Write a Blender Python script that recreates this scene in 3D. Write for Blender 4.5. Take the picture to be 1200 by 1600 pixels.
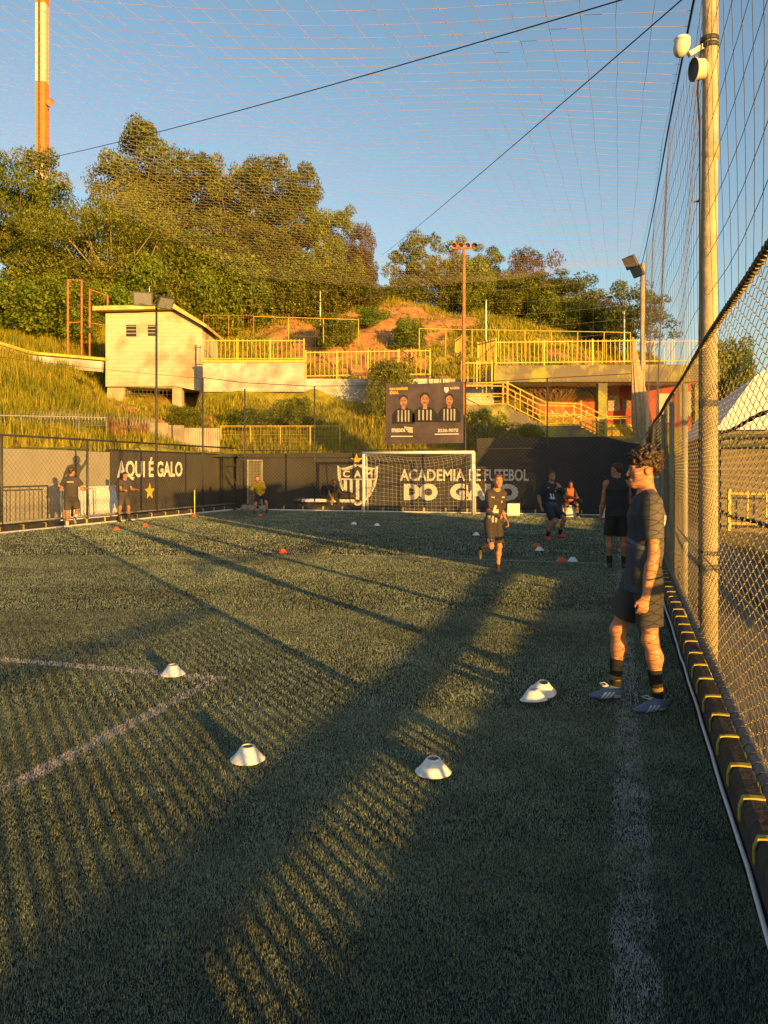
import bpy, bmesh, math, random
import numpy as np
from mathutils import Vector, Matrix, noise as mnoise

for o in list(bpy.data.objects):
    bpy.data.objects.remove(o, do_unlink=True)
SC = bpy.context.scene
C = SC.collection
rnd = random.Random(7)
nr = np.random.default_rng(11)

# ---------------------------------------------------------------- camera
# world: +Y runs along the right-hand touchline, X to the right, Z up; the turf is z = 0
CAM_H = 1.55
YAW = math.atan(367.0 / 1200.0)
cam_d = bpy.data.cameras.new('camera')
cam = bpy.data.objects.new('camera', cam_d)
C.objects.link(cam)
cam.location = (0, 0, CAM_H)
cam.rotation_euler = (math.radians(90), 0, YAW)
cam_d.lens = 27.0
cam_d.sensor_width = 36.0
cam_d.shift_y = -65.0 / 1600.0
cam_d.clip_start = 0.05
cam_d.clip_end = 6000
SC.camera = cam

# ---------------------------------------------------------------- sky and sun
SUN_EL = math.radians(4.9)
SUN_AZ = math.radians(133.6)          # clockwise from +Y
SUN_TO = Vector((math.sin(SUN_AZ) * math.cos(SUN_EL), math.cos(SUN_AZ) * math.cos(SUN_EL), math.sin(SUN_EL)))
w = bpy.data.worlds.new('World')
SC.world = w
w.use_nodes = True
nt = w.node_tree
bg = nt.nodes['Background']
sky = nt.nodes.new('ShaderNodeTexSky')
sky.sky_type = 'NISHITA'
sky.sun_disc = False
sky.sun_elevation = SUN_EL
sky.sun_rotation = SUN_AZ
sky.air_density = 1.0
sky.dust_density = 1.5
sky.ozone_density = 1.6
nt.links.new(sky.outputs[0], bg.inputs[0])
bg.inputs[1].default_value = 0.15
sd = bpy.data.lights.new('sun', 'SUN')
sd.energy = 5.0
sd.angle = math.radians(0.5)
sd.color = (1.0, 0.53, 0.10)
sun = bpy.data.objects.new('sun', sd)
C.objects.link(sun)
sun.location = (30, -30, 20)
sun.rotation_euler = (-SUN_TO).to_track_quat('-Z', 'Y').to_euler()

SC.view_settings.view_transform = 'Standard'
SC.view_settings.look = 'None'
SC.view_settings.exposure = 1.2
SC.view_settings.gamma = 1.0
SC.view_settings.use_curve_mapping = False
SC.cycles.use_denoising = True
SC.cycles.max_bounces = 6
SC.cycles.transparent_max_bounces = 12
SC.cycles.caustics_reflective = False
SC.cycles.caustics_refractive = False

# ---------------------------------------------------------------- helpers
RGT = Vector((math.cos(YAW), math.sin(YAW), 0))
FWD = Vector((-math.sin(YAW), math.cos(YAW), 0))

def at(px, py, d):
    """a surveyed point: bearing px and height py measured on the photograph, d metres away"""
    return RGT * ((px - 600) / 1200.0 * d) + FWD * d + Vector((0, 0, CAM_H + (735 - py) / 1200.0 * d))

def gz(px, d, z):
    p = at(px, 735, d)
    return Vector((p.x, p.y, z))

def onY(px, py, Y):
    r = (px - 600) / 1200.0
    d = Y / (FWD.y + RGT.y * r)
    return at(px, py, d)

def onX(px, py, X):
    r = (px - 600) / 1200.0
    d = X / (FWD.x + RGT.x * r)
    return at(px, py, d)

ORG = {}

def tag(o, label=None, cat=None, group=None, kind=None):
    if label: o['label'] = label
    if cat: o['category'] = cat
    if group: o['group'] = group
    if kind: o['kind'] = kind
    return o

def thing(name, loc, label, cat, group=None):
    o = bpy.data.objects.new(name, None)
    o.empty_display_size = 0.1
    C.objects.link(o)
    o.location = loc
    ORG[o.name] = Vector(loc)
    return tag(o, label, cat, group)

def link_mesh(name, me, mat, parent=None, loc=None):
    o = bpy.data.objects.new(name, me)
    C.objects.link(o)
    if mat is not None and len(me.materials) == 0:
        me.materials.append(mat)
    if parent is not None:
        o.parent = parent
        ORG[o.name] = ORG[parent.name]
    elif loc is not None:
        o.location = loc
        ORG[o.name] = Vector(loc)
    else:
        ORG[o.name] = Vector((0, 0, 0))
    return o

class MB:
    def __init__(s):
        s.v = []; s.f = []
    def add(s, vs, fs):
        n = len(s.v)
        s.v.extend([tuple(v) for v in vs])
        s.f.extend([tuple(i + n for i in f) for f in fs])
        return s
    def box(s, c, size, rz=0.0):
        cx, cy, cz = c; hx, hy, hz = [k / 2 for k in size]
        ca, sa = math.cos(rz), math.sin(rz)
        vs = []
        for dz in (-hz, hz):
            for dx, dy in ((-hx, -hy), (hx, -hy), (hx, hy), (-hx, hy)):
                vs.append((cx + dx * ca - dy * sa, cy + dx * sa + dy * ca, cz + dz))
        return s.add(vs, [(3, 2, 1, 0), (4, 5, 6, 7), (0, 1, 5, 4), (1, 2, 6, 5), (2, 3, 7, 6), (3, 0, 4, 7)])
    def bbox(s, c, size, rz=0.0, b=0.01):
        """box with chamfered vertical and top edges"""
        cx, cy, cz = c; hx, hy, hz = [k / 2 for k in size]
        ca, sa = math.cos(rz), math.sin(rz)
        def ring(x, y, bb, z):
            pts = [(-x + bb, -y), (x - bb, -y), (x, -y + bb), (x, y - bb), (x - bb, y), (-x + bb, y), (-x, y - bb), (-x, -y + bb)]
            return [(cx + a * ca - d * sa, cy + a * sa + d * ca, z) for a, d in pts]
        rs = [ring(hx - b, hy - b, b, cz - hz), ring(hx, hy, b, cz - hz + b), ring(hx, hy, b, cz + hz - b), ring(hx - b, hy - b, b, cz + hz)]
        vs = [p for r in rs for p in r]
        fs = [tuple(range(7, -1, -1)), tuple(range(24, 32))]
        for k in range(3):
            for i in range(8):
                j = (i + 1) % 8
                fs.append((k * 8 + i, k * 8 + j, k * 8 + 8 + j, k * 8 + 8 + i))
        return s.add(vs, fs)
    def bar(s, p, q, wd, hg=None, up=(0, 0, 1)):
        p = Vector(p); q = Vector(q); hg = hg or wd
        t = (q - p).normalized(); u = Vector(up)
        if abs(t.dot(u)) > 0.95: u = Vector((0, 1, 0))
        a = t.cross(u).normalized() * wd / 2; b = a.cross(t).normalized() * hg / 2
        vs = [p - a - b, p + a - b, p + a + b, p - a + b, q - a - b, q + a - b, q + a + b, q - a + b]
        return s.add(vs, [(3, 2, 1, 0), (4, 5, 6, 7), (0, 1, 5, 4), (1, 2, 6, 5), (2, 3, 7, 6), (3, 0, 4, 7)])
    def tube(s, pts, r, n=8, cap=True):
        pts = [Vector(p) for p in pts]
        rs = r if isinstance(r, (list, tuple)) else [r] * len(pts)
        vs = []; fs = []
        u = None
        for i, p in enumerate(pts):
            t = (pts[min(i + 1, len(pts) - 1)] - pts[max(i - 1, 0)])
            if t.length < 1e-9: t = Vector((0, 0, 1))
            t.normalize()
            if u is None:
                u = t.orthogonal().normalized()
            else:
                u = (u - t * u.dot(t))
                u = u.normalized() if u.length > 1e-6 else t.orthogonal().normalized()
            v = t.cross(u)
            for k in range(n):
                a = 2 * math.pi * k / n
                vs.append(p + (u * math.cos(a) + v * math.sin(a)) * rs[i])
        for i in range(len(pts) - 1):
            for k in range(n):
                k2 = (k + 1) % n
                fs.append((i * n + k, i * n + k2, (i + 1) * n + k2, (i + 1) * n + k))
        if cap:
            fs.append(tuple(range(n - 1, -1, -1)))
            fs.append(tuple(range((len(pts) - 1) * n, len(pts) * n)))
        return s.add(vs, fs)
    def lathe(s, c, prof, n=24, axis=None, closed=False):
        """prof: (radius, height) pairs turned about z (or about axis) at c"""
        c = Vector(c)
        ax = Vector(axis).normalized() if axis is not None else Vector((0, 0, 1))
        u = ax.orthogonal().normalized(); v = ax.cross(u)
        vs = []; fs = []
        for (r, h) in prof:
            for k in range(n):
                a = 2 * math.pi * k / n
                vs.append(c + ax * h + (u * math.cos(a) + v * math.sin(a)) * r)
        m = len(prof)
        for i in range(m - 1 + (1 if closed else 0)):
            i2 = (i + 1) % m
            for k in range(n):
                k2 = (k + 1) % n
                fs.append((i * n + k, i * n + k2, i2 * n + k2, i2 * n + k))
        return s.add(vs, fs)
    def prism(s, pts, vec):
        """polygon (3-D points) extruded along vec"""
        pts = [Vector(p) for p in pts]; vec = Vector(vec); n = len(pts)
        vs = pts + [p + vec for p in pts]
        fs = [tuple(range(n - 1, -1, -1)), tuple(range(n, 2 * n))]
        for i in range(n):
            j = (i + 1) % n
            fs.append((i, j, n + j, n + i))
        return s.add(vs, fs)
    def mesh(s, org=(0, 0, 0), smooth=False):
        me = bpy.data.meshes.new('m')
        ox, oy, oz = org
        me.from_pydata([(a - ox, b - oy, c - oz) for a, b, c in s.v], [], s.f)
        me.update()
        if smooth:
            me.polygons.foreach_set('use_smooth', np.ones(len(me.polygons), dtype=bool))
        bm = bmesh.new(); bm.from_mesh(me)
        bmesh.ops.recalc_face_normals(bm, faces=bm.faces)
        bm.to_mesh(me); bm.free()
        return me
    def build(s, name, mat, parent=None, loc=None, smooth=False):
        org = ORG[parent.name] if parent is not None else (loc if loc is not None else (0, 0, 0))
        me = s.mesh(org, smooth)
        me.name = name
        return link_mesh(name, me, mat, parent, loc)

def np_mesh(name, verts, tris, cols=None, n=3):
    me = bpy.data.meshes.new(name)
    nv = len(verts); nf = len(tris)
    me.vertices.add(nv)
    me.vertices.foreach_set('co', np.asarray(verts, dtype=np.float32).ravel())
    me.loops.add(nf * n); me.polygons.add(nf)
    me.loops.foreach_set('vertex_index', np.asarray(tris, dtype=np.int32).ravel())
    me.polygons.foreach_set('loop_start', np.arange(0, nf * n, n, dtype=np.int32))
    me.polygons.foreach_set('loop_total', np.full(nf, n, dtype=np.int32))
    me.update(calc_edges=True)
    if cols is not None:
        a = me.attributes.new('col', 'FLOAT_COLOR', 'POINT')
        cc = np.ones((nv, 4), dtype=np.float32); cc[:, :3] = cols
        a.data.foreach_set('color', cc.ravel())
    return me

# ---------------------------------------------------------------- materials
def _nodes(name):
    m = bpy.data.materials.new(name); m.use_nodes = True
    t = m.node_tree
    return m, t, t.nodes['Principled BSDF']

def mat(name, col, rough=0.7, var=0.15, scale=6.0, bump=0.0, bscale=40.0, metal=0.0, spec=0.3, col2=None, detail=4.0, thresh=None):
    m, t, b = _nodes(name)
    tc = t.nodes.new('ShaderNodeTexCoord')
    nz = t.nodes.new('ShaderNodeTexNoise')
    nz.inputs['Scale'].default_value = scale; nz.inputs['Detail'].default_value = detail
    nz.inputs['Roughness'].default_value = 0.62
    t.links.new(tc.outputs['Object'], nz.inputs['Vector'])
    rp = t.nodes.new('ShaderNodeValToRGB')
    c1 = [max(0, c * (1 - var)) for c in col]; c2 = [min(1, c * (1 + var)) for c in col] if col2 is None else list(col2)
    lo, hi = thresh or (0.3, 0.7)
    rp.color_ramp.elements[0].position = lo; rp.color_ramp.elements[1].position = hi
    rp.color_ramp.elements[0].color = (*c1, 1); rp.color_ramp.elements[1].color = (*c2, 1)
    t.links.new(nz.outputs['Fac'], rp.inputs['Fac'])
    t.links.new(rp.outputs['Color'], b.inputs['Base Color'])
    b.inputs['Roughness'].default_value = rough
    b.inputs['Metallic'].default_value = metal
    b.inputs['Specular IOR Level'].default_value = spec
    if bump > 0:
        n2 = t.nodes.new('ShaderNodeTexNoise'); n2.inputs['Scale'].default_value = bscale; n2.inputs['Detail'].default_value = 3
        t.links.new(tc.outputs['Object'], n2.inputs['Vector'])
        bp = t.nodes.new('ShaderNodeBump'); bp.inputs['Strength'].default_value = bump; bp.inputs['Distance'].default_value = 0.02
        t.links.new(n2.outputs['Fac'], bp.inputs['Height'])
        t.links.new(bp.outputs['Normal'], b.inputs['Normal'])
    return m

def mat_attr(name, rough=0.8, spec=0.2, trans=0.0, bump=0.0, bscale=60, var=0.0, vscale=8):
    m, t, b = _nodes(name)
    a = t.nodes.new('ShaderNodeAttribute'); a.attribute_name = 'col'
    src = a.outputs['Color']
    tc = t.nodes.new('ShaderNodeTexCoord')
    if var > 0:
        nz = t.nodes.new('ShaderNodeTexNoise'); nz.inputs['Scale'].default_value = vscale
        t.links.new(tc.outputs['Object'], nz.inputs['Vector'])
        hs = t.nodes.new('ShaderNodeHueSaturation')
        mr = t.nodes.new('ShaderNodeMapRange')
        mr.inputs['From Min'].default_value = 0.3; mr.inputs['From Max'].default_value = 0.7
        mr.inputs['To Min'].default_value = 1 - var; mr.inputs['To Max'].default_value = 1 + var
        t.links.new(nz.outputs['Fac'], mr.inputs['Value']); t.links.new(mr.outputs['Result'], hs.inputs['Value'])
        t.links.new(src, hs.inputs['Color']); src = hs.outputs['Color']
    t.links.new(src, b.inputs['Base Color'])
    b.inputs['Roughness'].default_value = rough
    b.inputs['Specular IOR Level'].default_value = spec
    if bump > 0:
        n2 = t.nodes.new('ShaderNodeTexNoise'); n2.inputs['Scale'].default_value = bscale; n2.inputs['Detail'].default_value = 3
        t.links.new(tc.outputs['Object'], n2.inputs['Vector'])
        bp = t.nodes.new('ShaderNodeBump'); bp.inputs['Strength'].default_value = bump; bp.inputs['Distance'].default_value = 0.01
        t.links.new(n2.outputs['Fac'], bp.inputs['Height']); t.links.new(bp.outputs['Normal'], b.inputs['Normal'])
    if trans > 0:
        out = t.nodes['Material Output']
        tr = t.nodes.new('ShaderNodeBsdfTranslucent')
        t.links.new(src, tr.inputs['Color'])
        mx = t.nodes.new('ShaderNodeMixShader'); mx.inputs[0].default_value = trans
        t.links.new(b.outputs[0], mx.inputs[1]); t.links.new(tr.outputs[0], mx.inputs[2])
        t.links.new(mx.outputs[0], out.inputs['Surface'])
    return m

M = {}
M['yellow'] = mat('yellow_paint', (0.62, 0.42, 0.06), 0.55, 0.25, 3, col2=(0.66, 0.46, 0.08))
M['strap'] = mat('yellow_strap', (0.40, 0.31, 0.06), 0.7, 0.45, 5, col2=(0.62, 0.50, 0.07))
M['black_pad'] = mat('black_rubber', (0.035, 0.034, 0.034), 0.8, 0.4, 7, 0.5, 30, col2=(0.075, 0.062, 0.05))
M['white_paint'] = mat('white_paint', (0.72, 0.71, 0.68), 0.6, 0.12, 5)
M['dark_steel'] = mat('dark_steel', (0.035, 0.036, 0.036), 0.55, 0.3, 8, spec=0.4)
M['grey_steel'] = mat('galvanised_steel', (0.28, 0.28, 0.27), 0.5, 0.25, 12, metal=0.5)
M['fence_green'] = mat('old_green_post', (0.30, 0.29, 0.22), 0.7, 0.3, 7, 0.3, 25)
M['wire'] = mat('fence_wire', (0.24, 0.20, 0.11), 0.6, 0.3, 20, metal=0.2)
M['wire_far'] = mat('coated_wire', (0.10, 0.10, 0.08), 0.7, 0.2, 8)
M['netcord'] = mat('net_cord', (0.30, 0.23, 0.18), 0.9, 0.25, 5)
M['rope'] = mat('dark_rope', (0.03, 0.03, 0.035), 0.9, 0.2, 8)
M['white_net'] = mat('white_net', (0.62, 0.62, 0.60), 0.9, 0.1, 8)
M['pole_conc'] = mat('weathered_pole', (0.42, 0.33, 0.20), 0.85, 0.25, 3.5, 0.4, 30, col2=(0.52, 0.42, 0.26))
M['rust'] = mat('rusty_pole', (0.36, 0.15, 0.05), 0.8, 0.35, 5)
M['concrete'] = mat('stained_concrete', (0.42, 0.40, 0.35), 0.9, 0.5, 1.1, 0.4, 14, col2=(0.60, 0.57, 0.50))
M['moss'] = mat('mossy_concrete', (0.24, 0.20, 0.15), 0.95, 0.4, 0.8, 0.5, 12, col2=(0.30, 0.28, 0.05), thresh=(0.47, 0.62))
M['red'] = mat('red_wall', (0.50, 0.08, 0.03), 0.8, 0.25, 1.5, col2=(0.58, 0.16, 0.06))
M['black_wall'] = mat('black_wall_paint', (0.052, 0.048, 0.046), 0.75, 0.22, 0.9, 0.25, 60)
M['grey_wall'] = mat('pale_wall_paint', (0.29, 0.265, 0.215), 0.85, 0.07, 1.4, 0.2, 40)
M['letter'] = mat('wall_lettering', (0.70, 0.66, 0.58), 0.8, 0.08, 5)
M['gold'] = mat('gold_paint', (0.72, 0.45, 0.05), 0.7, 0.1, 8)
M['mural'] = mat('mural_paint', (0.07, 0.07, 0.062), 0.85, 0.15, 4)
M['bark'] = mat('bark', (0.16, 0.105, 0.06), 0.95, 0.4, 3, 0.6, 12)
M['bark_pale'] = mat('pale_bark', (0.26, 0.20, 0.11), 0.95, 0.3, 3, 0.5, 12)
M['lamp_glass'] = mat('lamp_glass', (0.18, 0.19, 0.2), 0.15, 0.1, 8, spec=0.6)
M['lamp_body'] = mat('lamp_body', (0.06, 0.06, 0.06), 0.5, 0.2, 8)
M['cream'] = mat('cream_plastic', (0.62, 0.58, 0.46), 0.5, 0.1, 6)
M['cone_white'] = mat('white_cone_plastic', (0.70, 0.69, 0.66), 0.5, 0.22, 22, col2=(0.78, 0.78, 0.76), thresh=(0.30, 0.52))
M['cone_orange'] = mat('orange_cone_plastic', (0.75, 0.10, 0.02), 0.45, 0.08, 15)
M['glass_dark'] = mat('dark_opening', (0.03, 0.03, 0.032), 0.4, 0.2, 5)
M['corrug'] = mat('weathered_sheet', (0.34, 0.30, 0.25), 0.8, 0.25, 1.8)
M['wattle'] = mat('dry_brown_screen', (0.20, 0.11, 0.04), 0.95, 0.45, 5, 0.5, 30)
M['tarp_white'] = mat('white_tarpaulin', (0.70, 0.69, 0.70), 0.7, 0.05, 1.0)
M['tan_wall'] = mat('tan_render', (0.17, 0.145, 0.10), 0.9, 0.2, 0.8, 0.3, 20)
M['tarp_dark'] = mat('black_tarpaulin', (0.03, 0.029, 0.03), 0.6, 0.3, 3, 0.3, 8)
# ================================================================ ground, turf, markings
FX0, FX1, FY0, FY1 = -14.45, 0.47, -0.3, 27.3     # turf limits

def fence_x(Y):                                     # line of the right-hand fence
    return 0.57 + 0.0055 * Y

# far ground to the horizon
g = MB(); g.add([(-2500, -2500, -0.30), (2500, -2500, -0.30), (2500, 2500, -0.30), (-2500, 2500, -0.30)], [(0, 1, 2, 3)])
tag(g.build('ground', mat('dry_earth', (0.16, 0.12, 0.07), 0.95, 0.3, 0.05, 0.3, 3)), kind='structure')

# yard outside the fence on the right: uneven dry earth
def yard_z(x, y):
    n = mnoise.fractal(Vector((x * 0.9, y * 0.9, 3.1)), 1.0, 2.0, 4)
    return -0.10 + 0.05 * n
vs = []; fs = []
nx, ny = 46, 110
for j in range(ny):
    for i in range(nx):
        x = 0.575 + (i / (nx - 1)) ** 2 * 22; y = -8 + j * 0.42
        vs.append((x, y, yard_z(x, y) if i > 0 else -0.02))
for j in range(ny - 1):
    for i in range(nx - 1):
        a = j * nx + i
        fs.append((a, a + 1, a + nx + 1, a + nx))
g = MB(); g.add(vs, fs)
tag(g.build('yard', mat('yard_earth', (0.20, 0.145, 0.085), 0.95, 0.4, 1.6, 0.8, 14, col2=(0.30, 0.23, 0.12)), smooth=True), kind='structure')

# turf sheet
def turf_mat():
    m, t, b = _nodes('turf_backing')
    tc = t.nodes.new('ShaderNodeTexCoord')
    n1 = t.nodes.new('ShaderNodeTexNoise'); n1.inputs['Scale'].default_value = 260; n1.inputs['Detail'].default_value = 2
    n2 = t.nodes.new('ShaderNodeTexNoise'); n2.inputs['Scale'].default_value = 1.1; n2.inputs['Detail'].default_value = 5
    for n in (n1, n2): t.links.new(tc.outputs['Object'], n.inputs['Vector'])
    r1 = t.nodes.new('ShaderNodeValToRGB')
    r1.color_ramp.elements[0].position = 0.35; r1.color_ramp.elements[0].color = (0.016, 0.022, 0.023, 1)
    r1.color_ramp.elements[1].position = 0.68; r1.color_ramp.elements[1].color = (0.040, 0.056, 0.055, 1)
    t.links.new(n1.outputs['Fac'], r1.inputs['Fac'])
    mx = t.nodes.new('ShaderNodeMix'); mx.data_type = 'RGBA'; mx.blend_type = 'MULTIPLY'; mx.inputs[0].default_value = 0.6
    r2 = t.nodes.new('ShaderNodeValToRGB'); r2.color_ramp.elements[0].color = (0.55, 0.55, 0.6, 1); r2.color_ramp.elements[1].color = (1, 1, 1, 1)
    r2.color_ramp.elements[0].position = 0.3; r2.color_ramp.elements[1].position = 0.65
    t.links.new(n2.outputs['Fac'], r2.inputs['Fac'])
    t.links.new(r1.outputs['Color'], mx.inputs[6]); t.links.new(r2.outputs['Color'], mx.inputs[7])
    t.links.new(mx.outputs[2], b.inputs['Base Color'])
    b.inputs['Roughness'].default_value = 0.9; b.inputs['Specular IOR Level'].default_value = 0.1
    bp = t.nodes.new('ShaderNodeBump'); bp.inputs['Strength'].default_value = 0.9; bp.inputs['Distance'].default_value = 0.02
    t.links.new(n1.outputs['Fac'], bp.inputs['Height']); t.links.new(bp.outputs['Normal'], b.inputs['Normal'])
    return m
g = MB(); g.add([(FX0, FY0 - 6, 0), (FX1 + 0.02, FY0 - 6, 0), (FX1 + 0.02, FY1 + 0.05, 0), (FX0, FY1 + 0.05, 0)], [(0, 1, 2, 3)])
tag(g.build('pitch', turf_mat()), kind='structure')
# concrete apron between pitch and walls
g = MB(); g.add([(-16.45, FY0 - 6, -0.02), (2.2, FY0 - 6, -0.02), (2.2, 29.7, -0.02), (-16.45, 29.7, -0.02)], [(0, 1, 2, 3)])
tag(g.build('pavement', mat('apron_concrete', (0.20, 0.18, 0.15), 0.95, 0.3, 1.5, 0.3, 20)), kind='structure')

# painted markings, worn
LINES = [  # x0, y0, x1, y1, half width, wear (share of white left)
    (0.05, -0.2, 0.05, 27.2, 0.065, 0.42),
    (-14.2, 13.25, 0.05, 13.25, 0.032, 0.75),
    (-11.0, 5.10, -2.85, 5.10, 0.05, 0.85),
    (-2.85, 0.4, -2.85, 5.10, 0.05, 0.85),
    (-14.2, 26.75, 0.05, 26.75, 0.04, 0.8),
    (-11.1, 22.15, -2.85, 22.15, 0.035, 0.7),
    (-2.85, 22.15, -2.85, 26.75, 0.04, 0.8),
    (-11.1, 22.15, -11.1, 26.75, 0.04, 0.7),
    (-14.2, -0.2, -14.2, 27.2, 0.04, 0.7),
]
for a0 in range(0, 24):
    a = -math.pi + a0 * math.pi / 12; b_ = a + math.pi / 12
    LINES.append((-7 + 1.4 * math.cos(a), 13.25 + 1.4 * math.sin(a), -7 + 1.4 * math.cos(b_), 13.25 + 1.4 * math.sin(b_), 0.025, 0.5))

def vnoise(x, y, s, seed=0.0):
    """cheap smooth noise on arrays, about 0..1"""
    x = np.asarray(x) * s + seed; y = np.asarray(y) * s - seed * 0.7
    xi = np.floor(x); yi = np.floor(y); fx = x - xi; fy = y - yi
    fx = fx * fx * (3 - 2 * fx); fy = fy * fy * (3 - 2 * fy)
    def h(a, b):
        v = np.sin(a * 127.1 + b * 311.7) * 43758.5453
        return v - np.floor(v)
    return (h(xi, yi) * (1 - fx) + h(xi + 1, yi) * fx) * (1 - fy) + (h(xi, yi + 1) * (1 - fx) + h(xi + 1, yi + 1) * fx) * fy

def line_white(x, y):
    out = np.zeros(len(x))
    for (x0, y0, x1, y1, hw, wear) in LINES:
        dx, dy = x1 - x0, y1 - y0; L2 = dx * dx + dy * dy
        t = np.clip(((x - x0) * dx + (y - y0) * dy) / L2, 0, 1)
        dd = np.hypot(x - x0 - t * dx, y - y0 - t * dy)
        n = 0.30 * vnoise(x, y, 23, 3.3) + 0.35 * vnoise(x + 0.3 * y, y - 0.4 * x, 8.3, 1.3) + 0.35 * vnoise(x - 0.6 * y, y + 0.5 * x, 3.1, 8.1)
        p = np.clip(wear + (n - 0.5) * 1.9, 0.0, 0.97)
        out = np.maximum(out, p * np.clip((1.25 + 0.5 * (n - 0.5) - dd / hw) * 2.6, 0, 1))
    return out

def line_mat(wear):
    m, t, b = _nodes('worn_line')
    tc = t.nodes.new('ShaderNodeTexCoord')
    n1 = t.nodes.new('ShaderNodeTexNoise'); n1.inputs['Scale'].default_value = 130; n1.inputs['Detail'].default_value = 3
    n2 = t.nodes.new('ShaderNodeTexNoise'); n2.inputs['Scale'].default_value = 4; n2.inputs['Detail'].default_value = 4
    for n in (n1, n2): t.links.new(tc.outputs['Object'], n.inputs['Vector'])
    ad = t.nodes.new('ShaderNodeMath'); ad.operation = 'ADD'
    t.links.new(n1.outputs['Fac'], ad.inputs[0]); t.links.new(n2.outputs['Fac'], ad.inputs[1])
    rp = t.nodes.new('ShaderNodeValToRGB')
    rp.color_ramp.elements[0].position = 0.5 - 0.12; rp.color_ramp.elements[0].color = (0.02, 0.027, 0.022, 1)
    rp.color_ramp.elements[1].position = 0.5 + 0.12; rp.color_ramp.elements[1].color = (0.30, 0.30, 0.29, 1)
    hf = t.nodes.new('ShaderNodeMath'); hf.operation = 'MULTIPLY_ADD'; hf.inputs[1].default_value = 0.5; hf.inputs[2].default_value = (wear - 0.5) * 0.5
    t.links.new(ad.outputs[0], hf.inputs[0]); t.links.new(hf.outputs[0], rp.inputs['Fac'])
    t.links.new(rp.outputs['Color'], b.inputs['Base Color']); b.inputs['Roughness'].default_value = 0.9
    return m
for i, (x0, y0, x1, y1, hw, wear) in enumerate([LINES[1]] + LINES[4:9]):
    hw *= 0.8
    z = 0.004 if abs(x0 - x1) > 1 else 0.008
    g = MB()
    if abs(x0 - x1) > 1:
        g.add([(x0, y0 - hw, z), (x1, y0 - hw, z), (x1, y0 + hw, z), (x0, y0 + hw, z)], [(0, 1, 2, 3)])
    else:
        g.add([(x0 - hw, y0, z), (x0 + hw, y0, z), (x0 + hw, y1, z), (x0 - hw, y1, z)], [(0, 1, 2, 3)])
    tag(g.build('pitch_marking', line_mat(wear)), kind='structure')

# turf fibres: real blades, finer close by
def blades(bands):
    V = []; Ccol = []
    for (d0, d1, dens, wd, ln) in bands:
        rmin, rmax = -0.66, 0.60
        n = int(dens * (d1 * d1 - d0 * d0) / 2 * (rmax - rmin))
        d = np.sqrt(nr.uniform(d0 * d0, d1 * d1, n)); r = nr.uniform(rmin, rmax, n)
        x = RGT.x * r * d + FWD.x * d; y = RGT.y * r * d + FWD.y * d
        k = (x > FX0 + 0.02) & (x < FX1 - 0.01) & (y > FY0) & (y < FY1)
        x = x[k]; y = y[k]; n = len(x)
        az = nr.uniform(0, 2 * np.pi, n); lean = nr.uniform(0.15, 1.0, n) ** 1.2
        L = ln * nr.uniform(0.40, 1.30, n) * (0.8 + 0.4 * vnoise(x, y, 5, 1.7))
        # brushed lie of the pile plus scatter
        lx = np.cos(az) * lean * 0.9; ly = np.sin(az) * lean * 0.9
        nrm = np.sqrt(lx * lx + ly * ly + 1)
        tx = x + lx / nrm * L; ty = y + ly / nrm * L; tz = L / nrm
        ba = az + np.pi / 2 + nr.uniform(-0.6, 0.6, n)
        wx = np.cos(ba) * wd / 2; wy = np.sin(ba) * wd / 2
        v = np.empty((n, 3, 3), dtype=np.float32)
        v[:, 0] = np.stack([x - wx, y - wy, np.zeros(n)], 1)
        v[:, 1] = np.stack([x + wx, y + wy, np.zeros(n)], 1)
        v[:, 2] = np.stack([tx, ty, tz], 1)
        V.append(v.reshape(-1, 3))
        patch = 0.60 + 0.45 * vnoise(x, y, 0.9, 5.0) + 0.30 * vnoise(x + 0.4 * y, y, 2.7, 9.0) + 0.35 * (vnoise(x, y, 7, 2.0) - 0.5)
        mixv = nr.uniform(0, 1, n)[:, None]
        c = np.array([0.070, 0.116, 0.118]) * (1 - mixv) + np.array([0.40, 0.46, 0.28]) * mixv
        straw = nr.uniform(0, 1, n) < 0.08
        c[straw] = [0.48, 0.44, 0.26]
        c *= (patch * nr.uniform(0.7, 1.2, n))[:, None]
        wh = nr.uniform(0, 1, n) < line_white(x, y)
        c[wh] = np.array([0.66, 0.65, 0.64]) * nr.uniform(0.6, 1.1, (int(wh.sum()), 1))
        Ccol.append(np.repeat(c, 3, axis=0))
    V = np.concatenate(V); Cc = np.concatenate(Ccol)
    T = np.arange(len(V)).reshape(-1, 3)
    return np_mesh('turf_fibre', V, T, Cc)
me = blades([(1.6, 3.2, 62000, 0.0026, 0.0115), (3.2, 5.0, 34000, 0.0031, 0.013), (5.0, 8.5, 12500, 0.0048, 0.016),
             (8.5, 14, 3700, 0.0085, 0.021), (14, 30, 800, 0.017, 0.028)])
print('turf tris', len(me.polygons))
o = link_mesh('turf_fibre', me, mat_attr('turf_fibre', 0.75, 0.15, trans=0.25))
tag(o, 'short green artificial turf fibres covering the football pitch', 'turf', kind='stuff')

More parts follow.
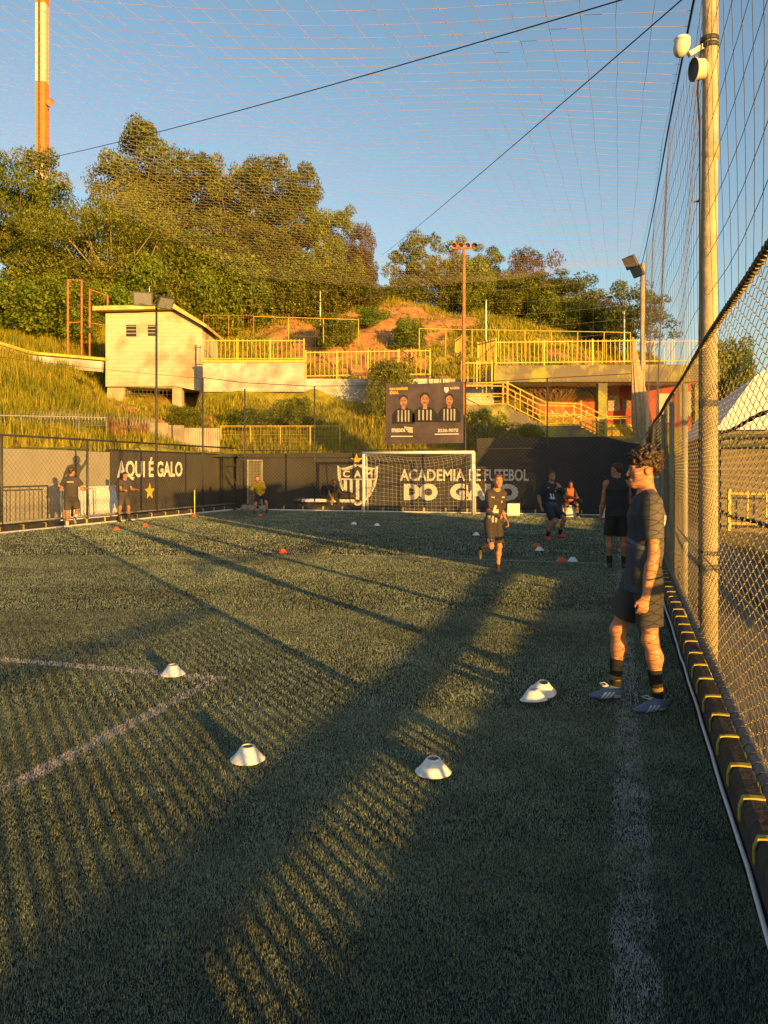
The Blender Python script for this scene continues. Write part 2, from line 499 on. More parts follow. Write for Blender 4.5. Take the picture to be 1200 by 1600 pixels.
# ================================================================ hillside terrain
TPX = [-700, 0, 100, 165, 306, 319, 480, 600, 720, 780, 860, 1000, 1100, 1300, 1800]
TD = [18, 22, 26, 33, 36, 40, 41.5, 45, 50, 55, 60, 75, 110, 200]
TZ = [  # rows follow TPX
    [2.0, 2.2, 3.2, 5.4, 6.4, 7.6, 8.0, 9.2, 10.8, 12.2, 13.5, 17, 20, 20],
    [2.0, 2.2, 3.0, 5.2, 6.3, 7.6, 8.0, 9.2, 10.8, 12.2, 13.5, 17, 21, 20],
    [2.0, 2.1, 2.4, 4.4, 5.4, 6.6, 7.0, 8.2, 10.0, 11.8, 13.2, 17, 21, 20],
    [2.0, 2.0, 2.1, 3.6, 4.3, 4.9, 5.0, 6.0, 9.2, 11.4, 13.0, 17, 21, 20],
    [2.0, 2.0, 2.0, 2.4, 3.6, 4.7, 4.9, 6.0, 8.6, 10.6, 12.6, 17, 20, 18],
    [2.0, 2.0, 2.0, 2.2, 3.6, 5.3, 6.9, 7.2, 8.4, 10.4, 12.5, 17, 20, 18],
    [2.0, 2.0, 2.0, 2.1, 3.4, 4.9, 6.3, 6.9, 8.8, 11.6, 14.0, 18, 19, 17],
    [2.0, 2.0, 2.0, 2.1, 3.2, 4.5, 5.8, 6.7, 9.4, 12.4, 14.8, 17, 16, 15],
    [2.0, 2.0, 2.0, 2.2, 3.1, 4.4, 5.6, 6.8, 9.6, 12.2, 13.8, 15.5, 15, 13],
    [2.0, 2.0, 2.0, 2.2, 3.0, 3.6, 4.4, 6.8, 9.8, 12.4, 13.6, 14.5, 14, 12],
    [2.0, 2.0, 2.0, 2.1, 2.4, 2.6, 2.7, 6.4, 9.2, 11.2, 12.2, 12.8, 12, 10],
    [1.0, 1.0, 1.0, 1.6, 2.2, 2.5, 2.6, 6.2, 8.4, 9.6, 10.0, 10.0, 9, 8],
    [-.3, -.3, -.3, 0.5, 1.6, 2.2, 2.4, 5.4, 6.2, 6.6, 6.8, 7, 6, 6],
    [-.4, -.4, -.4, -.3, 0.0, 0.6, 1.0, 2.0, 3.0, 3.6, 4.0, 5, 5, 5],
    [-.4, -.4, -.4, -.4, -.4, -.3, -.3, 0.2, 0.6, 1.0, 1.5, 3, 4, 4]]
TPXa = np.array(TPX, float); TDa = np.array(TD, float); TZa = np.array(TZ, float)

def terr(px, d):
    px = np.asarray(px, float); d = np.asarray(d, float)
    i = np.clip(np.searchsorted(TPXa, px) - 1, 0, len(TPX) - 2); j = np.clip(np.searchsorted(TDa, d) - 1, 0, len(TD) - 2)
    u = np.clip((px - TPXa[i]) / (TPXa[i + 1] - TPXa[i]), 0, 1); v = np.clip((d - TDa[j]) / (TDa[j + 1] - TDa[j]), 0, 1)
    u = u * u * (3 - 2 * u)
    z = (TZa[i, j] * (1 - u) + TZa[i + 1, j] * u) * (1 - v) + (TZa[i, j + 1] * (1 - u) + TZa[i + 1, j + 1] * u) * v
    lx = (px - 600) / 1200 * d
    nz = (vnoise(lx, d, 0.55, 4.0) - 0.5) * 0.5 + (vnoise(lx, d, 1.6, 9.0) - 0.5) * 0.22
    return z + nz * np.clip((d - 30) / 8, 0.25, 1.6) * np.where(px > 820, np.clip((d - 44) / 4, 0.0, 1), 1)

def terr_pt(px, d):
    p = at(px, 735, d); return Vector((p.x, p.y, float(terr(px, d))))

cols = np.linspace(-700, 1800, 190)
rows = np.concatenate([np.linspace(18, 62, 110), np.linspace(63.5, 110, 26), np.linspace(116, 200, 8)])
PX, DD = np.meshgrid(cols, rows)
Zt = terr(PX, DD)
XX = RGT.x * (PX - 600) / 1200 * DD + FWD.x * DD; YY = RGT.y * (PX - 600) / 1200 * DD + FWD.y * DD
snap = (XX > -16.43) & (YY < 29.63) & (XX < 2.2)
dx_ = XX + 16.43; dy_ = 29.63 - YY
XX = np.where(snap & (dx_ < dy_) & (dx_ < 1.5), -16.43, XX); YY = np.where(snap & (dx_ >= dy_) & (dy_ < 1.5), 29.63, YY)
inside = ((XX > -16.42) & (YY < 29.62) & (XX < 2.2)) | ((XX >= 2.2) & (YY < 33))
nc = len(cols); nrw = len(rows)
V = np.stack([XX.ravel(), YY.ravel(), Zt.ravel()], 1)
ins = inside.ravel(); T = []
for j in range(nrw - 1):
    for i in range(nc - 1):
        q = (j * nc + i, j * nc + i + 1, (j + 1) * nc + i + 1, (j + 1) * nc + i)
        if not (ins[q[0]] or ins[q[1]] or ins[q[2]] or ins[q[3]]): T.append(q)

def soil_mask(px, py_d):
    lx = (px - 600) / 1200 * py_d
    n = vnoise(lx, py_d, 0.35, 2.2) * 0.6 + vnoise(lx, py_d, 1.1, 6.2) * 0.4
    zone = np.exp(-((px - 590) / 170) ** 2) * np.exp(-((py_d - 53) / 6.5) ** 2) * 0.62 + 0.12 * np.exp(-((py_d - 37) / 3.0) ** 2) * ((px > 170) & (px < 560))
    return np.clip((n - 0.62 + zone) * 5, 0, 1)
sm = soil_mask(PX, DD).ravel()
gn = (vnoise(PX * DD / 1200, DD, 0.5, 12.0) * 0.6 + vnoise(PX * DD / 1200, DD, 2.0, 1.0) * 0.4).ravel()[:, None]
gcol = np.array([0.15, 0.16, 0.014]) * (1 - gn) + np.array([0.31, 0.26, 0.025]) * gn
ccol = gcol * (1 - sm[:, None]) + np.array([0.42, 0.20, 0.075]) * sm[:, None]
me = np_mesh('hill', V, np.array(T), ccol, 4)
me.polygons.foreach_set('use_smooth', np.ones(len(me.polygons), dtype=bool))
o = link_mesh('hill', me, mat_attr('hill_ground', 0.95, 0.1, bump=0.8, bscale=6, var=0.35, vscale=2.5))
tag(o, kind='structure')

# hillside grass, one mass of blades
def hill_grass(n, seed):
    r_ = np.random.default_rng(seed)
    px = r_.uniform(-250, 1180, n); d = np.sqrt(r_.uniform(21 ** 2, 66 ** 2, n))
    x = RGT.x * (px - 600) / 1200 * d + FWD.x * d; y = RGT.y * (px - 600) / 1200 * d + FWD.y * d
    m = ~(((x > -16.75) & (y < 30.1)) | ((x > 1.2) & (y < 33)))
    m &= ~((px > 770) & (d > 33) & (d < 45))
    m &= ~((px > 160) & (px < 320) & (d > 40.5) & (d < 46.5))
    m &= ~((px > 318) & (px < 770) & (d > 40.2) & (d < 43))
    s = soil_mask(px, d); m &= r_.uniform(0, 1, n) > s * 0.92
    px = px[m]; d = d[m]; x = x[m]; y = y[m]; n = len(x)
    z = terr(px, d) - 0.05
    tall = 0.24 + 0.45 * vnoise(x, y, 0.6, 3.0) * (0.6 + 0.4 * (px < 170)) + 0.2 * (px < 170)
    k = 5
    x = np.repeat(x, k) + r_.normal(0, 0.13, n * k); y = np.repeat(y, k) + r_.normal(0, 0.13, n * k); z = np.repeat(z, k)
    L = np.repeat(tall, k) * r_.uniform(0.5, 1.2, n * k)
    az = r_.uniform(0, 2 * np.pi, n * k); ln = r_.uniform(0.05, 0.6, n * k)
    wd = r_.uniform(0.02, 0.05, n * k)
    wx = -np.sin(az) * wd; wy = np.cos(az) * wd
    v = np.empty((n * k, 3, 3), dtype=np.float32)
    v[:, 0] = np.stack([x - wx, y - wy, z], 1); v[:, 1] = np.stack([x + wx, y + wy, z], 1)
    v[:, 2] = np.stack([x + np.cos(az) * ln * L, y + np.sin(az) * ln * L, z + L], 1)
    g1 = vnoise(x, y, 0.35, 7.7)[:, None]; u = r_.uniform(0, 1, (n * k, 1))
    c = np.array([0.15, 0.18, 0.012]) * (1 - g1) + np.array([0.34, 0.29, 0.022]) * g1
    c = c * (0.65 + 0.6 * u)
    st = r_.uniform(0, 1, n * k) < 0.14
    c[st] = [0.40, 0.31, 0.06]
    return np_mesh('hill_grass', v.reshape(-1, 3), np.arange(n * k * 3).reshape(-1, 3), np.repeat(c, 3, axis=0))
me = hill_grass(62000, 5)
print('hill grass tris', len(me.polygons))
o = link_mesh('hill_grass', me, mat_attr('hill_grass', 0.8, 0.15, trans=0.3))
tag(o, 'rough olive grass covering the hillside above the walls', 'grass', kind='stuff')
# ================================================================ walls round the pitch
def text_mesh(body, o, u, v, off=0.0, spacing=1.0, bold=0.0):
    """flat lettering stretched over the parallelogram o, o+u, o+v"""
    cu = bpy.data.curves.new('t', 'FONT'); cu.body = body; cu.size = 1.0
    cu.offset = bold; cu.space_character = spacing; cu.resolution_u = 3
    ob = bpy.data.objects.new('t', cu); C.objects.link(ob)
    bpy.context.view_layer.update()
    dg = bpy.context.evaluated_depsgraph_get()
    me = bpy.data.meshes.new_from_object(ob.evaluated_get(dg))
    bpy.data.objects.remove(ob, do_unlink=True)
    n = len(me.vertices); co = np.empty(n * 3, dtype=np.float32); me.vertices.foreach_get('co', co); co = co.reshape(-1, 3)
    mn = co.min(0); mxx = co.max(0)
    s = (co[:, 0] - mn[0]) / (mxx[0] - mn[0]); t_ = (co[:, 1] - mn[1]) / (mxx[1] - mn[1])
    o = np.array(o); u = np.array(u); v = np.array(v)
    P = o[None] + s[:, None] * u[None] + t_[:, None] * v[None]
    return me, P

def text_part(name, body, o, u, v, m, parent, bold=0.0, spacing=1.0):
    me, P = text_mesh(body, o, u, v, bold=bold, spacing=spacing)
    P = P - np.array(ORG[parent.name])[None]
    me.vertices.foreach_set('co', P.astype(np.float32).ravel()); me.update()
    me.materials.clear()
    return link_mesh(name, me, m, parent)

WX = -16.3; WY = 29.5
# pale wall
w1 = thing('boundary_wall', (WX, 16.5, 0), 'pale grey painted wall with a dark mural of a pointing boy', 'wall')
g = MB(); g.box((WX - 0.09, 15.0, 1.07), (0.18, 13.8, 2.18)); g.build('panel', M['grey_wall'], w1)
# mural: boy from behind with one arm raised, painted flat on the wall
def mur(px, py): p = onX(px, py, WX + 0.006); return (WX + 0.006, p.y, p.z)
def mural_poly(pts): return [mur(a, b) for a, b in pts]
g = MB()
hd = [(119.5 + 6.2 * math.cos(a), 718.5 + 6.8 * math.sin(a)) for a in [k * math.pi / 9 for k in range(18)]]
g.add(mural_poly(hd), [tuple(range(18))])
body = [(115, 724), (124, 724), (127, 728), (131, 724), (134.5, 716), (133.5, 712.5), (136, 713), (136, 719), (132, 730), (126.5, 736),
        (124, 745), (123, 760), (123, 790), (104, 790), (104, 760), (104, 741), (100, 752), (96.5, 752), (100, 739), (105, 728), (110, 726)]
g.add(mural_poly(body), [tuple(range(len(body)))])
bm = bmesh.new()
gm = g.build('mural', M['mural'], w1)
bm.from_mesh(gm.data); bmesh.ops.triangulate(bm, faces=bm.faces); bm.to_mesh(gm.data); bm.free()

# black wall with lettering, left side
w2 = thing('boundary_wall', (WX, 25.5, 0), 'black painted side wall with white AQUI É GALO lettering and yellow star', 'wall')
g = MB(); g.box((WX - 0.09, 25.8, 1.12), (0.18, 7.78, 2.30)); g.build('panel', M['black_wall'], w2)
def lt(px, py): p = onX(px, py, WX + 0.006); return Vector((WX + 0.006, p.y, p.z))
a = lt(183, 751); b_ = lt(285, 748); c_ = lt(183, 713)
text_part('lettering', 'AQUI É GALO', a, (0, b_.y - a.y, 0), (0, 0, c_.z - a.z), M['letter'], w2, bold=0.028)
def star(cx, cz, R, plane, r_in=0.42):
    pts = []
    for k in range(10):
        an = math.pi / 2 + k * math.pi / 5; rr = R if k % 2 == 0 else R * r_in
        pts.append(plane(cx + rr * math.cos(an), cz + rr * math.sin(an)))
    return pts
sc_ = lt(234, 768)
g = MB(); pts = star(sc_.y, sc_.z, 0.32, lambda a, b: (WX + 0.006, a, b)); c0 = (WX + 0.006, sc_.y, sc_.z)
g.add(pts + [c0], [(k, (k + 1) % 10, 10) for k in range(10)]); g.build('star', M['gold'], w2)

# far wall
w3 = thing('boundary_wall', (-7, WY, 0), 'black painted end wall with academy lettering and striped crest behind the goal', 'wall')
xr = onY(745, 700, WY).x
g = MB(); g.box(((WX - 0.18 + xr) / 2, WY + 0.09, 1.12), (xr - WX + 0.18, 0.18, 2.30)); g.build('panel', M['black_wall'], w3)
g = MB(); g.prism([(xr + 0.002, WY, -0.03), (1.7, WY, -0.03), (1.7, WY, 2.45), (0.4, WY, 2.55), (-0.5, WY, 2.80), (xr + 0.002, WY, 2.80)], (0, 0.18, 0))
g.build('raised_panel', M['black_wall'], w3)
def fw(px, py): p = onY(px, py, WY - 0.006); return Vector((p.x, WY - 0.006, p.z))
def wtext(body, x0, x1, y0, y1, bold, sp=1.0):
    a = fw(x0, y1); b = fw(x1, y1); c = fw((x0 + x1) / 2, y0); e = fw((x0 + x1) / 2, y1)
    o_ = Vector((a.x, a.y, e.z))
    text_part('lettering', body, o_, (b.x - a.x, 0, 0), (0, 0, c.z - e.z), M['letter'], w3, bold=bold, spacing=sp)
wtext('ACADEMIA', 625, 727, 733, 751.5, 0.02)
wtext('DE', 733, 751, 733, 751.5, 0.02)
wtext('FUTEBOL', 757, 826, 733, 751.5, 0.02)
wtext('DO', 631, 684, 755.5, 782, 0.07)
wtext('GALO', 703, 810, 755.5, 782, 0.07)
# crest: shield outline, band with C A M, vertical stripes, gold star
cl = fw(527, 730); cr = fw(591, 730); top = fw(559, 727).z; bot = fw(559, 790).z
cx = (cl.x + cr.x) / 2; hw = (cr.x - cl.x) / 2; hh = top - bot
def shield(s, dz=0.0):
    base = [(-1.0, 1.0), (-0.82, 0.93), (-0.55, 0.95), (-0.25, 1.0), (0, 1.08), (0.25, 1.0), (0.55, 0.95), (0.82, 0.93), (1.0, 1.0), (0.97, 0.72), (0.86, 0.47),
            (0.62, 0.25), (0.32, 0.08), (0, -0.02), (-0.32, 0.08), (-0.62, 0.25), (-0.86, 0.47), (-0.97, 0.72)]
    return [(cx + x * hw * s, bot + hh * (0.52 + (y - 0.52) * s) + dz) for x, y in base]
def ring(o1, o2, yy):
    g = MB(); n = len(o1)
    g.add([(x, yy, z) for x, z in o1] + [(x, yy, z) for x, z in o2], [(k, (k + 1) % n, n + (k + 1) % n, n + k) for k in range(n)])
    return g
ring(shield(1.0), shield(0.90), WY - 0.006).build('crest', M['letter'], w3)
ring(shield(0.875), shield(0.845), WY - 0.006).build('crest_outline', M['letter'], w3)
g = MB(); zb = bot + hh * 0.64
g.add([(cx - hw * 0.79, WY - 0.006, zb), (cx + hw * 0.79, WY - 0.006, zb), (cx + hw * 0.8, WY - 0.006, zb + 0.05), (cx - hw * 0.8, WY - 0.006, zb + 0.05)], [(0, 1, 2, 3)])
g.build('crest_band', M['letter'], w3)
for k, fx in enumerate((-0.60, -0.30, 0.0, 0.30, 0.60)):
    lim = bot + hh * (0.15 + 0.33 * abs(fx) ** 1.3)
    g = MB(); x = cx + fx * hw; sw = 0.082 * hw
    g.add([(x - sw, WY - 0.006, lim), (x + sw, WY - 0.006, lim), (x + sw, WY - 0.006, zb - 0.002), (x - sw, WY - 0.006, zb - 0.002)], [(0, 1, 2, 3)])
    g.build('crest_stripe', M['letter'], w3)
for ch, fx in (('C', -0.55), ('A', 0.0), ('M', 0.55)):
    x = cx + fx * hw
    text_part('crest_letter', ch, (x - 0.17 * hw, WY - 0.006, bot + hh * 0.70), (0.34 * hw, 0, 0), (0, 0, hh * 0.17), M['letter'], w3, bold=0.03)
s_ = fw(557, 719)
g = MB(); pts = star(s_.x, s_.z, 0.27, lambda a, b: (a, WY - 0.006, b)); g.add(pts + [(s_.x, WY - 0.006, s_.z)], [(k, (k + 1) % 10, 10) for k in range(10)])
g.build('crest_star', M['gold'], w3)
# doors in the end wall
d1 = thing('door', fw(966, 800), 'dark plain door set in the end wall near the corner post', 'door')
a = fw(948, 712); b_ = fw(984, 712)
g = MB(); g.box(((a.x + b_.x) / 2, WY - 0.025, 1.0), (b_.x - a.x, 0.05, 2.0)); g.build('leaf', mat('door_paint', (0.035, 0.035, 0.038), 0.6), d1)
g = MB()
for x in (a.x - 0.03, b_.x + 0.03): g.box((x, WY - 0.03, 1.02), (0.05, 0.06, 2.06))
g.box(((a.x + b_.x) / 2, WY - 0.03, 2.08), (b_.x - a.x + 0.11, 0.06, 0.05)); g.build('frame', M['dark_steel'], d1)
d2 = thing('mesh_gate', fw(404, 800), 'narrow wire mesh gate standing against the end wall by the corner', 'gate')
a = fw(393, 720); b_ = fw(415, 720); GY = WY - 0.35
g = MB()
for x in (a.x, b_.x): g.box((x, GY, 1.0), (0.05, 0.05, 2.0))
for z in (0.1, 1.97): g.box(((a.x + b_.x) / 2, GY, z), (b_.x - a.x - 0.05, 0.045, 0.05))
g.build('frame', M['fence_green'], d2)
g = MB()
for k in range(1, 10): g.box((a.x + (b_.x - a.x) * k / 10, GY, 1.03), (0.012, 0.012, 1.8))
for k in range(1, 30): g.box(((a.x + b_.x) / 2, GY, 0.12 + 1.84 * k / 30), (b_.x - a.x - 0.06, 0.01, 0.012))
o = g.build('wire_panel', mat('pale_wire', (0.34, 0.30, 0.22), 0.7), d2); o['kind'] = 'stuff'
f_ = thing('shadow_frame', fw(370, 800), 'dark braced bars standing in for a frame shadow in the far left corner', 'frame')  # dark bars built in place of a frame-shaped shadow on the wall
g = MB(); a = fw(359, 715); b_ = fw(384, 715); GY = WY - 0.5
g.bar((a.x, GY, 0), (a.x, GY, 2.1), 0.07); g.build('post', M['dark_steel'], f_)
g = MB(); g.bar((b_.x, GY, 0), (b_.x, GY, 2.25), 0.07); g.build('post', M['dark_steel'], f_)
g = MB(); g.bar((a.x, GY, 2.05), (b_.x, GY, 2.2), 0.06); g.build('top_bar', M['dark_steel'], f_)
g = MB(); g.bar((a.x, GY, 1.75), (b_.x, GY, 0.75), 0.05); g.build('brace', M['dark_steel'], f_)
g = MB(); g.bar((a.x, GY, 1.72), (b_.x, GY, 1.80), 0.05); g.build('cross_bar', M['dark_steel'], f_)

# ================================================================ kerbs with yellow straps
def kerb(p0, p1, inward, label, step, strap_n=None, zt=0.17, wd=0.09):
    """p0 -> p1 along the turf edge; inward = unit vector to the pitch"""
    p0 = Vector(p0); p1 = Vector(p1); L = (p1 - p0).length; t = (p1 - p0).normalized(); inw = Vector(inward)
    k = thing('kerb', p0, label, 'kerb', None)
    # padded black block with a rounded inner shoulder, in slightly uneven lengths
    prof = [(0.0, -0.02), (0.0, zt * 0.75), (0.012, zt * 0.93), (0.035, zt), (wd, zt), (wd, -0.02)]
    ns = max(2, int(L / 0.5)); g = MB(); vs = []; fs = []; m = len(prof)
    for i in range(ns + 1):
        q = p0 + t * (L * i / ns); jz = 0.006 * mnoise.noise(Vector((i * 0.7, p0.x, 1.0))); ji = 0.008 * mnoise.noise(Vector((i * 0.5, 4.0, p0.y)))
        for a, z in prof: vs.append(q - inw * (a + ji) + Vector((0, 0, z + (jz if z > 0 else 0))))
    for i in range(ns):
        for j in range(m):
            j2 = (j + 1) % m; fs.append((i * m + j, i * m + j2, (i + 1) * m + j2, (i + 1) * m + j))
    fs.append(tuple(range(m))); fs.append(tuple(range(ns * m, ns * m + m)))
    g.add(vs, fs); g.build('pad', M['black_pad'], k)
    # white rope lying at the foot
    pts = []
    for i in range(int(L / 0.25) + 1):
        q = p0 + t * min(L, i * 0.25) + inw * (0.018 + 0.008 * mnoise.noise(Vector((i * 0.6, 2.0, p0.x)))) + Vector((0, 0, 0.016))
        pts.append(q)
    g = MB(); g.tube(pts, 0.010 if strap_n is None else 0.032, 6); g.build('edge_rope', M['white_net'], k, smooth=True)
    n = int(L / step)
    sb = MB()
    sw = 0.032 if strap_n is None else 0.06
    o1 = 0.010; prof2 = [(-o1, 0.075 if strap_n is None else 0.0), (-o1, zt * 0.78), (0.006, zt + o1 * 0.6), (0.035, zt + o1), (wd + 0.004, zt + o1)]
    prof3 = [(a + 0.007 if i < 2 else a + 0.003, z - (0.0 if i < 2 else 0.007)) for i, (a, z) in enumerate(prof2)]
    base_me = None
    for i in range(n):
        q = p0 + t * (step * (i + 0.5) + rnd.uniform(-0.025, 0.025))
        if base_me is None:
            sbm = MB(); vs = []
            for s in (-sw / 2, sw / 2):
                for a, z in prof2: vs.append(t * s - inw * a + Vector((0, 0, z)))
                for a, z in prof3: vs.append(t * s - inw * a + Vector((0, 0, z)))
            fs = []; h = 5
            for j in range(4):
                fs.append((j, j + 1, 10 + j + 1, 10 + j)); fs.append((5 + j, 15 + j, 15 + j + 1, 5 + j + 1))
                fs.append((j, 5 + j, 5 + j + 1, j + 1)); fs.append((10 + j, 10 + j + 1, 15 + j + 1, 15 + j))
            fs.append((0, 10, 15, 5)); fs.append((4, 9, 19, 14))
            sbm.add(vs, fs); base_me = sbm.mesh()
            base_me.materials.append(M['strap'])
        o = link_mesh('strap', base_me, None, k)
        o.location = q - p0 + Vector((0, 0, 0.003 * rnd.uniform(-1, 1)))
        o.rotation_euler = (0, 0, rnd.uniform(-0.10, 0.10)); o.scale = (1, rnd.uniform(0.8, 1.2), 1)
    return k
kerb((0.475, -0.5, 0), (0.60, 27.2, 0), (-1, 0.0045, 0), 'black padded kerb with yellow straps along the fence beside the standing boy', 0.385)
kerb((-14.47, 10.0, 0), (-14.47, 27.2, 0), (1, 0, 0), 'sunlit kerb with yellow straps below the pale and black side walls', 0.8, 1)
kerb((-14.4, 27.32, 0), (0.5, 27.32, 0), (0, -1, 0), 'kerb with yellow straps along the end line behind the goal', 0.8, 1)

# ================================================================ chain-link fences
def diag_mesh(o, u, Lu, z0, z1, s, r, sides=3):
    """crossed diagonal wires filling a vertical rectangle from o along unit u"""
    o = Vector(o); u = Vector(u); H = z1 - z0; g = MB(); off = 0.0
    nrm = u.cross(Vector((0, 0, 1)))
    for sgn in (1, -1):
        k = -H
        while k < Lu + H:
            # line x = k + sgn*(z-z0) (sgn 1) or x = k - (z - z0)
            a0, a1 = 0.0, H
            if sgn == 1:
                a0 = max(a0, -k); a1 = min(a1, Lu - k)
                if a1 - a0 > 0.02: g.tube([o + u * (k + a0) + Vector((0, 0, z0 + a0)), o + u * (k + a1) + Vector((0, 0, z0 + a1))], r, sides, False)
            else:
                a0 = max(a0, k - Lu); a1 = min(a1, k)
                if a1 - a0 > 0.02: g.tube([o + nrm * 0.004 + u * (k - a0) + Vector((0, 0, z0 + a0)), o + nrm * 0.004 + u * (k - a1) + Vector((0, 0, z0 + a1))], r, sides, False)
            k += s
    return g

# ---- right fence
rf = thing('chain_link_fence', (fence_x(6), 6.0, 0), 'chain link fence with black top rail right behind the standing boy', 'fence')
RZ = 2.48
posts = [8.85, 11.2, 13.6, 16.0, 18.4, 20.8, 23.2, 25.6]
for y in posts:
    g = MB(); g.tube([(fence_x(y) + 0.06, y, -0.1), (fence_x(y) + 0.06, y, RZ)], 0.032, 10); g.build('post', M['fence_green'], rf, smooth=True)
pts = [(fence_x(y), y, RZ + 0.012 * math.sin(y * 1.3)) for y in np.arange(-2, 27.6, 0.5)]
g = MB(); g.tube(pts, 0.018, 10); g.build('top_rail', M['dark_steel'], rf, smooth=True)
coil = [(fence_x(y) + 0.022 * math.cos(y * 90), y, RZ + 0.012 * math.sin(y * 1.3) + 0.022 * math.sin(y * 90)) for y in np.arange(2.5, 16, 0.012)]
g = MB(); g.tube(coil, 0.0045, 4, False); o = g.build('lacing_wire', M['wire'], rf); o['kind'] = 'stuff'
pts = [(fence_x(y) + 0.0, y, 0.243 + 0.004 * y + 0.006 * math.sin(y * 0.8 + 1)) for y in np.arange(-2, 27.3, 0.4)]
g = MB(); g.tube(pts, 0.031, 12); g.build('bottom_pipe', mat('grey_pipe', (0.12, 0.115, 0.12), 0.6, 0.3, 5, 0.3, 30), rf, smooth=True)
coil = [(fence_x(y) + 0.035 * math.cos(y * 52), y, 0.243 + 0.004 * y + 0.006 * math.sin(y * 0.8 + 1) + 0.035 * math.sin(y * 52)) for y in np.arange(2.0, 14, 0.015)]
g = MB(); g.tube(coil, 0.0035, 3, False); o = g.build('lacing_wire', M['wire'], rf); o['kind'] = 'stuff'
# woven mesh: zigzag wires that hook each other
cw, ch = 0.17, 0.064
Vv = []; Ff = []; nb = 0
y = -1.2
gm = MB(); i = 0
while y < 12.0:
    pts = []; z = 0.24; k = 0
    bow = 0.012 * math.sin(y * 2.1)
    while z < RZ - 0.01:
        s = 1 if ((k + i) % 2 == 0) else -1
        wob = 0.010 * mnoise.noise(Vector((y * 2, z * 3, 0.3)))
        pts.append((fence_x(y) + 0.004 * s + bow * math.sin(z), y + s * cw * 0.265 + wob, z)); 
        # rounded hook
        pts.append((fence_x(y) - 0.004 * s + bow * math.sin(z), y + s * cw * 0.225 + wob, z + ch * 0.16))
        z += ch / 2; k += 1
    gm.tube(pts, 0.0024, 3, False)
    y += cw / 2 * 1.0; i += 1
print('mesh tris', len(gm.f) * 2)
o = gm.build('wire_mesh', M['wire'], rf); o['kind'] = 'stuff'
g = diag_mesh((fence_x(19.7), 12.0, 0), (0, 1, 0), 15.4, 0.24, RZ, 0.13, 0.0024); o = g.build('wire_mesh', M['wire'], rf); o['kind'] = 'stuff'
# metal band on the fence at hip height of the boy
g = MB(); g.tube([(fence_x(6) - 0.006, 3.5, 0.905), (fence_x(6) - 0.006, 7.2, 0.915), (fence_x(8.8) - 0.01, 8.9, 0.93)], 0.006, 6); g.build('tension_wire', M['wire'], rf)

# ---- far fence
FY = 27.47
ff = thing('chain_link_fence', (-7, FY, 0), 'tall chain link fence behind the goal carrying the team poster', 'fence')
for px in (382, 491, 607, 727, 855):
    x = onY(px, 700, FY).x
    g = MB(); g.tube([(x, FY + 0.03, -0.03), (x, FY + 0.03, 4.78)], 0.03, 8); g.build('post', M['dark_steel'], ff, smooth=True)
topc = [(-14.55, 25.0, 4.95)] + [tuple(onY(px, py, FY)) for px, py in ((382, 598), (491, 603.5), (607, 602), (727, 598), (855, 591), (1001, 583))]
g = MB(); g.tube(topc, 0.014, 6); g.build('top_cable', M['dark_steel'], ff)
g = diag_mesh((-14.5, FY, 0), (1, 0, 0), 15.1, 0.2, 4.7, 0.15, 0.0042); o = g.build('wire_mesh', M['wire_far'], ff); o['kind'] = 'stuff'
g = MB(); g.tube([(-14.5, FY, 0.2), (0.6, FY, 0.2)], 0.025, 6); g.build('bottom_pipe', M['dark_steel'], ff)
g = MB(); g.tube([(-14.5, FY, 2.33), (0.6, FY, 2.33)], 0.014, 6); g.build('middle_rail', M['dark_steel'], ff)

# ---- left fence
LX = -14.6
lf = thing('chain_link_fence', (LX, 20, 0), 'low chain link fence in front of the pale and black side walls', 'fence')
for y in (8.6, 12.0, 15.4, 18.6, 25.0):
    h = 4.95 if y == 25.0 else 2.45
    g = MB(); g.tube([(LX, y, -0.03), (LX, y, h)], 0.034, 8); g.build('post', M['dark_steel'], lf, smooth=True)
g = MB(); g.tube([(LX, 8, 2.43), (LX, 27.45, 2.43)], 0.028, 8); g.build('top_rail', M['dark_steel'], lf, smooth=True)
g = MB(); g.tube([(LX, 8, 0.24), (LX, 27.45, 0.24)], 0.03, 8); g.build('bottom_pipe', M['fence_green'], lf, smooth=True)
g = diag_mesh((LX, 8.0, 0), (0, 1, 0), 19.4, 0.24, 2.43, 0.15, 0.0036); o = g.build('wire_mesh', M['wire_far'], lf); o['kind'] = 'stuff'

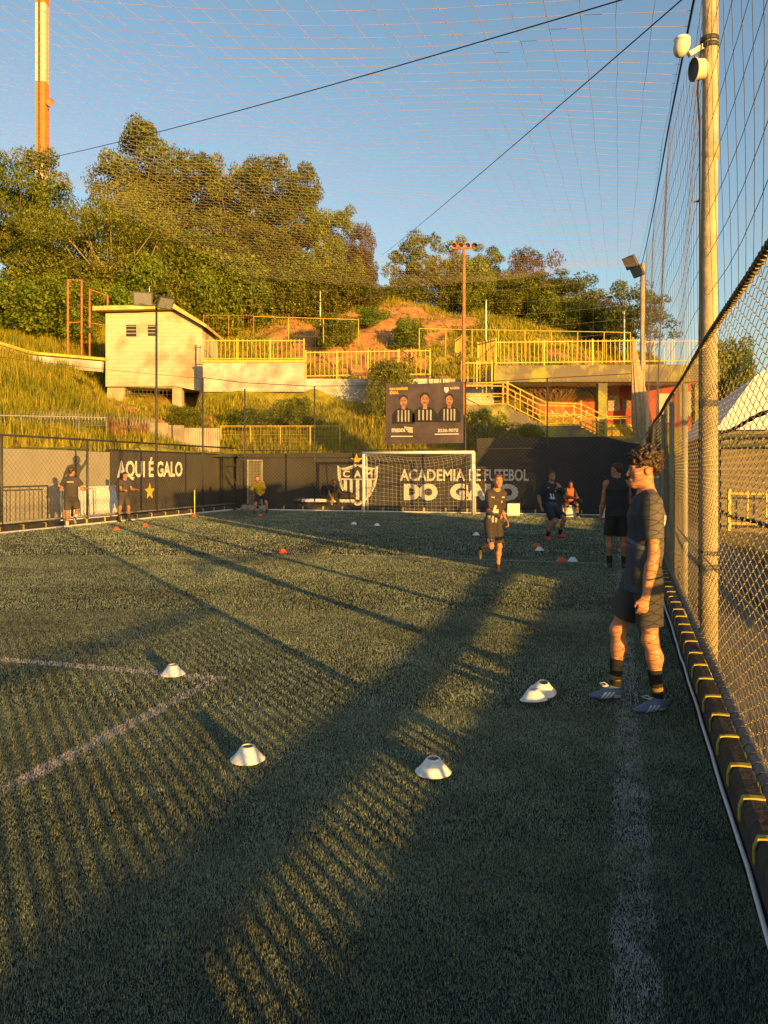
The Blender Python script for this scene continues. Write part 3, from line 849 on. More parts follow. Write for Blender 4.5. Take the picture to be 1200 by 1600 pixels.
# ================================================================ goal
go = thing('football_goal', (-6.93, 26.7, 0), 'white tubular football goal with sagging white net', 'goal')
gx0, gx1, gy, gh = -8.95, -4.90, 26.70, 2.19
for x in (gx0, gx1):
    g = MB(); g.tube([(x, gy, 0), (x, gy, gh - 0.05)], 0.052, 14); g.build('post', M['white_paint'], go, smooth=True)
g = MB(); g.tube([(gx0 - 0.052, gy, gh), (gx1 + 0.052, gy, gh)], 0.052, 14); g.build('crossbar', M['white_paint'], go, smooth=True)
for x in (gx0, gx1):
    g = MB(); g.tube([(x, gy + 0.05, gh), (x, gy + 0.35, gh + 0.01), (x, gy + 0.52, 0.0)], 0.018, 8); g.build('net_stay', M['white_paint'], go, smooth=True)
g = MB(); s = 0.16; n = int((gx1 - gx0) / s)
def gback(u, v):   # u 0..1 across, v 0 front top .. 0.2 back top .. 1 bottom
    x = gx0 + (gx1 - gx0) * u
    if v < 0.18: yy = gy + 0.36 * v / 0.18; z = gh - 0.05 - 0.42 * math.sin(math.pi * u) ** 0.7 * (0.25 + 0.75 * v / 0.18) + 0.03 * math.sin(9 * u)
    else:
        q = (v - 0.18) / 0.82; zt = gh - 0.05 - 0.42 * math.sin(math.pi * u) ** 0.7 + 0.03 * math.sin(9 * u)
        yy = gy + 0.36 + 0.17 * q + 0.05 * math.sin(7 * u + 4 * q); z = zt * (1 - q)
    return Vector((x, yy, max(z, 0.01)))
for i in range(n + 1): g.tube([gback(i / n, k / 20) for k in range(21)], 0.003, 3, False)
for k in range(0, 17): g.tube([gback(i / 28, k / 16) for i in range(29)], 0.003, 3, False)
for x in (gx0, gx1):
    for k in range(18):
        z = gh * k / 18; g.tube([(x, gy, z), (x, gy + 0.52 - 0.16 * z / gh, z)], 0.004, 3, False)
    for k in range(1, 4): g.tube([(x, gy + 0.52 * k / 4, 0), (x, gy + 0.36 * k / 4, gh)], 0.004, 3, False)
o = g.build('net', M['white_net'], go); o['kind'] = 'stuff'

# ================================================================ poster on the far fence
PY = FY - 0.045
po = thing('poster', onY(663, 692, PY), 'dark team poster with three striped players hung high on the end fence', 'poster')
def pp(px, py, lift=0.0): p = onY(px, py, PY - 0.012 - lift); return (p.x, PY - 0.012 - lift, p.z)
x0 = onY(603, 640, PY).x; x1 = onY(724, 640, PY).x; zt = onY(663, 598, PY).z; zb = onY(663, 693, PY).z
vs = []; fs = []; nx, nz = 24, 18
for j in range(nz + 1):
    for i in range(nx + 1):
        u = i / nx; v = j / nz
        vs.append((x0 + (x1 - x0) * u, PY + 0.006 * math.sin(14 * v + 3 * u) * math.sin(3.1 * u + 1), zb + (zt - zb) * v - 0.03 * math.sin(math.pi * u) * v))
for j in range(nz):
    for i in range(nx):
        a = j * (nx + 1) + i; fs.append((a, a + 1, a + nx + 2, a + nx + 1))
g = MB(); g.add(vs, fs)
g.build('sheet', mat('poster_print', (0.055, 0.045, 0.05), 0.5, 0.3, 1.2, 0.2, 3, col2=(0.11, 0.08, 0.09)), po, smooth=True)
skin = mat('print_skin', (0.22, 0.11, 0.07), 0.6, 0.3, 7, col2=(0.42, 0.22, 0.13)); pw = mat('print_white', (0.55, 0.50, 0.44), 0.6); pg = mat('print_grey', (0.34, 0.30, 0.27), 0.6, 0.3, 5); pk = mat('print_black', (0.02, 0.02, 0.022), 0.6); py_ = mat('print_gold', (0.75, 0.50, 0.08), 0.6)
def pell(cx_, cy_, rx, ry, lift, m, name):
    g = MB(); n = 18; g.add([pp(cx_ + rx * math.cos(k * 2 * math.pi / n), cy_ + ry * math.sin(k * 2 * math.pi / n), lift) for k in range(n)], [tuple(range(n))]); g.build(name, m, po)
def ppoly(pts, lift, m, name):
    g = MB(); g.add([pp(a, b, lift) for a, b in pts], [tuple(range(len(pts)))]); o_ = g.build(name, m, po)
    bm = bmesh.new(); bm.from_mesh(o_.data); bmesh.ops.triangulate(bm, faces=bm.faces); bm.to_mesh(o_.data); bm.free()
for (fx, fy, s) in ((630.5, 626, 1.15), (664, 623.5, 1.3), (702, 624, 1.15)):
    ppoly([(fx - 15.5 * s, fy + 36), (fx - 15 * s, fy + 18 * s), (fx - 10 * s, fy + 12 * s), (fx - 3 * s, fy + 9 * s), (fx + 3 * s, fy + 9 * s), (fx + 10 * s, fy + 12 * s), (fx + 15 * s, fy + 18 * s), (fx + 15.5 * s, fy + 36)], 0.002, pk, 'printed_shirt')
    for dx in (-7, -2.2, 2.6, 7):
        ppoly([(fx + (dx - 1.0) * s, fy + 33), (fx + (dx - 1.0) * s, fy + 13 * s), (fx + (dx + 1.0) * s, fy + 13 * s), (fx + (dx + 1.0) * s, fy + 33)], 0.004, pg, 'printed_stripe')
    ppoly([(fx - 2.5 * s, fy + 12 * s), (fx - 2.5 * s, fy + 5 * s), (fx + 2.5 * s, fy + 5 * s), (fx + 2.5 * s, fy + 12 * s)], 0.005, skin, 'printed_neck')
    pell(fx, fy - 2.5 * s, 5.6 * s, 5.5 * s, 0.003, pk, 'printed_hair')
    pell(fx, fy + 1.2 * s, 5.0 * s, 6.6 * s, 0.007, skin, 'printed_face')
    for e_ in (-1.9, 1.9): pell(fx + e_ * s, fy - 0.2 * s, 1.1 * s, 0.55 * s, 0.009, pk, 'printed_eye')
    pell(fx, fy + 4.6 * s, 1.7 * s, 0.5 * s, 0.009, pk, 'printed_mouth')
def ptext(body, xa, xb, ya, yb, m, bold=0.02):
    a = Vector(pp(xa, yb, 0.008)); b = Vector(pp(xb, yb, 0.008)); c = Vector(pp(xa, ya, 0.008))
    text_part('printed_text', body, a, (b.x - a.x, 0, 0), (0, 0, c.z - a.z), m, po, bold=bold)
ptext('FUNCIONÁRIOS', 609, 637, 605, 610, py_, 0.03); ptext('IDEAL', 609, 623, 611.5, 616, py_, 0.03)
ptext('maxx', 612, 634, 669.5, 675.5, pw, 0.03); ptext('3336-9070', 684, 716, 670, 675.5, pw, 0.03)
ptext('ACADEMIA', 703, 718, 604.5, 608.5, pw, 0.03)
for k in range(3): ppoly([(631 + 2.5 * k, 666.5 + 3.4 * k), (645, 668 + 3 * k), (645, 670 + 3 * k), (633.5 + 2.5 * k, 669 + 3.2 * k)], 0.008, pw, 'printed_mark')
ppoly([(611, 681), (645, 681), (645, 682.6), (611, 682.6)], 0.008, pw, 'printed_rule')
ppoly([(679, 677.8), (717, 677.2), (717, 678.8), (679, 679.4)], 0.008, pw, 'printed_rule')
ppoly([(694, 605), (701, 605), (701, 611), (697.5, 614.5), (694, 611)], 0.008, pw, 'printed_crest')

# cloth and bundled net near the far right corner
ct = MB(); vs = []; fs = []
for j in range(13):
    for i in range(11):
        u = i / 10; v = j / 12; y = 1.6 + 3.4 * u
        vs.append((fence_x(y) - 0.03 - 0.05 * math.sin(6 * u + 2 * v) * v - 0.05, y, 2.46 - 0.10 * math.sin(math.pi * u) * (1 - v) - v * (0.62 + 0.12 * math.sin(5 * u))))
for j in range(12):
    for i in range(10):
        a = j * 11 + i; fs.append((a, a + 1, a + 12, a + 11))
# the cloth hangs on the corner, well beyond the boy
ct.add([(x + 0.01 + 0.0055 * 12.5, y + 12.5, z) for x, y, z in vs], fs)
cl_ = thing('hanging_cloth', (fence_x(16), 15.8, 1.8), 'black cloth with a gold ring hung on the fence by the corner', 'cloth')
ct.build('sheet', M['tarp_dark'], cl_, smooth=True)
g = MB(); ringp = [(fence_x(16) - 0.12, 15.8 + 0.8 * math.cos(k * math.pi / 10), 2.22 + 0.22 * math.sin(k * math.pi / 10)) for k in range(8, 21)]
g.tube(ringp, 0.022, 6); g.build('gold_ring', mat('dull_gold', (0.35, 0.22, 0.07), 0.6), cl_, smooth=True)
# ================================================================ things on the hillside
def picket_fence(name, p0, p1, h, label, step=0.22, npost=5, m=None, group=None, tops=True, low=0.12, pk_w=0.028, lean=0.0):
    """railing from p0 to p1 (ground points); every picket a part of its own"""
    m = m or M['yellow']; p0 = Vector(p0); p1 = Vector(p1)
    f = thing(name, (p0 + p1) / 2, label, 'fence', group)
    up = Vector((0, 0, 1)); L = (p1 - p0).length
    for k in range(npost):
        q = p0.lerp(p1, k / (npost - 1)); g = MB(); g.box((q.x, q.y, q.z + h / 2 - 0.02), (0.07, 0.07, h + 0.10), YAW); g.build('post', m, f)
    for z in (low, h - 0.08):
        g = MB(); g.bar(p0 + up * z, p1 + up * z, 0.05, 0.05); g.build('rail', m, f)
    n = int(L / step); me = None
    nb = (p1 - p0).cross(up).normalized() * 0.0
    for k in range(1, n):
        q = p0.lerp(p1, k / n)
        if me is None:
            b = MB(); b.box((0, 0, h / 2 + 0.03), (pk_w, pk_w * 0.8, h - 0.06), YAW); me = b.mesh(); me.materials.append(m)
        o = link_mesh('picket', me, None, f); o.location = q - ORG[f.name]
        o.rotation_euler = (rnd.uniform(-.012, .012), rnd.uniform(-.02, .02), 0)
    return f

def wire_fence(name, p0, p1, h, label, npost, m, wire=True, s=0.2, rr=0.03, group=None):
    p0 = Vector(p0); p1 = Vector(p1); f = thing(name, (p0 + p1) / 2, label, 'fence', group); up = Vector((0, 0, 1))
    for k in range(npost):
        q = p0.lerp(p1, k / (npost - 1)); g = MB(); g.tube([q - up * 0.25, q + up * h], rr, 7); g.build('post', m, f, smooth=True)
    g = MB(); g.tube([p0 + up * (h - 0.02), p1 + up * (h - 0.02)], rr * 0.7, 6); g.build('rail', m, f)
    if wire:
        g = MB(); L = (p1 - p0).length; n = int(L / s); nz = int(h / s)
        for k in range(n + 1):
            q = p0.lerp(p1, k / n); g.tube([q, q + up * h], 0.006, 3, False)
        for k in range(nz): g.tube([p0 + up * (k * s + 0.1), p1 + up * (k * s + 0.1)], 0.006, 3, False)
        o = g.build('wire_mesh', m, f); o['kind'] = 'stuff'
    return f

# ---- hut: rendered block hut with lean-to roof, on a pier
HD = 42.0
def hp(px, py, dd=0.0): return at(px, py, HD + dd) if dd == 0 else at(px, py, HD) + FWD * dd
hut = thing('hut', hp(240, 622), 'cream block hut with two small louvred windows and sloping yellow roof slab', 'hut')
def block_mat():
    m, t, b = _nodes('cream_blockwork')
    tc = t.nodes.new('ShaderNodeTexCoord'); mp = t.nodes.new('ShaderNodeMapping'); mp.inputs['Rotation'].default_value = (math.radians(90), 0, 0)
    rt = t.nodes.new('ShaderNodeVectorRotate'); rt.rotation_type = 'Z_AXIS'; rt.inputs['Angle'].default_value = -YAW
    t.links.new(tc.outputs['Object'], rt.inputs['Vector']); t.links.new(rt.outputs['Vector'], mp.inputs['Vector'])
    br = t.nodes.new('ShaderNodeTexBrick'); br.inputs['Scale'].default_value = 1.0
    br.inputs['Brick Width'].default_value = 0.42; br.inputs['Row Height'].default_value = 0.21; br.inputs['Mortar Size'].default_value = 0.012
    br.inputs['Color1'].default_value = (0.47, 0.43, 0.34, 1); br.inputs['Color2'].default_value = (0.44, 0.40, 0.31, 1); br.inputs['Mortar'].default_value = (0.37, 0.33, 0.25, 1)
    t.links.new(mp.outputs['Vector'], br.inputs['Vector'])
    nz = t.nodes.new('ShaderNodeTexNoise'); nz.inputs['Scale'].default_value = 0.7; nz.inputs['Detail'].default_value = 6
    t.links.new(tc.outputs['Object'], nz.inputs['Vector'])
    rp = t.nodes.new('ShaderNodeValToRGB'); rp.color_ramp.elements[0].position = 0.33; rp.color_ramp.elements[0].color = (0.62, 0.50, 0.33, 1); rp.color_ramp.elements[1].position = 0.52; rp.color_ramp.elements[1].color = (1, 1, 1, 1)
    t.links.new(nz.outputs['Fac'], rp.inputs['Fac'])
    mx = t.nodes.new('ShaderNodeMix'); mx.data_type = 'RGBA'; mx.blend_type = 'MULTIPLY'; mx.inputs[0].default_value = 0.85
    t.links.new(br.outputs['Color'], mx.inputs[6]); t.links.new(rp.outputs['Color'], mx.inputs[7]); t.links.new(mx.outputs[2], b.inputs['Base Color'])
    bp = t.nodes.new('ShaderNodeBump'); bp.inputs['Strength'].default_value = 0.35; bp.inputs['Distance'].default_value = 0.02
    t.links.new(br.outputs['Fac'], bp.inputs['Height']); bp.invert = True; t.links.new(bp.outputs['Normal'], b.inputs['Normal'])
    b.inputs['Roughness'].default_value = 0.9
    return m
BM = block_mat()
g = MB()
def facade(x0, x1, ytop0, ytop1, ybot0, ybot1):
    g.prism([hp(x0, ybot0), hp(x1, ybot1), hp(x1, ytop1), hp(x0, ytop0)], FWD * 0.2)
# front wall in strips so that the windows are real openings
facade(165, 195, 490, 489, 604, 604); facade(195, 214, 489, 489, 506, 506); facade(195, 214, 528, 528, 604, 604)
facade(214, 229, 489, 488, 604, 604); facade(229, 247, 488, 487.5, 506, 506); facade(229, 247, 527, 527, 604, 604)
facade(247, 276, 487.5, 487, 604, 604); facade(276, 316, 487, 510, 604, 612)
g.build('front_wall', BM, hut)
g = MB()
g.prism([hp(165, 604, 0.203), hp(165, 490, 0.203), hp(165, 490, 4.0), hp(165, 604, 4.0)], RGT * 0.2); g.build('side_wall', BM, hut)
g = MB(); g.prism([hp(316, 612, 0.203), hp(316, 511, 0.203), hp(316, 511, 4.0), hp(316, 612, 4.0)], -RGT * 0.2); g.build('side_wall', BM, hut)
g = MB(); g.prism([hp(173, 604, 3.8), hp(308, 604, 3.8), hp(308, 507, 3.8), hp(276, 488, 3.8), hp(173, 491, 3.8)], FWD * 0.2); g.build('rear_wall', BM, hut)
g = MB(); g.prism([hp(171, 604, 0.21), hp(310, 607, 0.21), hp(310, 603, 0.21), hp(171, 600, 0.21)], FWD * 3.58); g.build('floor_slab', M['concrete'], hut)
g = MB(); g.prism([hp(150, 488, -0.5), hp(274, 484.5, -0.5), hp(325, 514, -0.5), hp(326, 510, -0.5), hp(276, 478, -0.5), hp(150, 481.5, -0.5)], FWD * 5.0); g.build('roof', mat('roof_slab', (0.50, 0.38, 0.14), 0.85, 0.3, 2.0, 0.3, 12), hut)
g = MB(); g.bbox(hp(245, 475, 2.5), (0.9, 0.9, 0.55), YAW, 0.03); g.build('roof_tank', M['yellow'], hut)
for (x0, x1, y0, y1) in ((195, 214, 506, 528), (229, 247, 506, 527)):
    wn = None
    g = MB()
    for xa, xb, ya, yb in ((x0, x0 + 1.2, y0, y1), (x1 - 1.2, x1, y0, y1), (x0, x1, y0, y0 + 1.4), (x0, x1, y1 - 1.4, y1)):
        g.prism([hp(xa, yb, 0.03), hp(xb, yb, 0.03), hp(xb, ya, 0.03), hp(xa, ya, 0.03)], FWD * 0.06)
    wn = g.build('window', M['concrete'], hut)
    g = MB(); g.prism([hp(x0, y1, 0.15), hp(x1, y1, 0.15), hp(x1, y0, 0.15), hp(x0, y0, 0.15)], FWD * 0.02); g.build('dark_interior', M['glass_dark'], wn)
    n = 4
    for k in range(n):
        yy = y0 + (y1 - y0) * (k + 0.55) / n
        g = MB(); g.prism([hp(x0 + 1.3, yy + 1.3, 0.05), hp(x1 - 1.3, yy + 1.3, 0.05), hp(x1 - 1.3, yy - 0.6, 0.12), hp(x0 + 1.3, yy - 0.6, 0.12)], FWD * 0.015); g.build('slat', M['corrug'], wn)
g = MB(); q = hp(275.5, 622, 0.4); zt_ = hp(275, 604).z; g.box((q.x, q.y, (zt_ + q.z - 1.2) / 2), (0.52, 0.5, zt_ - q.z + 1.2), YAW); g.build('pier', BM, hut)
g = MB(); g.prism([hp(163, 626, 0.3), hp(188, 626, 0.3), hp(192, 604, 0.3), hp(165, 604, 0.3)], FWD * 3.5); g.build('footing', BM, hut)
g = MB()
for k in range(12):
    a = hp(193 + k * 6.4, 619, 0.5); b_ = hp(193 + k * 6.4, 604.5, 0.5); g.tube([a, b_], 0.02, 5)
for yy in (609, 615): g.tube([hp(191, yy, 0.5), hp(266, yy, 0.5)], 0.015, 5)
g.build('grille', M['dark_steel'], hut)
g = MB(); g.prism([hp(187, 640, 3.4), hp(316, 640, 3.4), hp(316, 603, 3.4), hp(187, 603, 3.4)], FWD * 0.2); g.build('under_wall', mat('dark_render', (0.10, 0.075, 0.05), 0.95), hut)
g = MB(); p = hp(223, 478, 1.2); g.tube([p, p + Vector((0, 0, 1.35))], 0.025, 6); g.build('aerial', M['grey_steel'], hut)

# ---- rusty pipe frame left of the hut
pf = thing('rusty_scaffold', terr_pt(135, 45), 'rusty tall pipe frame fence beside the cream hut', 'frame')
for px, y0, y1, d in ((106, 436, 585, 43), (127.5, 437, 575, 44), (140, 451, 560, 46), (168, 461, 540, 47)):
    a = at(px, y1, d); b_ = at(px, y0, d); g = MB(); g.tube([a - Vector((0, 0, 1.2)), b_], 0.06, 7); g.build('post', M['rust'], pf, smooth=True)
for (a, b_) in ((at(106, 437, 43), at(127.5, 438, 44)), (at(140, 452, 46), at(168, 462, 47)), (at(106, 505, 43), at(127.5, 503, 44)), (at(140, 505, 46), at(168, 508, 47))):
    g = MB(); g.tube([a, b_], 0.035, 6); g.build('bar', M['rust'], pf)

# ---- retaining walls and walkway
rw = thing('retaining_wall', at(395, 605, 40.5), 'stained pale concrete retaining wall right of the cream hut', 'wall')
g = MB(); g.prism([at(317, 612, 40.5), at(476, 612, 40.5), at(476, 565, 40.5), at(317, 565, 40.5)], FWD * 0.3); g.build('panel', M['concrete'], rw)
g = MB(); g.prism([at(315, 566, 40.42), at(477, 566, 40.42), at(477, 562.5, 40.42), at(315, 562.5, 40.42)], FWD * 0.5); g.build('coping', M['yellow'], rw)
rw2 = thing('retaining_wall', at(600, 612, 40.8), 'low stained concrete wall below the longer yellow railing', 'wall')
g = MB(); g.prism([at(476, 625, 40.8), at(772, 640, 40.8), at(772, 592, 40.8), at(476, 592, 40.8)], FWD * 0.3); g.build('panel', M['concrete'], rw2)
picket_fence('picket_railing', at(318, 564, 40.7), at(475, 564, 40.7), 1.15, 'yellow picket railing on the stained wall right of the hut', 0.225, 4)
picket_fence('picket_railing', at(478, 591, 40.95), at(672, 588, 40.95), 1.45, 'long yellow picket railing on the low wall behind the poster', 0.24, 5)
picket_fence('picket_railing', at(775, 571, 38.1), at(1001, 568, 38.1), 1.22, 'yellow picket railing along the mossy bridge deck', 0.21, 4)
picket_fence('picket_railing', at(1007, 568, 38.1), at(1092, 567, 38.1), 1.15, 'short yellow picket railing past the net pole on the deck', 0.23, 3)
picket_fence('picket_railing', at(747, 575, 41.6), at(775, 571, 38.4), 1.35, 'short yellow picket return railing at the bridge end', 0.25, 3)
picket_fence('picket_railing', at(712, 562, 42.5), at(722, 556, 40.9), 1.1, 'tiny yellow railing end left of the rusty lamp pole', 0.25, 2)
wire_fence('pipe_fence', at(655, 550, 47), at(985, 556, 47), 1.45, 'thin yellow pipe fence with a top rail behind the bridge', 9, M['yellow'], False)
wire_fence('pipe_fence', at(396, 527, 49), at(560, 532, 49), 1.35, 'thin yellow pipe fence at the foot of the earth slope', 4, M['yellow'], False)
wire_fence('pipe_fence', at(318, 530, 47.5), at(396, 530, 47.5), 1.5, 'rusty wire fence right behind the hut roof', 3, M['rust'], True, 0.3)

# ---- bridge deck over the red wall
dk = thing('bridge', at(930, 598, 38), 'mossy concrete bridge deck with dark opening beneath', 'bridge')
g = MB(); g.prism([at(772, 597, 38), at(1125, 596, 38), at(1125, 569, 38), at(772, 571, 38)], FWD * 0.35); g.build('beam', M['moss'], dk)
g = MB(); a = [at(772, 574, 38) + FWD * 0.352, at(1125, 572, 38) + FWD * 0.352, at(1125, 572, 38) + FWD * 7.5, at(772, 574, 38) + FWD * 7.5]
g.prism(a, (0, 0, -0.4)); g.build('slab', M['concrete'], dk)
for px in (940, 1090):
    q = at(px, 660, 38.5); g = MB(); g.box((q.x, q.y, 3.9), (0.45, 0.45, 4.0), YAW); g.build('pillar', M['moss'], dk)
rd = thing('red_wall', at(890, 665, 43.3), 'red painted wall with faded white graffiti under the bridge', 'wall')
g = MB(); g.prism([at(770, 690, 43.3), at(935, 690, 43.3), at(935, 622, 43.3), at(770, 622, 43.3)], FWD * 0.2); g.build('panel', M['red'], rd)
g = MB()
for k in range(7):
    x = 852 + k * 10.5; g.tube([at(x + 2 * math.sin(3 * t_ + k), 652 - 12 * t_ * (0.6 + 0.4 * math.sin(k * 2.3)), 43.27) for t_ in np.linspace(0, 1, 6)] + [at(x + 6, 650, 43.27)], 0.035, 4)
g.build('graffiti', M['letter'], rd)
rd2 = thing('red_building', at(985, 665, 44), 'small red building with pale wall paintings beside the bridge pillar', 'building')
g = MB(); g.prism([at(936, 690, 43), at(1120, 690, 43), at(1120, 596, 43), at(936, 596, 43)], FWD * 3); g.build('wall', mat('dark_red_wall', (0.30, 0.06, 0.04), 0.85, 0.3, 1.5), rd2)
for (xa, xb, ya, yb, m_) in ((950, 968, 618, 642, M['corrug']), (972, 984, 622, 640, M['tan_wall']), (1030, 1050, 615, 660, M['concrete']), (1062, 1085, 612, 650, M['corrug'])):
    g = MB(); g.prism([at(xa, yb, 42.95), at(xb, yb, 42.95), at(xb, ya, 42.95), at(xa, ya, 42.95)], FWD * 0.04); g.build('window_panel', m_, rd2)
# brush under the deck
# ---- staircase
st = thing('staircase', at(870, 660, 36.5), 'concrete staircase with yellow pipe handrails going down under the bridge', 'staircase')
SD = 36.5
ctrl = [(727, 631), (793, 631), (853, 662), (908, 663), (947, 683)]
def sp(px, py, dd=0): return at(px, py, SD) + FWD * dd
# solid stepped body
def sxy(t_):  # position along the slope
    return t_
n1 = 9
for seg, (a, b_) in enumerate((((793, 633), (853, 664)), ((908, 665), (947, 685)))):
    k_n = 9 if seg == 0 else 6
    for k in range(k_n):
        u0 = k / k_n; u1 = (k + 1) / k_n
        xa = a[0] + (b_[0] - a[0]) * u0; xb = a[0] + (b_[0] - a[0]) * u1; y_ = a[1] + (b_[1] - a[1]) * u1
        g = MB(); g.prism([sp(xa + 0.02, 705), sp(xb - 0.02, 705), sp(xb - 0.02, y_), sp(xa + 0.02, y_)], FWD * 1.5); g.build('step', M['moss'], st)
for xa, xb, y_ in ((727, 793, 633), (853, 908, 665), (947, 993, 685)):
    g = MB(); g.prism([sp(xa, 706), sp(xb, 706), sp(xb, y_), sp(xa, y_)], FWD * 1.5); g.build('landing', M['moss'], st)
for dd in (0.05, 1.4):
    top_ = [(727, 598), (793, 598), (853, 629), (908, 631), (947, 651), (993, 651)]
    for off in (0, 17, 33):
        pts = [sp(x, y + off, dd) for x, y in top_]
        if off == 33: pts = [sp(x, y + (33 if i < 4 else 31), dd) for i, (x, y) in enumerate(top_)]
        g = MB(); g.tube(pts, 0.035 if off == 0 else 0.028, 6); g.build('handrail', M['yellow'], st)
    for x, y in ((727, 598), (760, 598), (793, 596), (813, 608), (833, 618), (853, 628), (880, 630), (908, 628), (927, 640), (947, 650), (970, 651), (993, 651)):
        g = MB(); big = x in (793, 908, 947); g.tube([sp(x, y - (2 if big else 0), dd), sp(x, y + 35, dd)], 0.05 if big else 0.025, 6); g.build('baluster', M['yellow'], st)
picket_fence('picket_railing', sp(727, 600, 1.6), sp(776, 600, 1.6), 1.3, 'low yellow railing beside the top landing of the staircase', 0.25, 3)

# ---- low fences just above the pitch walls
wire_fence('mesh_fence', at(345, 705, 34.2), at(531, 705, 34.2), 1.14, 'yellow mesh fence above the end wall left of the poster', 5, M['yellow'], True, 0.16)
fs_ = thing('sheet_fence', at(285, 706, 33.5), 'weathered corrugated sheet fence above the black side wall', 'fence')
for k, (xa, xb, ya, yb) in enumerate(((232, 263, 661, 704), (263.4, 288, 664, 705), (288.4, 344, 668, 706))):
    g = MB(); n = 16; vs = []; fs = []
    A = at(xa, yb, 31.5 + k * 0.5); B = at(xb, yb, 31.8 + k * 0.6); ht = (yb - ya) / 1200 * 32
    for i in range(n * 2 + 1):
        q = A.lerp(B, i / (n * 2)) + FWD * (0.025 * (1 if i % 2 else -1)); vs += [q, q + Vector((0, 0, ht)), q + FWD * 0.01, q + FWD * 0.01 + Vector((0, 0, ht))]
    for i in range(n * 2):
        a = i * 4; fs += [(a, a + 4, a + 5, a + 1), (a + 2, a + 3, a + 7, a + 6), (a + 1, a + 5, a + 7, a + 3), (a, a + 2, a + 6, a + 4)]
    g.add(vs, fs); g.build('sheet', M['corrug'], fs_)
ws = thing('brush_screen', at(200, 700, 28.5), 'dry brown brushwood screen above the pale wall corner', 'screen')
g = MB()
for k in range(170):
    x = 167 + 64 * k / 169; a = at(x, 703 + rnd.uniform(-1, 2), 28 + 2.6 * k / 169); h = (46 + rnd.uniform(-4, 5)) / 1200 * 29
    g.tube([a, a + Vector((rnd.uniform(-.05, .05), rnd.uniform(-.05, .05), h))], 0.014, 3, False)
o = g.build('twigs', M['wattle'], ws); o['kind'] = 'stuff'
g = MB(); g.prism([at(167, 704, 28.1), at(231, 703, 30.7), at(231, 664, 30.7), at(167, 660, 28.1)], FWD * 0.03); g.build('backing', M['wattle'], ws)
wire_fence('wire_fence', at(-120, 703, 24), at(166, 702, 27.5), 1.15, 'thin pale post and wire fence above the pale wall', 7, M['grey_steel'], True, 0.25, 0.025)
# razor wire coils
rz_ = thing('razor_wire', at(150, 652, 28), 'grey coiled razor wire along the top of the wire fence', 'wire')
g = MB(); pts = []
for k in range(900):
    t_ = k / 900; c = at(-60 + 300 * t_, 655 + 4 * math.sin(9 * t_), 25 + 4.5 * t_); an = k * 0.42
    pts.append(c + Vector((0, 0, 0.26 * math.sin(an))) + FWD * 0.26 * math.cos(an))
g.tube(pts, 0.008, 3, False); g.build('coil', M['grey_steel'], rz_)
rz2 = thing('razor_wire', at(800, 612, 40), 'tangled brown wire coils under the mossy bridge', 'wire')
g = MB(); pts = []
for k in range(800):
    t_ = k / 800; c = at(800 + 115 * t_, 612 + 14 * t_ + 5 * math.sin(7 * t_), 39.8); an = k * 0.37
    pts.append(c + Vector((0, 0, 0.42 * math.sin(an))) + RGT * 0.42 * math.cos(an * 1.02) + FWD * 0.2 * math.sin(an * .3))
g.tube(pts, 0.014, 3, False); g.build('coil', M['wattle'], rz2)
# path kerb line on the left slope
ph = thing('hillside_path', at(80, 555, 40), 'narrow concrete path edge with yellow rim crossing the left slope', 'path')
pts = [at(-150, 520, 40), at(0, 536, 41), at(45, 550, 41), at(60, 553, 41), at(165, 562, 41.2)]
g = MB()
for a, b_ in zip(pts, pts[1:]): g.bar(a, b_, 0.5, 0.14)
g.build('rim', M['yellow'], ph)
g = MB(); pts2 = [p - Vector((0, 0, 0.45)) - FWD * 0.4 for p in pts]
for a, b_ in zip(pts2, pts2[1:]): g.bar(a, b_, 0.3, 0.55)
g.build('edge', M['concrete'], ph)

# ---- poles on the hill
lp = thing('lamp_pole', terr_pt(724, 36), 'rusty orange pole with four floodlights on a crossarm above the poster', 'lamp pole')
b0 = terr_pt(724, 36); tp = at(725, 388, 36)
g = MB(); g.tube([b0 - Vector((0, 0, .3)), tp], [0.10, 0.075], 10); g.build('pole', M['rust'], lp, smooth=True)
g = MB(); g.bar(tp - RGT * 0.55, tp + RGT * 0.55, 0.07); g.build('crossarm', M['rust'], lp)
for k in range(4):
    c = tp + RGT * (-0.48 + 0.32 * k) + Vector((0, 0, 0.16)); g = MB()
    g.lathe(c - FWD * 0.1 - Vector((0, 0, .06)), [(0.02, 0.24), (0.08, 0.22), (0.14, 0.02), (0.14, 0.0), (0.12, 0.01)], 14, axis=(FWD + Vector((0, 0, 0.35)))); g.build('floodlight', M['rust'] if k != 3 else M['lamp_body'], lp, smooth=True)
for px, y0, y1, d, lb in ((500.5, 456, 500, 56, 'thin white pole on the earth slope behind the railing'), (759.5, 470, 522, 50, 'thin white pole behind the bridge end'), (975.5, 487, 531, 50, 'thin white pole behind the bridge railing near the corner')):
    t_ = thing('slim_pole', at(px, y1, d), lb, 'pole', None)
    g = MB(); g.tube([at(px, y1, d) - Vector((0, 0, 1.5)), at(px, y0, d)], 0.045, 8); g.build('shaft', M['white_paint'], t_, smooth=True)
    g = MB(); g.lathe(at(px, y0, d), [(0.05, 0), (0.06, 0.02), (0.06, 0.08), (0.0, 0.10)], 8); g.build('cap', M['grey_steel'], t_, smooth=True)

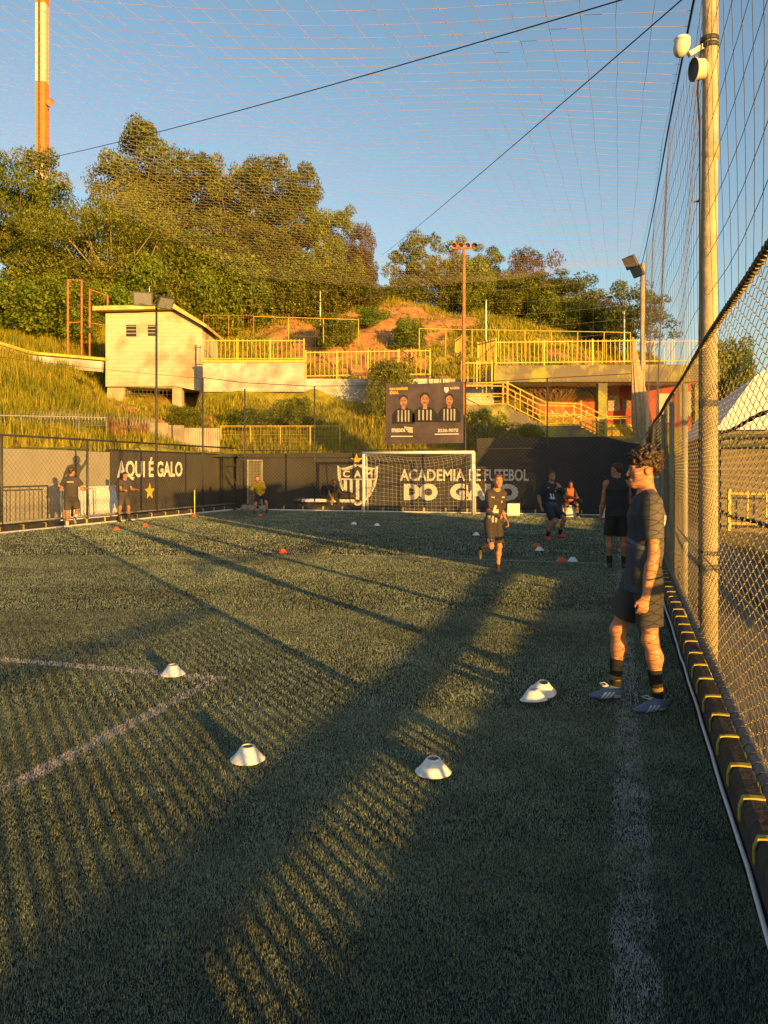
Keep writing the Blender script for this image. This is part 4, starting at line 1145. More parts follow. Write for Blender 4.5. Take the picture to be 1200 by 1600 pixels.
# floodlight pole at the left fence
def floodlight(parent, c, aim, s, body=None):
    aim = Vector(aim).normalized(); sx = aim.cross(Vector((0, 0, 1))).normalized(); uz = sx.cross(aim)
    g = MB(); P = []
    for dd, sc2 in ((0.0, 1.0), (-0.10 * s, 0.95), (-0.20 * s, 0.5)):
        for a, b_ in ((-1, -1), (1, -1), (1, 1), (-1, 1)): P.append(c + aim * dd + sx * a * 0.30 * s * sc2 + uz * b_ * 0.22 * s * sc2)
    g.add(P, [(0, 1, 2, 3), (8, 11, 10, 9)] + [(i + r * 4, (i + 1) % 4 + r * 4, (i + 1) % 4 + 4 + r * 4, i + 4 + r * 4) for r in range(2) for i in range(4)])
    fl = g.build('floodlight', body or M['lamp_body'], parent)
    g = MB(); g.add([c + aim * 0.004 + sx * a * 0.26 * s + uz * b_ * 0.18 * s for a, b_ in ((-1, -1), (1, -1), (1, 1), (-1, 1))], [(0, 1, 2, 3)]); g.build('glass', M['lamp_glass'], fl)
    return fl
l2 = thing('lamp_pole', (LX, 22.05, 0), 'thin dark pole with two square floodlights in front of the hut', 'lamp pole')
g = MB(); g.tube([(LX, 22.05, -0.03), (LX, 22.05, 6.95)], [0.045, 0.035], 10); g.build('pole', M['dark_steel'], l2, smooth=True)
g = MB(); g.bar((LX - 0.30, 21.55, 6.95), (LX + 0.40, 22.0, 6.95), 0.06); g.build('crossarm', M['dark_steel'], l2)
floodlight(l2, Vector((LX - 0.18, 21.55, 7.12)), (0.45, -0.8, -0.25), 1.05); floodlight(l2, Vector((LX + 0.42, 21.95, 7.02)), (0.75, -0.35, -0.55), 0.95)
# corner net pole
cp = thing('net_pole', (0.77, 27.6, 0), 'tall weathered net pole with black floodlights at the far corner', 'net pole')
g = MB(); g.tube([(0.77, 27.6, -0.03), (0.77, 27.6, 8.6)], [0.095, 0.075], 12); g.build('pole', M['pole_conc'], cp, smooth=True)
for k, (dx, dz, s) in enumerate(((-0.42, 8.62, 1.0), (-0.20, 8.30, 0.9))):
    floodlight(cp, Vector((0.77 + dx, 27.45, dz)), (-0.7, -0.5, -0.5), s); 
g = MB(); g.bar((0.77, 27.52, 8.4), (0.35, 27.55, 8.6), 0.05); g.build('bracket', M['dark_steel'], cp)
bn = thing('bundled_net', (0.62, 27.2, 1.7), 'gathered beige netting hanging in a long fold by the corner pole', 'net')
g = MB(); pts = [at(989, 527, 25.9), at(992, 560, 25.9), at(998, 610, 25.8), at(1003, 660, 25.8), at(1004, 690, 25.8)]
vs = []; n = 20; rr = [0.03, 0.10, 0.20, 0.28, 0.22]
for i, p in enumerate(pts):
    for k in range(n):
        an = 2 * math.pi * k / n; q = rr[i] * (1 + 0.25 * (k % 2)); vs.append(p + RGT * math.cos(an) * q + FWD * math.sin(an) * q * 0.5)
g.add(vs, [(i * n + k, i * n + (k + 1) % n, (i + 1) * n + (k + 1) % n, (i + 1) * n + k) for i in range(4) for k in range(n)])
g.build('folds', mat('beige_netting', (0.36, 0.26, 0.15), 0.9, 0.3, 12, 0.5, 60), bn)

# ---- striped mast beyond the trees
tw = thing('striped_mast', at(67, 300, 105), 'tall mast in orange and cream bands rising behind the trees', 'mast')
base = at(66, 300, 105)
cream = mat('mast_cream', (0.62, 0.56, 0.42), 0.6, 0.1, 1); orng = mat('mast_orange', (0.60, 0.20, 0.03), 0.6, 0.15, 1)
zz = [base.z - 18, at(66, 252, 105).z, at(66, 130, 105).z, at(66, 8, 105).z, at(66, -110, 105).z]
ms = [cream, orng, cream, orng]
for k in range(4):
    g = MB(); z0, z1 = zz[k], zz[k + 1]; r0 = 0.92
    for i in range(int((z1 - z0) / 2.6) + 1):
        pass
    g.prism([base + Vector((0, 0, z0 - base.z)) + Vector((math.cos(a) * r0, math.sin(a) * r0, 0)) for a in [YAW + math.pi / 4 + j * math.pi / 2 for j in range(4)]], (0, 0, z1 - z0 - 0.002))
    g.build('band', ms[k], tw)
g = MB(); c = base - FWD * 0.66 - RGT * 0.12
g.bar(Vector((c.x, c.y, zz[0])), Vector((c.x, c.y, zz[4])), 0.34, 0.1, up=FWD); g.build('cable_tray', mat('cable_tray', (0.12, 0.09, 0.05), 0.8), tw)
g = MB()
for dx in (0.70, 1.02): q = base + RGT * dx; g.tube([Vector((q.x, q.y, zz[0])), Vector((q.x, q.y, zz[4]))], 0.04, 5)
k = zz[0]
while k < zz[4]:
    g.tube([Vector((*(base + RGT * 0.70).xy, k)), Vector((*(base + RGT * 1.02).xy, k))], 0.03, 4); k += 0.6
g.build('ladder', M['rust'], tw)
g = MB(); q = at(79, 160, 104.5); g.lathe(q, [(0.0, -0.15), (0.5, 0.0), (0.55, 0.12), (0.5, 0.1)], 12, axis=-FWD); g.build('dish', mat('pink_dish', (0.45, 0.18, 0.12), 0.6), tw)

# ---- hall right of the pitch and added unseen boxes (their shade falls across the far half)
tb = thing('tarpaulin_hall', (6.5, 27, -0.1), 'hall with steep white tarpaulin roof and tan front beyond the right fence', 'building')
g = MB(); g.prism([(2.62, 22.3, -0.2), (10.6, 22.3, -0.2), (10.6, 22.3, 2.60), (2.62, 22.3, 2.60)], (0, 12.6, 0)); g.build('wall', M['tan_wall'], tb)
g = MB(); g.prism([(2.45, 22.1, 2.62), (10.8, 22.1, 2.62), (9.9, 22.1, 4.0), (9.2, 22.1, 4.5), (8.4, 22.1, 4.68), (4.9, 22.1, 4.68), (4.1, 22.1, 4.5), (3.4, 22.1, 4.0)], (0, 13.0, 0)); g.build('roof', M['tarp_white'], tb)
g = MB(); g.tube([(2.4, 22.0, 2.45), (10.8, 22.0, 2.45)], 0.05, 8); g.tube([(2.4, 22.0, 2.2), (10.8, 22.0, 2.2)], 0.05, 8)
for k in range(20): g.tube([(2.4 + k * 0.42, 22.0, 2.2), (2.6 + k * 0.42, 22.0, 2.45)], 0.025, 5)
g.build('truss', mat('green_truss', (0.05, 0.08, 0.06), 0.6), tb)
picket_fence('picket_railing', (2.65, 21.0, 0.1), (5.2, 21.0, 0.1), 0.95, 'low yellow railing in front of the tarpaulin hall', 0.4, 2)
sh = thing('added_shade_box', (4.6, 12, -0.1), 'unseen tan roofed box added outside the right fence to cast shade', 'shade caster')  # unseen box added for the shade on far turf and side wall
g = MB(); g.prism([(3.1, 7.3, -0.3), (4.4, 7.3, -0.3), (4.4, 7.3, 2.9), (3.1, 7.3, 2.9)], (0, 5.0, 0)); g.build('wall', M['tan_wall'], sh)
g = MB(); g.prism([(3.0, 7.2, 2.91), (4.5, 7.2, 2.91), (4.5, 7.2, 3.15), (3.0, 7.2, 3.0)], (0, 5.2, 0)); g.build('roof', M['corrug'], sh)
ls = thing('added_low_shade_box', (3.7, 14.4, -0.1), 'unseen low tan box added outside the right fence to cast shade', 'shade caster')  # lower unseen box added, its height set by the shade it throws
g = MB(); g.prism([(3.1, 12.45, -0.3), (4.2, 12.45, -0.3), (4.2, 12.45, 1.60), (3.1, 12.45, 1.60)], (0, 3.6, 0)); g.build('wall', M['tan_wall'], ls)
g = MB(); g.prism([(3.05, 12.44, 1.605), (4.25, 12.44, 1.605), (4.25, 12.44, 1.70), (3.05, 12.44, 1.68)], (0, 3.65, 0)); g.build('lid', M['corrug'], ls)
gt = thing('added_stripe_bars', (0.78, 0.0, -0.1), 'unseen row of upright bars added outside the right fence to stripe the turf with shadow', 'gate')  # unseen bars added to lay shadow stripes across the turf
for y in (-4.6, -0.9, 2.75):
    g = MB(); g.box((0.80, y, 1.0), (0.06, 0.06, 2.3)); g.build('post', M['dark_steel'], gt)
for z in (0.62, 2.05):
    g = MB(); g.box((0.80, -0.925, z), (0.03, 7.28, 0.035)); g.build('rail', M['dark_steel'], gt)
bme = MB(); bme.box((0, 0, 1.0), (0.021, 0.021, 2.15)); bme = bme.mesh(); bme.materials.append(M['dark_steel'])
for k in range(64):
    o = link_mesh('bar', bme, None, gt); o.location = Vector((0.84, -4.5 + 0.113 * k, 0)) - ORG[gt.name] + Vector((0, 0, -0.06))
bw = thing('added_shade_wall', (0.95, -1.4, -0.1), 'unseen low block wall added outside the right fence to shade the near turf', 'wall')  # unseen wall added to keep sun off the nearest turf
g = MB()
for k in range(9):
    for j in range(3):
        g.bbox((0.95, -3.45 + 0.40 * k + (0.1 if j % 2 else 0), -0.17 + 0.2 * j), (0.18, 0.39, 0.195), 0, 0.008)
g.build('blocks', M['concrete'], bw)
# second fence: green cords and posts in the yard
nf = thing('cord_fence', (1.55, 10, 0), 'sagging dark green cord fence in the yard behind the chain link', 'fence')
for y in (14.2, 20.5):
    g = MB(); g.tube([(1.55, y, -0.2), (1.55, y, 2.3)], 0.03, 8); g.build('post', M['dark_steel'], nf, smooth=True)
gm_ = mat('green_cord', (0.02, 0.045, 0.03), 0.9)
for z in (0.02, 0.95, 2.2):
    g = MB(); ys = np.arange(3.0, 20.6, 0.25)
    g.tube([(1.55, y, z - 0.06 * math.sin((y - 4) / 5.5 * math.pi) ** 2 + 0.006 * math.sin(y * 25)) for y in ys], [0.026 + 0.008 * math.sin(i * 2.2) for i in range(len(ys))], 6); g.build('cord', gm_, nf, smooth=True)
# ================================================================ trees
def leaf_mat(name, c1, c2, trans=0.35):
    m, t, b = _nodes(name)
    at_ = t.nodes.new('ShaderNodeAttribute'); at_.attribute_name = 'col'
    oi = t.nodes.new('ShaderNodeObjectInfo')
    hs = t.nodes.new('ShaderNodeHueSaturation')
    mr = t.nodes.new('ShaderNodeMapRange'); mr.inputs['To Min'].default_value = 0.80; mr.inputs['To Max'].default_value = 1.18
    t.links.new(oi.outputs['Random'], mr.inputs['Value']); t.links.new(mr.outputs['Result'], hs.inputs['Value'])
    mr2 = t.nodes.new('ShaderNodeMapRange'); mr2.inputs['To Min'].default_value = 0.485; mr2.inputs['To Max'].default_value = 0.515
    t.links.new(oi.outputs['Random'], mr2.inputs['Value']); t.links.new(mr2.outputs['Result'], hs.inputs['Hue'])
    t.links.new(at_.outputs['Color'], hs.inputs['Color'])
    t.links.new(hs.outputs['Color'], b.inputs['Base Color']); b.inputs['Roughness'].default_value = 0.6; b.inputs['Specular IOR Level'].default_value = 0.25
    tr = t.nodes.new('ShaderNodeBsdfTranslucent'); t.links.new(hs.outputs['Color'], tr.inputs['Color'])
    mx = t.nodes.new('ShaderNodeMixShader'); mx.inputs[0].default_value = trans
    t.links.new(b.outputs[0], mx.inputs[1]); t.links.new(tr.outputs[0], mx.inputs[2]); t.links.new(mx.outputs[0], t.nodes['Material Output'].inputs['Surface'])
    return m
LEAF = leaf_mat('leaves', 0, 0)

def tree_meshes(seed, rx, rz, trunk_h, nclump, leaves, leaf, pal, umbrella=0.5, cl_r=(0.9, 1.5), flat=0.55, stems=1, trunk_r=0.25, sparse=0.0):
    """unit tree standing at the origin: crown radius rx, crown half-height rz, crown centre at trunk_h + rz*0.6"""
    r = np.random.default_rng(seed); rr = random.Random(seed)
    cz = trunk_h + rz * 0.75
    cl = []
    tries = 0
    while len(cl) < nclump and tries < 6000:
        tries += 1
        v = r.normal(0, 1, 3); v /= np.linalg.norm(v)
        if v[2] < -0.75: v[2] *= -0.6
        rad = 0.62 + 0.38 * r.uniform() ** 0.6 if r.uniform() < 0.8 else r.uniform(0.2, 0.6)
        p = np.array([v[0] * rx * rad, v[1] * rx * rad, cz + v[2] * rz * rad])
        # lumpy outline
        s = 0.82 + 0.36 * mnoise.noise(Vector((v[0] * 1.7 + seed, v[1] * 1.7, v[2] * 1.7))) * 1.4
        p[0] *= s; p[1] *= s; p[2] = cz + (p[2] - cz) * s
        cr = r.uniform(*cl_r)
        if all(np.linalg.norm(p - q) > 0.55 * (cr + c2) for q, c2 in cl): cl.append((p, cr))
    V = []; Cc = []
    per = int(leaves / max(1, len(cl)))
    c1, c2, c3 = [np.array(c) for c in pal]
    for (p, cr) in cl:
        n = int(per * (cr / np.mean(cl_r)) ** 2 * r.uniform(0.65, 1.25) * (1 - sparse * r.uniform()))
        u = r.normal(0, 1, (n, 3)); u /= np.linalg.norm(u, axis=1)[:, None]
        rad = r.uniform(0.25, 1.0, n) ** 0.55 * (0.8 + 0.4 * vnoise(u[:, 0] + p[0], u[:, 1] + u[:, 2] + p[1], 2.2, seed * 0.1))
        q = u * rad[:, None] * cr; q[:, 2] *= flat; q = q + p
        q[:, 2] -= 0.10 * (np.hypot(q[:, 0] - p[0], q[:, 1] - p[1]) ** 2) / cr
        nrm = r.normal(0, 0.75, (n, 3)) + np.array([0, 0, 0.75]) + u * 0.4; nrm /= np.linalg.norm(nrm, axis=1)[:, None]
        t1 = np.cross(nrm, r.normal(0, 1, (n, 3))); t1 /= np.linalg.norm(t1, axis=1)[:, None]; t2 = np.cross(nrm, t1)
        L = leaf * r.uniform(0.6, 1.3, n); W = L * r.uniform(0.38, 0.6, n)
        v = np.empty((n, 4, 3), dtype=np.float32)
        v[:, 0] = q - t1 * (L / 2)[:, None]; v[:, 1] = q + t2 * (W / 2)[:, None]; v[:, 2] = q + t1 * (L / 2)[:, None]; v[:, 3] = q - t2 * (W / 2)[:, None]
        V.append(v.reshape(-1, 3))
        k = r.uniform(0, 1, (n, 1)); base = c1 * (1 - k) + c2 * k
        kk = r.uniform(0, 1, n) < 0.10; base[kk] = c3
        base = base * (r.uniform(0.85, 1.15) * r.uniform(0.8, 1.2, (n, 1)))
        Cc.append(np.repeat(base, 4, axis=0))
    V = np.concatenate(V); Cc = np.concatenate(Cc)
    crown = np_mesh('crown', V, np.arange(len(V)).reshape(-1, 4), Cc, 4); crown.materials.append(LEAF)
    g = MB()
    for s in range(stems):
        a = s * 2.4 + rr.uniform(0, 1); sp_ = 0.0 if stems == 1 else rx * 0.16
        top = Vector((math.cos(a) * sp_ * 2, math.sin(a) * sp_ * 2, trunk_h + rz * 0.45))
        pts = [Vector((math.cos(a) * sp_ * 0.3, math.sin(a) * sp_ * 0.3, -0.8))]
        for k in range(1, 6):
            f = k / 5; pts.append(pts[0].lerp(top, f) + Vector((rr.uniform(-.15, .15), rr.uniform(-.15, .15), 0)) * trunk_r * 3)
        rs = [trunk_r * (1.15 - 0.75 * k / 5) / (1 if stems == 1 else 1.4) for k in range(6)]
        g.tube(pts, rs, 7)
        for (p, cr) in cl[s::stems]:
            if rr.random() < 0.85:
                st_ = pts[2 + rr.randrange(3)] ; e = Vector(p); mid = st_.lerp(e, 0.5) + Vector((0, 0, -0.25 * rr.random() * (e - st_).length * 0.5 + 0.1))
                g.tube([st_, st_.lerp(mid, 0.6), mid, mid.lerp(e, 0.6), e], [trunk_r * .38, trunk_r * .30, trunk_r * 0.22, trunk_r * .14, trunk_r * 0.06], 5, False)
    trunk = g.mesh(smooth=True); trunk.materials.append(M['bark_pale'] if stems > 1 else M['bark'])
    return trunk, crown
G1 = ((0.075, 0.110, 0.014), (0.165, 0.195, 0.022), (0.25, 0.25, 0.03))
G2 = ((0.090, 0.125, 0.014), (0.205, 0.220, 0.024), (0.28, 0.26, 0.03))
G3 = ((0.13, 0.165, 0.018), (0.22, 0.245, 0.026), (0.26, 0.22, 0.04))
G4 = ((0.10, 0.07, 0.03), (0.17, 0.11, 0.04), (0.09, 0.09, 0.02))
G5 = ((0.09, 0.15, 0.014), (0.18, 0.23, 0.020), (0.24, 0.26, 0.028))
TV = {
    'broad_a': tree_meshes(1, 5.2, 4.2, 2.2, 46, 30000, 0.24, G1, cl_r=(1.0, 1.9), flat=0.48, trunk_r=0.30),
    'broad_b': tree_meshes(2, 5.4, 4.0, 2.0, 46, 30000, 0.24, G2, cl_r=(1.0, 1.9), flat=0.48, trunk_r=0.28),
    'broad_c': tree_meshes(3, 4.4, 4.2, 1.8, 40, 24000, 0.24, G1, cl_r=(0.9, 1.6), flat=0.5, trunk_r=0.24),
    'feather': tree_meshes(4, 7.4, 3.4, 2.2, 80, 42000, 0.19, G3, cl_r=(1.0, 1.8), flat=0.7, stems=5, trunk_r=0.26),
    'open': tree_meshes(5, 3.6, 2.6, 2.4, 28, 12000, 0.24, G3, cl_r=(0.7, 1.2), flat=0.6, trunk_r=0.16, sparse=0.5),
    'russet': tree_meshes(6, 4.2, 3.4, 1.6, 42, 20000, 0.23, G4, cl_r=(0.9, 1.4), flat=0.7, trunk_r=0.2),
    'bush': tree_meshes(7, 2.5, 2.0, 0.1, 30, 15000, 0.19, G2, cl_r=(0.7, 1.1), flat=0.85, stems=4, trunk_r=0.08),
    'bush_b': tree_meshes(8, 2.3, 1.8, 0.1, 28, 13000, 0.21, G5, cl_r=(0.6, 1.0), flat=0.85, stems=4, trunk_r=0.07),
    'thin': tree_meshes(9, 2.6, 2.8, 2.0, 20, 6000, 0.22, G1, cl_r=(0.6, 1.0), flat=0.55, trunk_r=0.13, sparse=0.6),
}
RXZ = {}
for k_, (t_, c_) in TV.items():
    co = np.empty(len(c_.vertices) * 3, dtype=np.float32); c_.vertices.foreach_get('co', co); co = co.reshape(-1, 3)
    RXZ[k_] = (float(np.percentile(np.abs(co[:, 0]), 99)), float(np.percentile(co[:, 2], 99.5)))
def tree(kind, px, d, ytop, wpx, label, name='tree', group=None, rot=None, base=None, cat='tree'):
    """place a tree: bearing px, distance d, crown top at ytop, crown width wpx in photo pixels"""
    b = base if base is not None else terr_pt(px, d); zt = at(px, ytop, d).z
    rx, hz = RXZ[kind]; sx = wpx / 1200 * d / (2 * rx); sz = max(0.3, (zt - b.z) / hz)
    t_ = thing(name, b, label, cat, group); t_.rotation_euler = (0, 0, rnd.uniform(0, 6.28) if rot is None else rot); t_.scale = (sx, sx, sz)
    tr, cr = TV[kind]
    o1 = bpy.data.objects.new('trunk', tr); o2 = bpy.data.objects.new('crown', cr)
    for o_ in (o1, o2): C.objects.link(o_); o_.parent = t_; ORG[o_.name] = ORG[t_.name]
    return t_
GB = 'dark broad trees on the hilltop'
tree('broad_a', 25, 72, 238, 150, 'dark broad tree standing beneath the striped mast')
tree('broad_b', -90, 66, 250, 200, 'dark tree at the hill edge left of the striped mast')
tree('broad_a', 215, 78, 206, 150, 'tallest dark tree of the hilltop grove with ragged crown')
tree('broad_c', 290, 76, 236, 130, 'broad green tree of the hilltop grove right of the tallest one', group=GB)
tree('broad_b', 370, 74, 256, 150, 'broad green tree of the hilltop grove right of the tallest one', group=GB)
tree('broad_a', 445, 71, 258, 135, 'broad green tree of the hilltop grove right of the tallest one', group=GB)
tree('broad_b', 515, 68, 325, 110, 'rounded tree ending the hilltop grove above the earth slope')
tree('russet', 565, 67, 352, 52, 'small russet leaved tree at the right end of the hilltop grove')
tree('feather', 195, 60, 302, 290, 'wide feathery olive tree with many pale stems above the hut')
tree('broad_c', 85, 64, 330, 130, 'dark tree between the feathery olive tree and the left edge')
tree('broad_b', 420, 63, 352, 150, 'lower green tree in front of the hilltop grove')
tree('broad_c', 330, 62, 350, 140, 'lower green tree beside the feathery olive tree')
for px, yt, wp, d in ((200, 440, 120, 56), (365, 395, 150, 60), (300, 400, 150, 59), (480, 400, 120, 61), (250, 400, 130, 58), (60, 400, 150, 58), (150, 410, 130, 57), (540, 410, 80, 61), (330, 425, 110, 57), (395, 420, 120, 58), (455, 425, 120, 58), (515, 432, 110, 58), (560, 440, 90, 58), (280, 430, 110, 56), (15, 445, 130, 55), (110, 440, 110, 53)):
    tree('bush' if rnd.random() < 0.6 else 'bush_b', px, d, yt, wp, 'leafy green bush at the foot of the hilltop trees', 'bush', 'bushes below the hilltop trees', cat='bush')
tree('bush_b', 60, 48, 435, 150, 'pale green bush with spreading branches left of the pipe frame', 'bush', cat='bush')
# right-hand ridge
tree('open', 655, 66, 365, 85, 'open crowned tree standing alone on the ridge left of the rusty pole')
tree('open', 710, 67, 376, 90, 'open crowned olive tree behind the rusty floodlight pole')
tree('broad_c', 752, 68, 382, 70, 'dense tree on the ridge right of the rusty pole')
tree('russet', 822, 66, 392, 90, 'russet topped tree on the ridge')
tree('broad_b', 790, 63, 428, 100, 'olive tree low on the ridge in front of the russet one')
tree('broad_c', 860, 62, 425, 100, 'olive green tree at the right end of the ridge')
tree('thin', 900, 60, 430, 90, 'thin twiggy tree right of the ridge trees')
tree('russet', 930, 62, 462, 90, 'low brownish tree right of the thin twiggy one')
tree('thin', 985, 52, 436, 100, 'sparse dark tree behind the corner net pole')
tree('thin', 1015, 50, 465, 80, 'low sparse tree just right of the corner net pole')
tree('bush', 950, 56, 478, 90, 'dark bush behind the bridge railing', 'bush', cat='bush')
for px, yt, wp, d in ((700, 425, 80, 62), (640, 432, 80, 62), (745, 430, 80, 61), (800, 455, 110, 60), (860, 465, 100, 58), (905, 480, 90, 57), (600, 448, 50, 61), (840, 440, 110, 61)):
    tree('bush', px, d, yt, wp, 'dark bush at the foot of the ridge trees', 'bush', 'bushes below the ridge trees', cat='bush')
for px, yt, wp, d, lb in ((520, 492, 70, 51, 'broad leaved bush on the orange earth slope'), (640, 498, 60, 50, 'small bush on the earth slope above the long railing'), (575, 480, 60, 54, 'bush high on the orange earth slope'),
                      (612, 560, 90, 38.6, 'bright green bush growing over the low wall left of the poster'), (465, 622, 70, 36, 'small bush on the grass above the yellow mesh fence'), (290, 640, 60, 36, 'green bush under the hut pier'),
                      (390, 640, 90, 36, 'bush on the grass slope below the stained wall'), (755, 640, 70, 34.5, 'dark bush under the staircase landing'), (820, 662, 70, 33.5, 'low bush below the staircase'), (1148, 530, 80, 45, 'bush behind the deck beyond the right fence')):
    tree(rnd.choice(['bush', 'bush_b']), px, d, yt, wp, lb, 'bush', cat='bush')
# spiky plants above the end wall right of the poster
def spiky(px, d, h, n, label):
    b = terr_pt(px, d); t_ = thing('spiky_plant', b, label, 'plant', 'spiky plants above the end wall'); g = MB()
    for k in range(n):
        a = rnd.uniform(0, 6.28); ln = rnd.uniform(0.15, 0.75); L = h * rnd.uniform(0.6, 1.1); q = Vector((math.cos(a), math.sin(a), 0)); s = Vector((-q.y, q.x, 0)) * 0.035
        p0 = b + q * 0.1 - Vector((0, 0, .1)); p1 = p0 + q * ln * L * 0.45 + Vector((0, 0, L * 0.7)); p2 = p0 + q * ln * L + Vector((0, 0, L * (1 - 0.35 * ln)))
        g.add([p0 - s, p0 + s, p1 + s * .8, p1 - s * .8, p2], [(0, 1, 2, 3), (3, 2, 4)])
    m_ = mat('spiky_leaf', (0.12, 0.14, 0.03), 0.6, 0.4, 6); o = g.build('leaves', m_, t_); return t_
for px, d, h in ((738, 31.5, 1.2), (762, 32, 1.7), (782, 31.6, 1.2), (800, 32.4, 1.4), (822, 31.5, 0.9), (745, 33, 1.5)):
    spiky(px, d, h, 60, 'spiky green clump above the end wall right of the poster')
# ================================================================ overhead net, poles, cables
def right_edge_z(Y):
    return float(np.interp(Y, [0, 6.4, 10.9, 15, 21, 27.6], [5.0, 5.45, 6.1, 6.55, 7.4, 8.5]))
def roof_z(X, Y):
    u = min(1, max(0, (0.6 - X) / 15.1))
    zl = 9.3; zr = right_edge_z(Y); z = zr * (1 - u) + zl * u
    # ridge along the two cables that fan out from the near pole
    z += -0.55 * math.sin(math.pi * u) * (0.6 + 0.4 * math.sin(Y * 0.35 + X * 0.22))
    z += 0.10 * mnoise.noise(Vector((X * 0.35, Y * 0.35, 2.0)))
    return z
ron = thing('overhead_net', (-7, 14, 8), 'wide brown safety net stretched over the pitch against the sky', 'net')
g = MB(); sp_n = 0.31
X = 0.6
while X > -14.5:
    g.tube([(X + 0.03 * mnoise.noise(Vector((X, y, 1.0))), y, roof_z(X, y)) for y in np.arange(1.0, 27.6, 0.7)], 0.0026, 3, False); X -= sp_n
Y = 1.0
while Y < 27.6:
    g.tube([(x, Y + 0.03 * mnoise.noise(Vector((x, Y, 5.0))), roof_z(x, Y)) for x in np.arange(0.6, -14.6, -0.7)], 0.0026, 3, False); Y += sp_n
o = g.build('mesh', M['netcord'], ron); o['kind'] = 'stuff'
sn = thing('side_net', (0.65, 14, 2.5), 'tall safety net rising above the black fence rail on the right', 'net')
g = MB(); y = 0.6
while y < 27.6:
    g.tube([(fence_x(y) + 0.05 + 0.03 * math.sin(z * 1.1 + y), y, z) for z in np.linspace(2.5, right_edge_z(y), 8)], 0.0026, 3, False); y += 0.29
z = 2.6
while z < 8.4:
    y0 = 0.6
    while y0 < 27.5 and right_edge_z(y0) < z: y0 += 0.3
    pts = [(fence_x(yy) + 0.05 + 0.03 * math.sin(z * 1.1 + yy), yy, z - 0.03 * math.sin(yy * 1.5)) for yy in np.arange(y0, 27.6, 0.6)]
    if len(pts) > 1: g.tube(pts, 0.0026, 3, False)
    z += 0.29
o = g.build('mesh', mat('pale_net_cord', (0.34, 0.27, 0.20), 0.9, 0.2, 5), sn); o['kind'] = 'stuff'
g = MB(); g.tube([(fence_x(y), y, right_edge_z(y)) for y in np.arange(0.6, 27.7, 0.6)], 0.011, 6); g.build('edge_rope', M['rope'], sn)
fn = thing('end_net', (-7, 27.55, 4.7), 'dark safety net rising above the end fence to the overhead net', 'net')
g = MB(); x = 0.5
while x > -14.5:
    g.tube([(x, 27.55, zz_) for zz_ in np.linspace(4.72, roof_z(x, 27.55), 5)], 0.0025, 3, False); x -= 0.45
z = 4.9
while z < 9.3:
    g.tube([(xx, 27.55, z + 0.05 * math.sin(xx * 0.9 + z)) for xx in np.arange(0.5, -14.6, -0.6) if roof_z(xx, 27.55) > z + 0.05] or [(0, 27.55, z), (0.01, 27.55, z)], 0.0025, 3, False); z += 0.45
o = g.build('mesh', M['netcord'], fn); o['kind'] = 'stuff'

# near net pole with camera and loudspeaker
PX_, PY_ = 0.66, 6.36
np_ = thing('net_pole', (PX_, PY_, 0), 'thick weathered pole with camera and loudspeaker beside the standing boy', 'net pole')
pts = [(PX_, PY_, -0.1), (PX_ + 0.004, PY_, 1.5), (PX_, PY_, 3.1), (PX_ + 0.012, PY_, 4.6), (PX_ + 0.005, PY_, 6.2)]
g = MB(); g.tube(pts, [0.064, 0.062, 0.060, 0.058, 0.055], 20); g.build('pole', M['pole_conc'], np_, smooth=True)
g = MB(); g.tube([(PX_ + 0.010, PY_, 3.93), (PX_ + 0.011, PY_, 4.05)], 0.0615, 20); g.build('joint', M['pole_conc'], np_, smooth=True)
for z in (0.90, 4.78, 4.83): g = MB(); g.tube([(PX_ + .005, PY_, z), (PX_ + .005, PY_, z + 0.035)], 0.068, 16); g.build('clamp', M['dark_steel'], np_, smooth=True)
g = MB(); g.bar((PX_ - 0.04, PY_ - 0.02, 4.80), (PX_ - 0.15, PY_ - 0.08, 4.72), 0.035); g.build('camera_arm', M['cream'], np_)
aim = Vector((-0.55, -0.25, -0.45)).normalized(); c = Vector((PX_ - 0.20, PY_ - 0.10, 4.79))
g = MB(); g.lathe(c, [(0.0, -0.075), (0.028, -0.07), (0.050, -0.045), (0.060, -0.01), (0.058, 0.03), (0.046, 0.065), (0.026, 0.088), (0.0, 0.095)], 20, axis=Vector((-0.30, -0.1, -1))); cm = g.build('dome_camera', M['cream'], np_, smooth=True)
g = MB(); g.lathe(c + Vector((0, 0, 0.04)), [(0.054, -0.005), (0.061, 0.005), (0.054, 0.015)], 20); g.build('rim', M['white_paint'], cm, smooth=True)
c = Vector((PX_ - 0.055, PY_ - 0.07, 4.60)); ax = Vector((-0.85, -0.35, -0.1)).normalized()
g = MB(); g.lathe(c, [(0.0, -0.02), (0.07, -0.015), (0.075, 0.0), (0.075, 0.055), (0.085, 0.06), (0.085, 0.07)], 22, axis=ax); sk = g.build('loudspeaker', M['cream'], np_, smooth=True)
g = MB(); g.lathe(c, [(0.083, 0.066), (0.05, 0.045), (0.02, 0.05), (0.0, 0.052)], 22, axis=ax); g.build('grille', M['lamp_body'], sk, smooth=True)
cab = [(PX_ - 0.06, PY_ - 0.05, 4.80), (PX_ - 0.085, PY_ - 0.05, 4.45), (PX_ - 0.068, PY_ - 0.03, 4.2), (PX_ - 0.066, PY_ - 0.02, 3.2), (PX_ - 0.068, PY_ - 0.02, 2.5), (PX_ - 0.07, PY_ - 0.02, 0.4)]
g = MB(); g.tube(cab, 0.007, 6); g.build('cable', M['rope'], np_, smooth=True)
g = MB(); g.bar((PX_ - 0.06, PY_, 3.62), (PX_ - 0.11, PY_ - 0.01, 3.62), 0.012); g.build('hook', M['dark_steel'], np_)
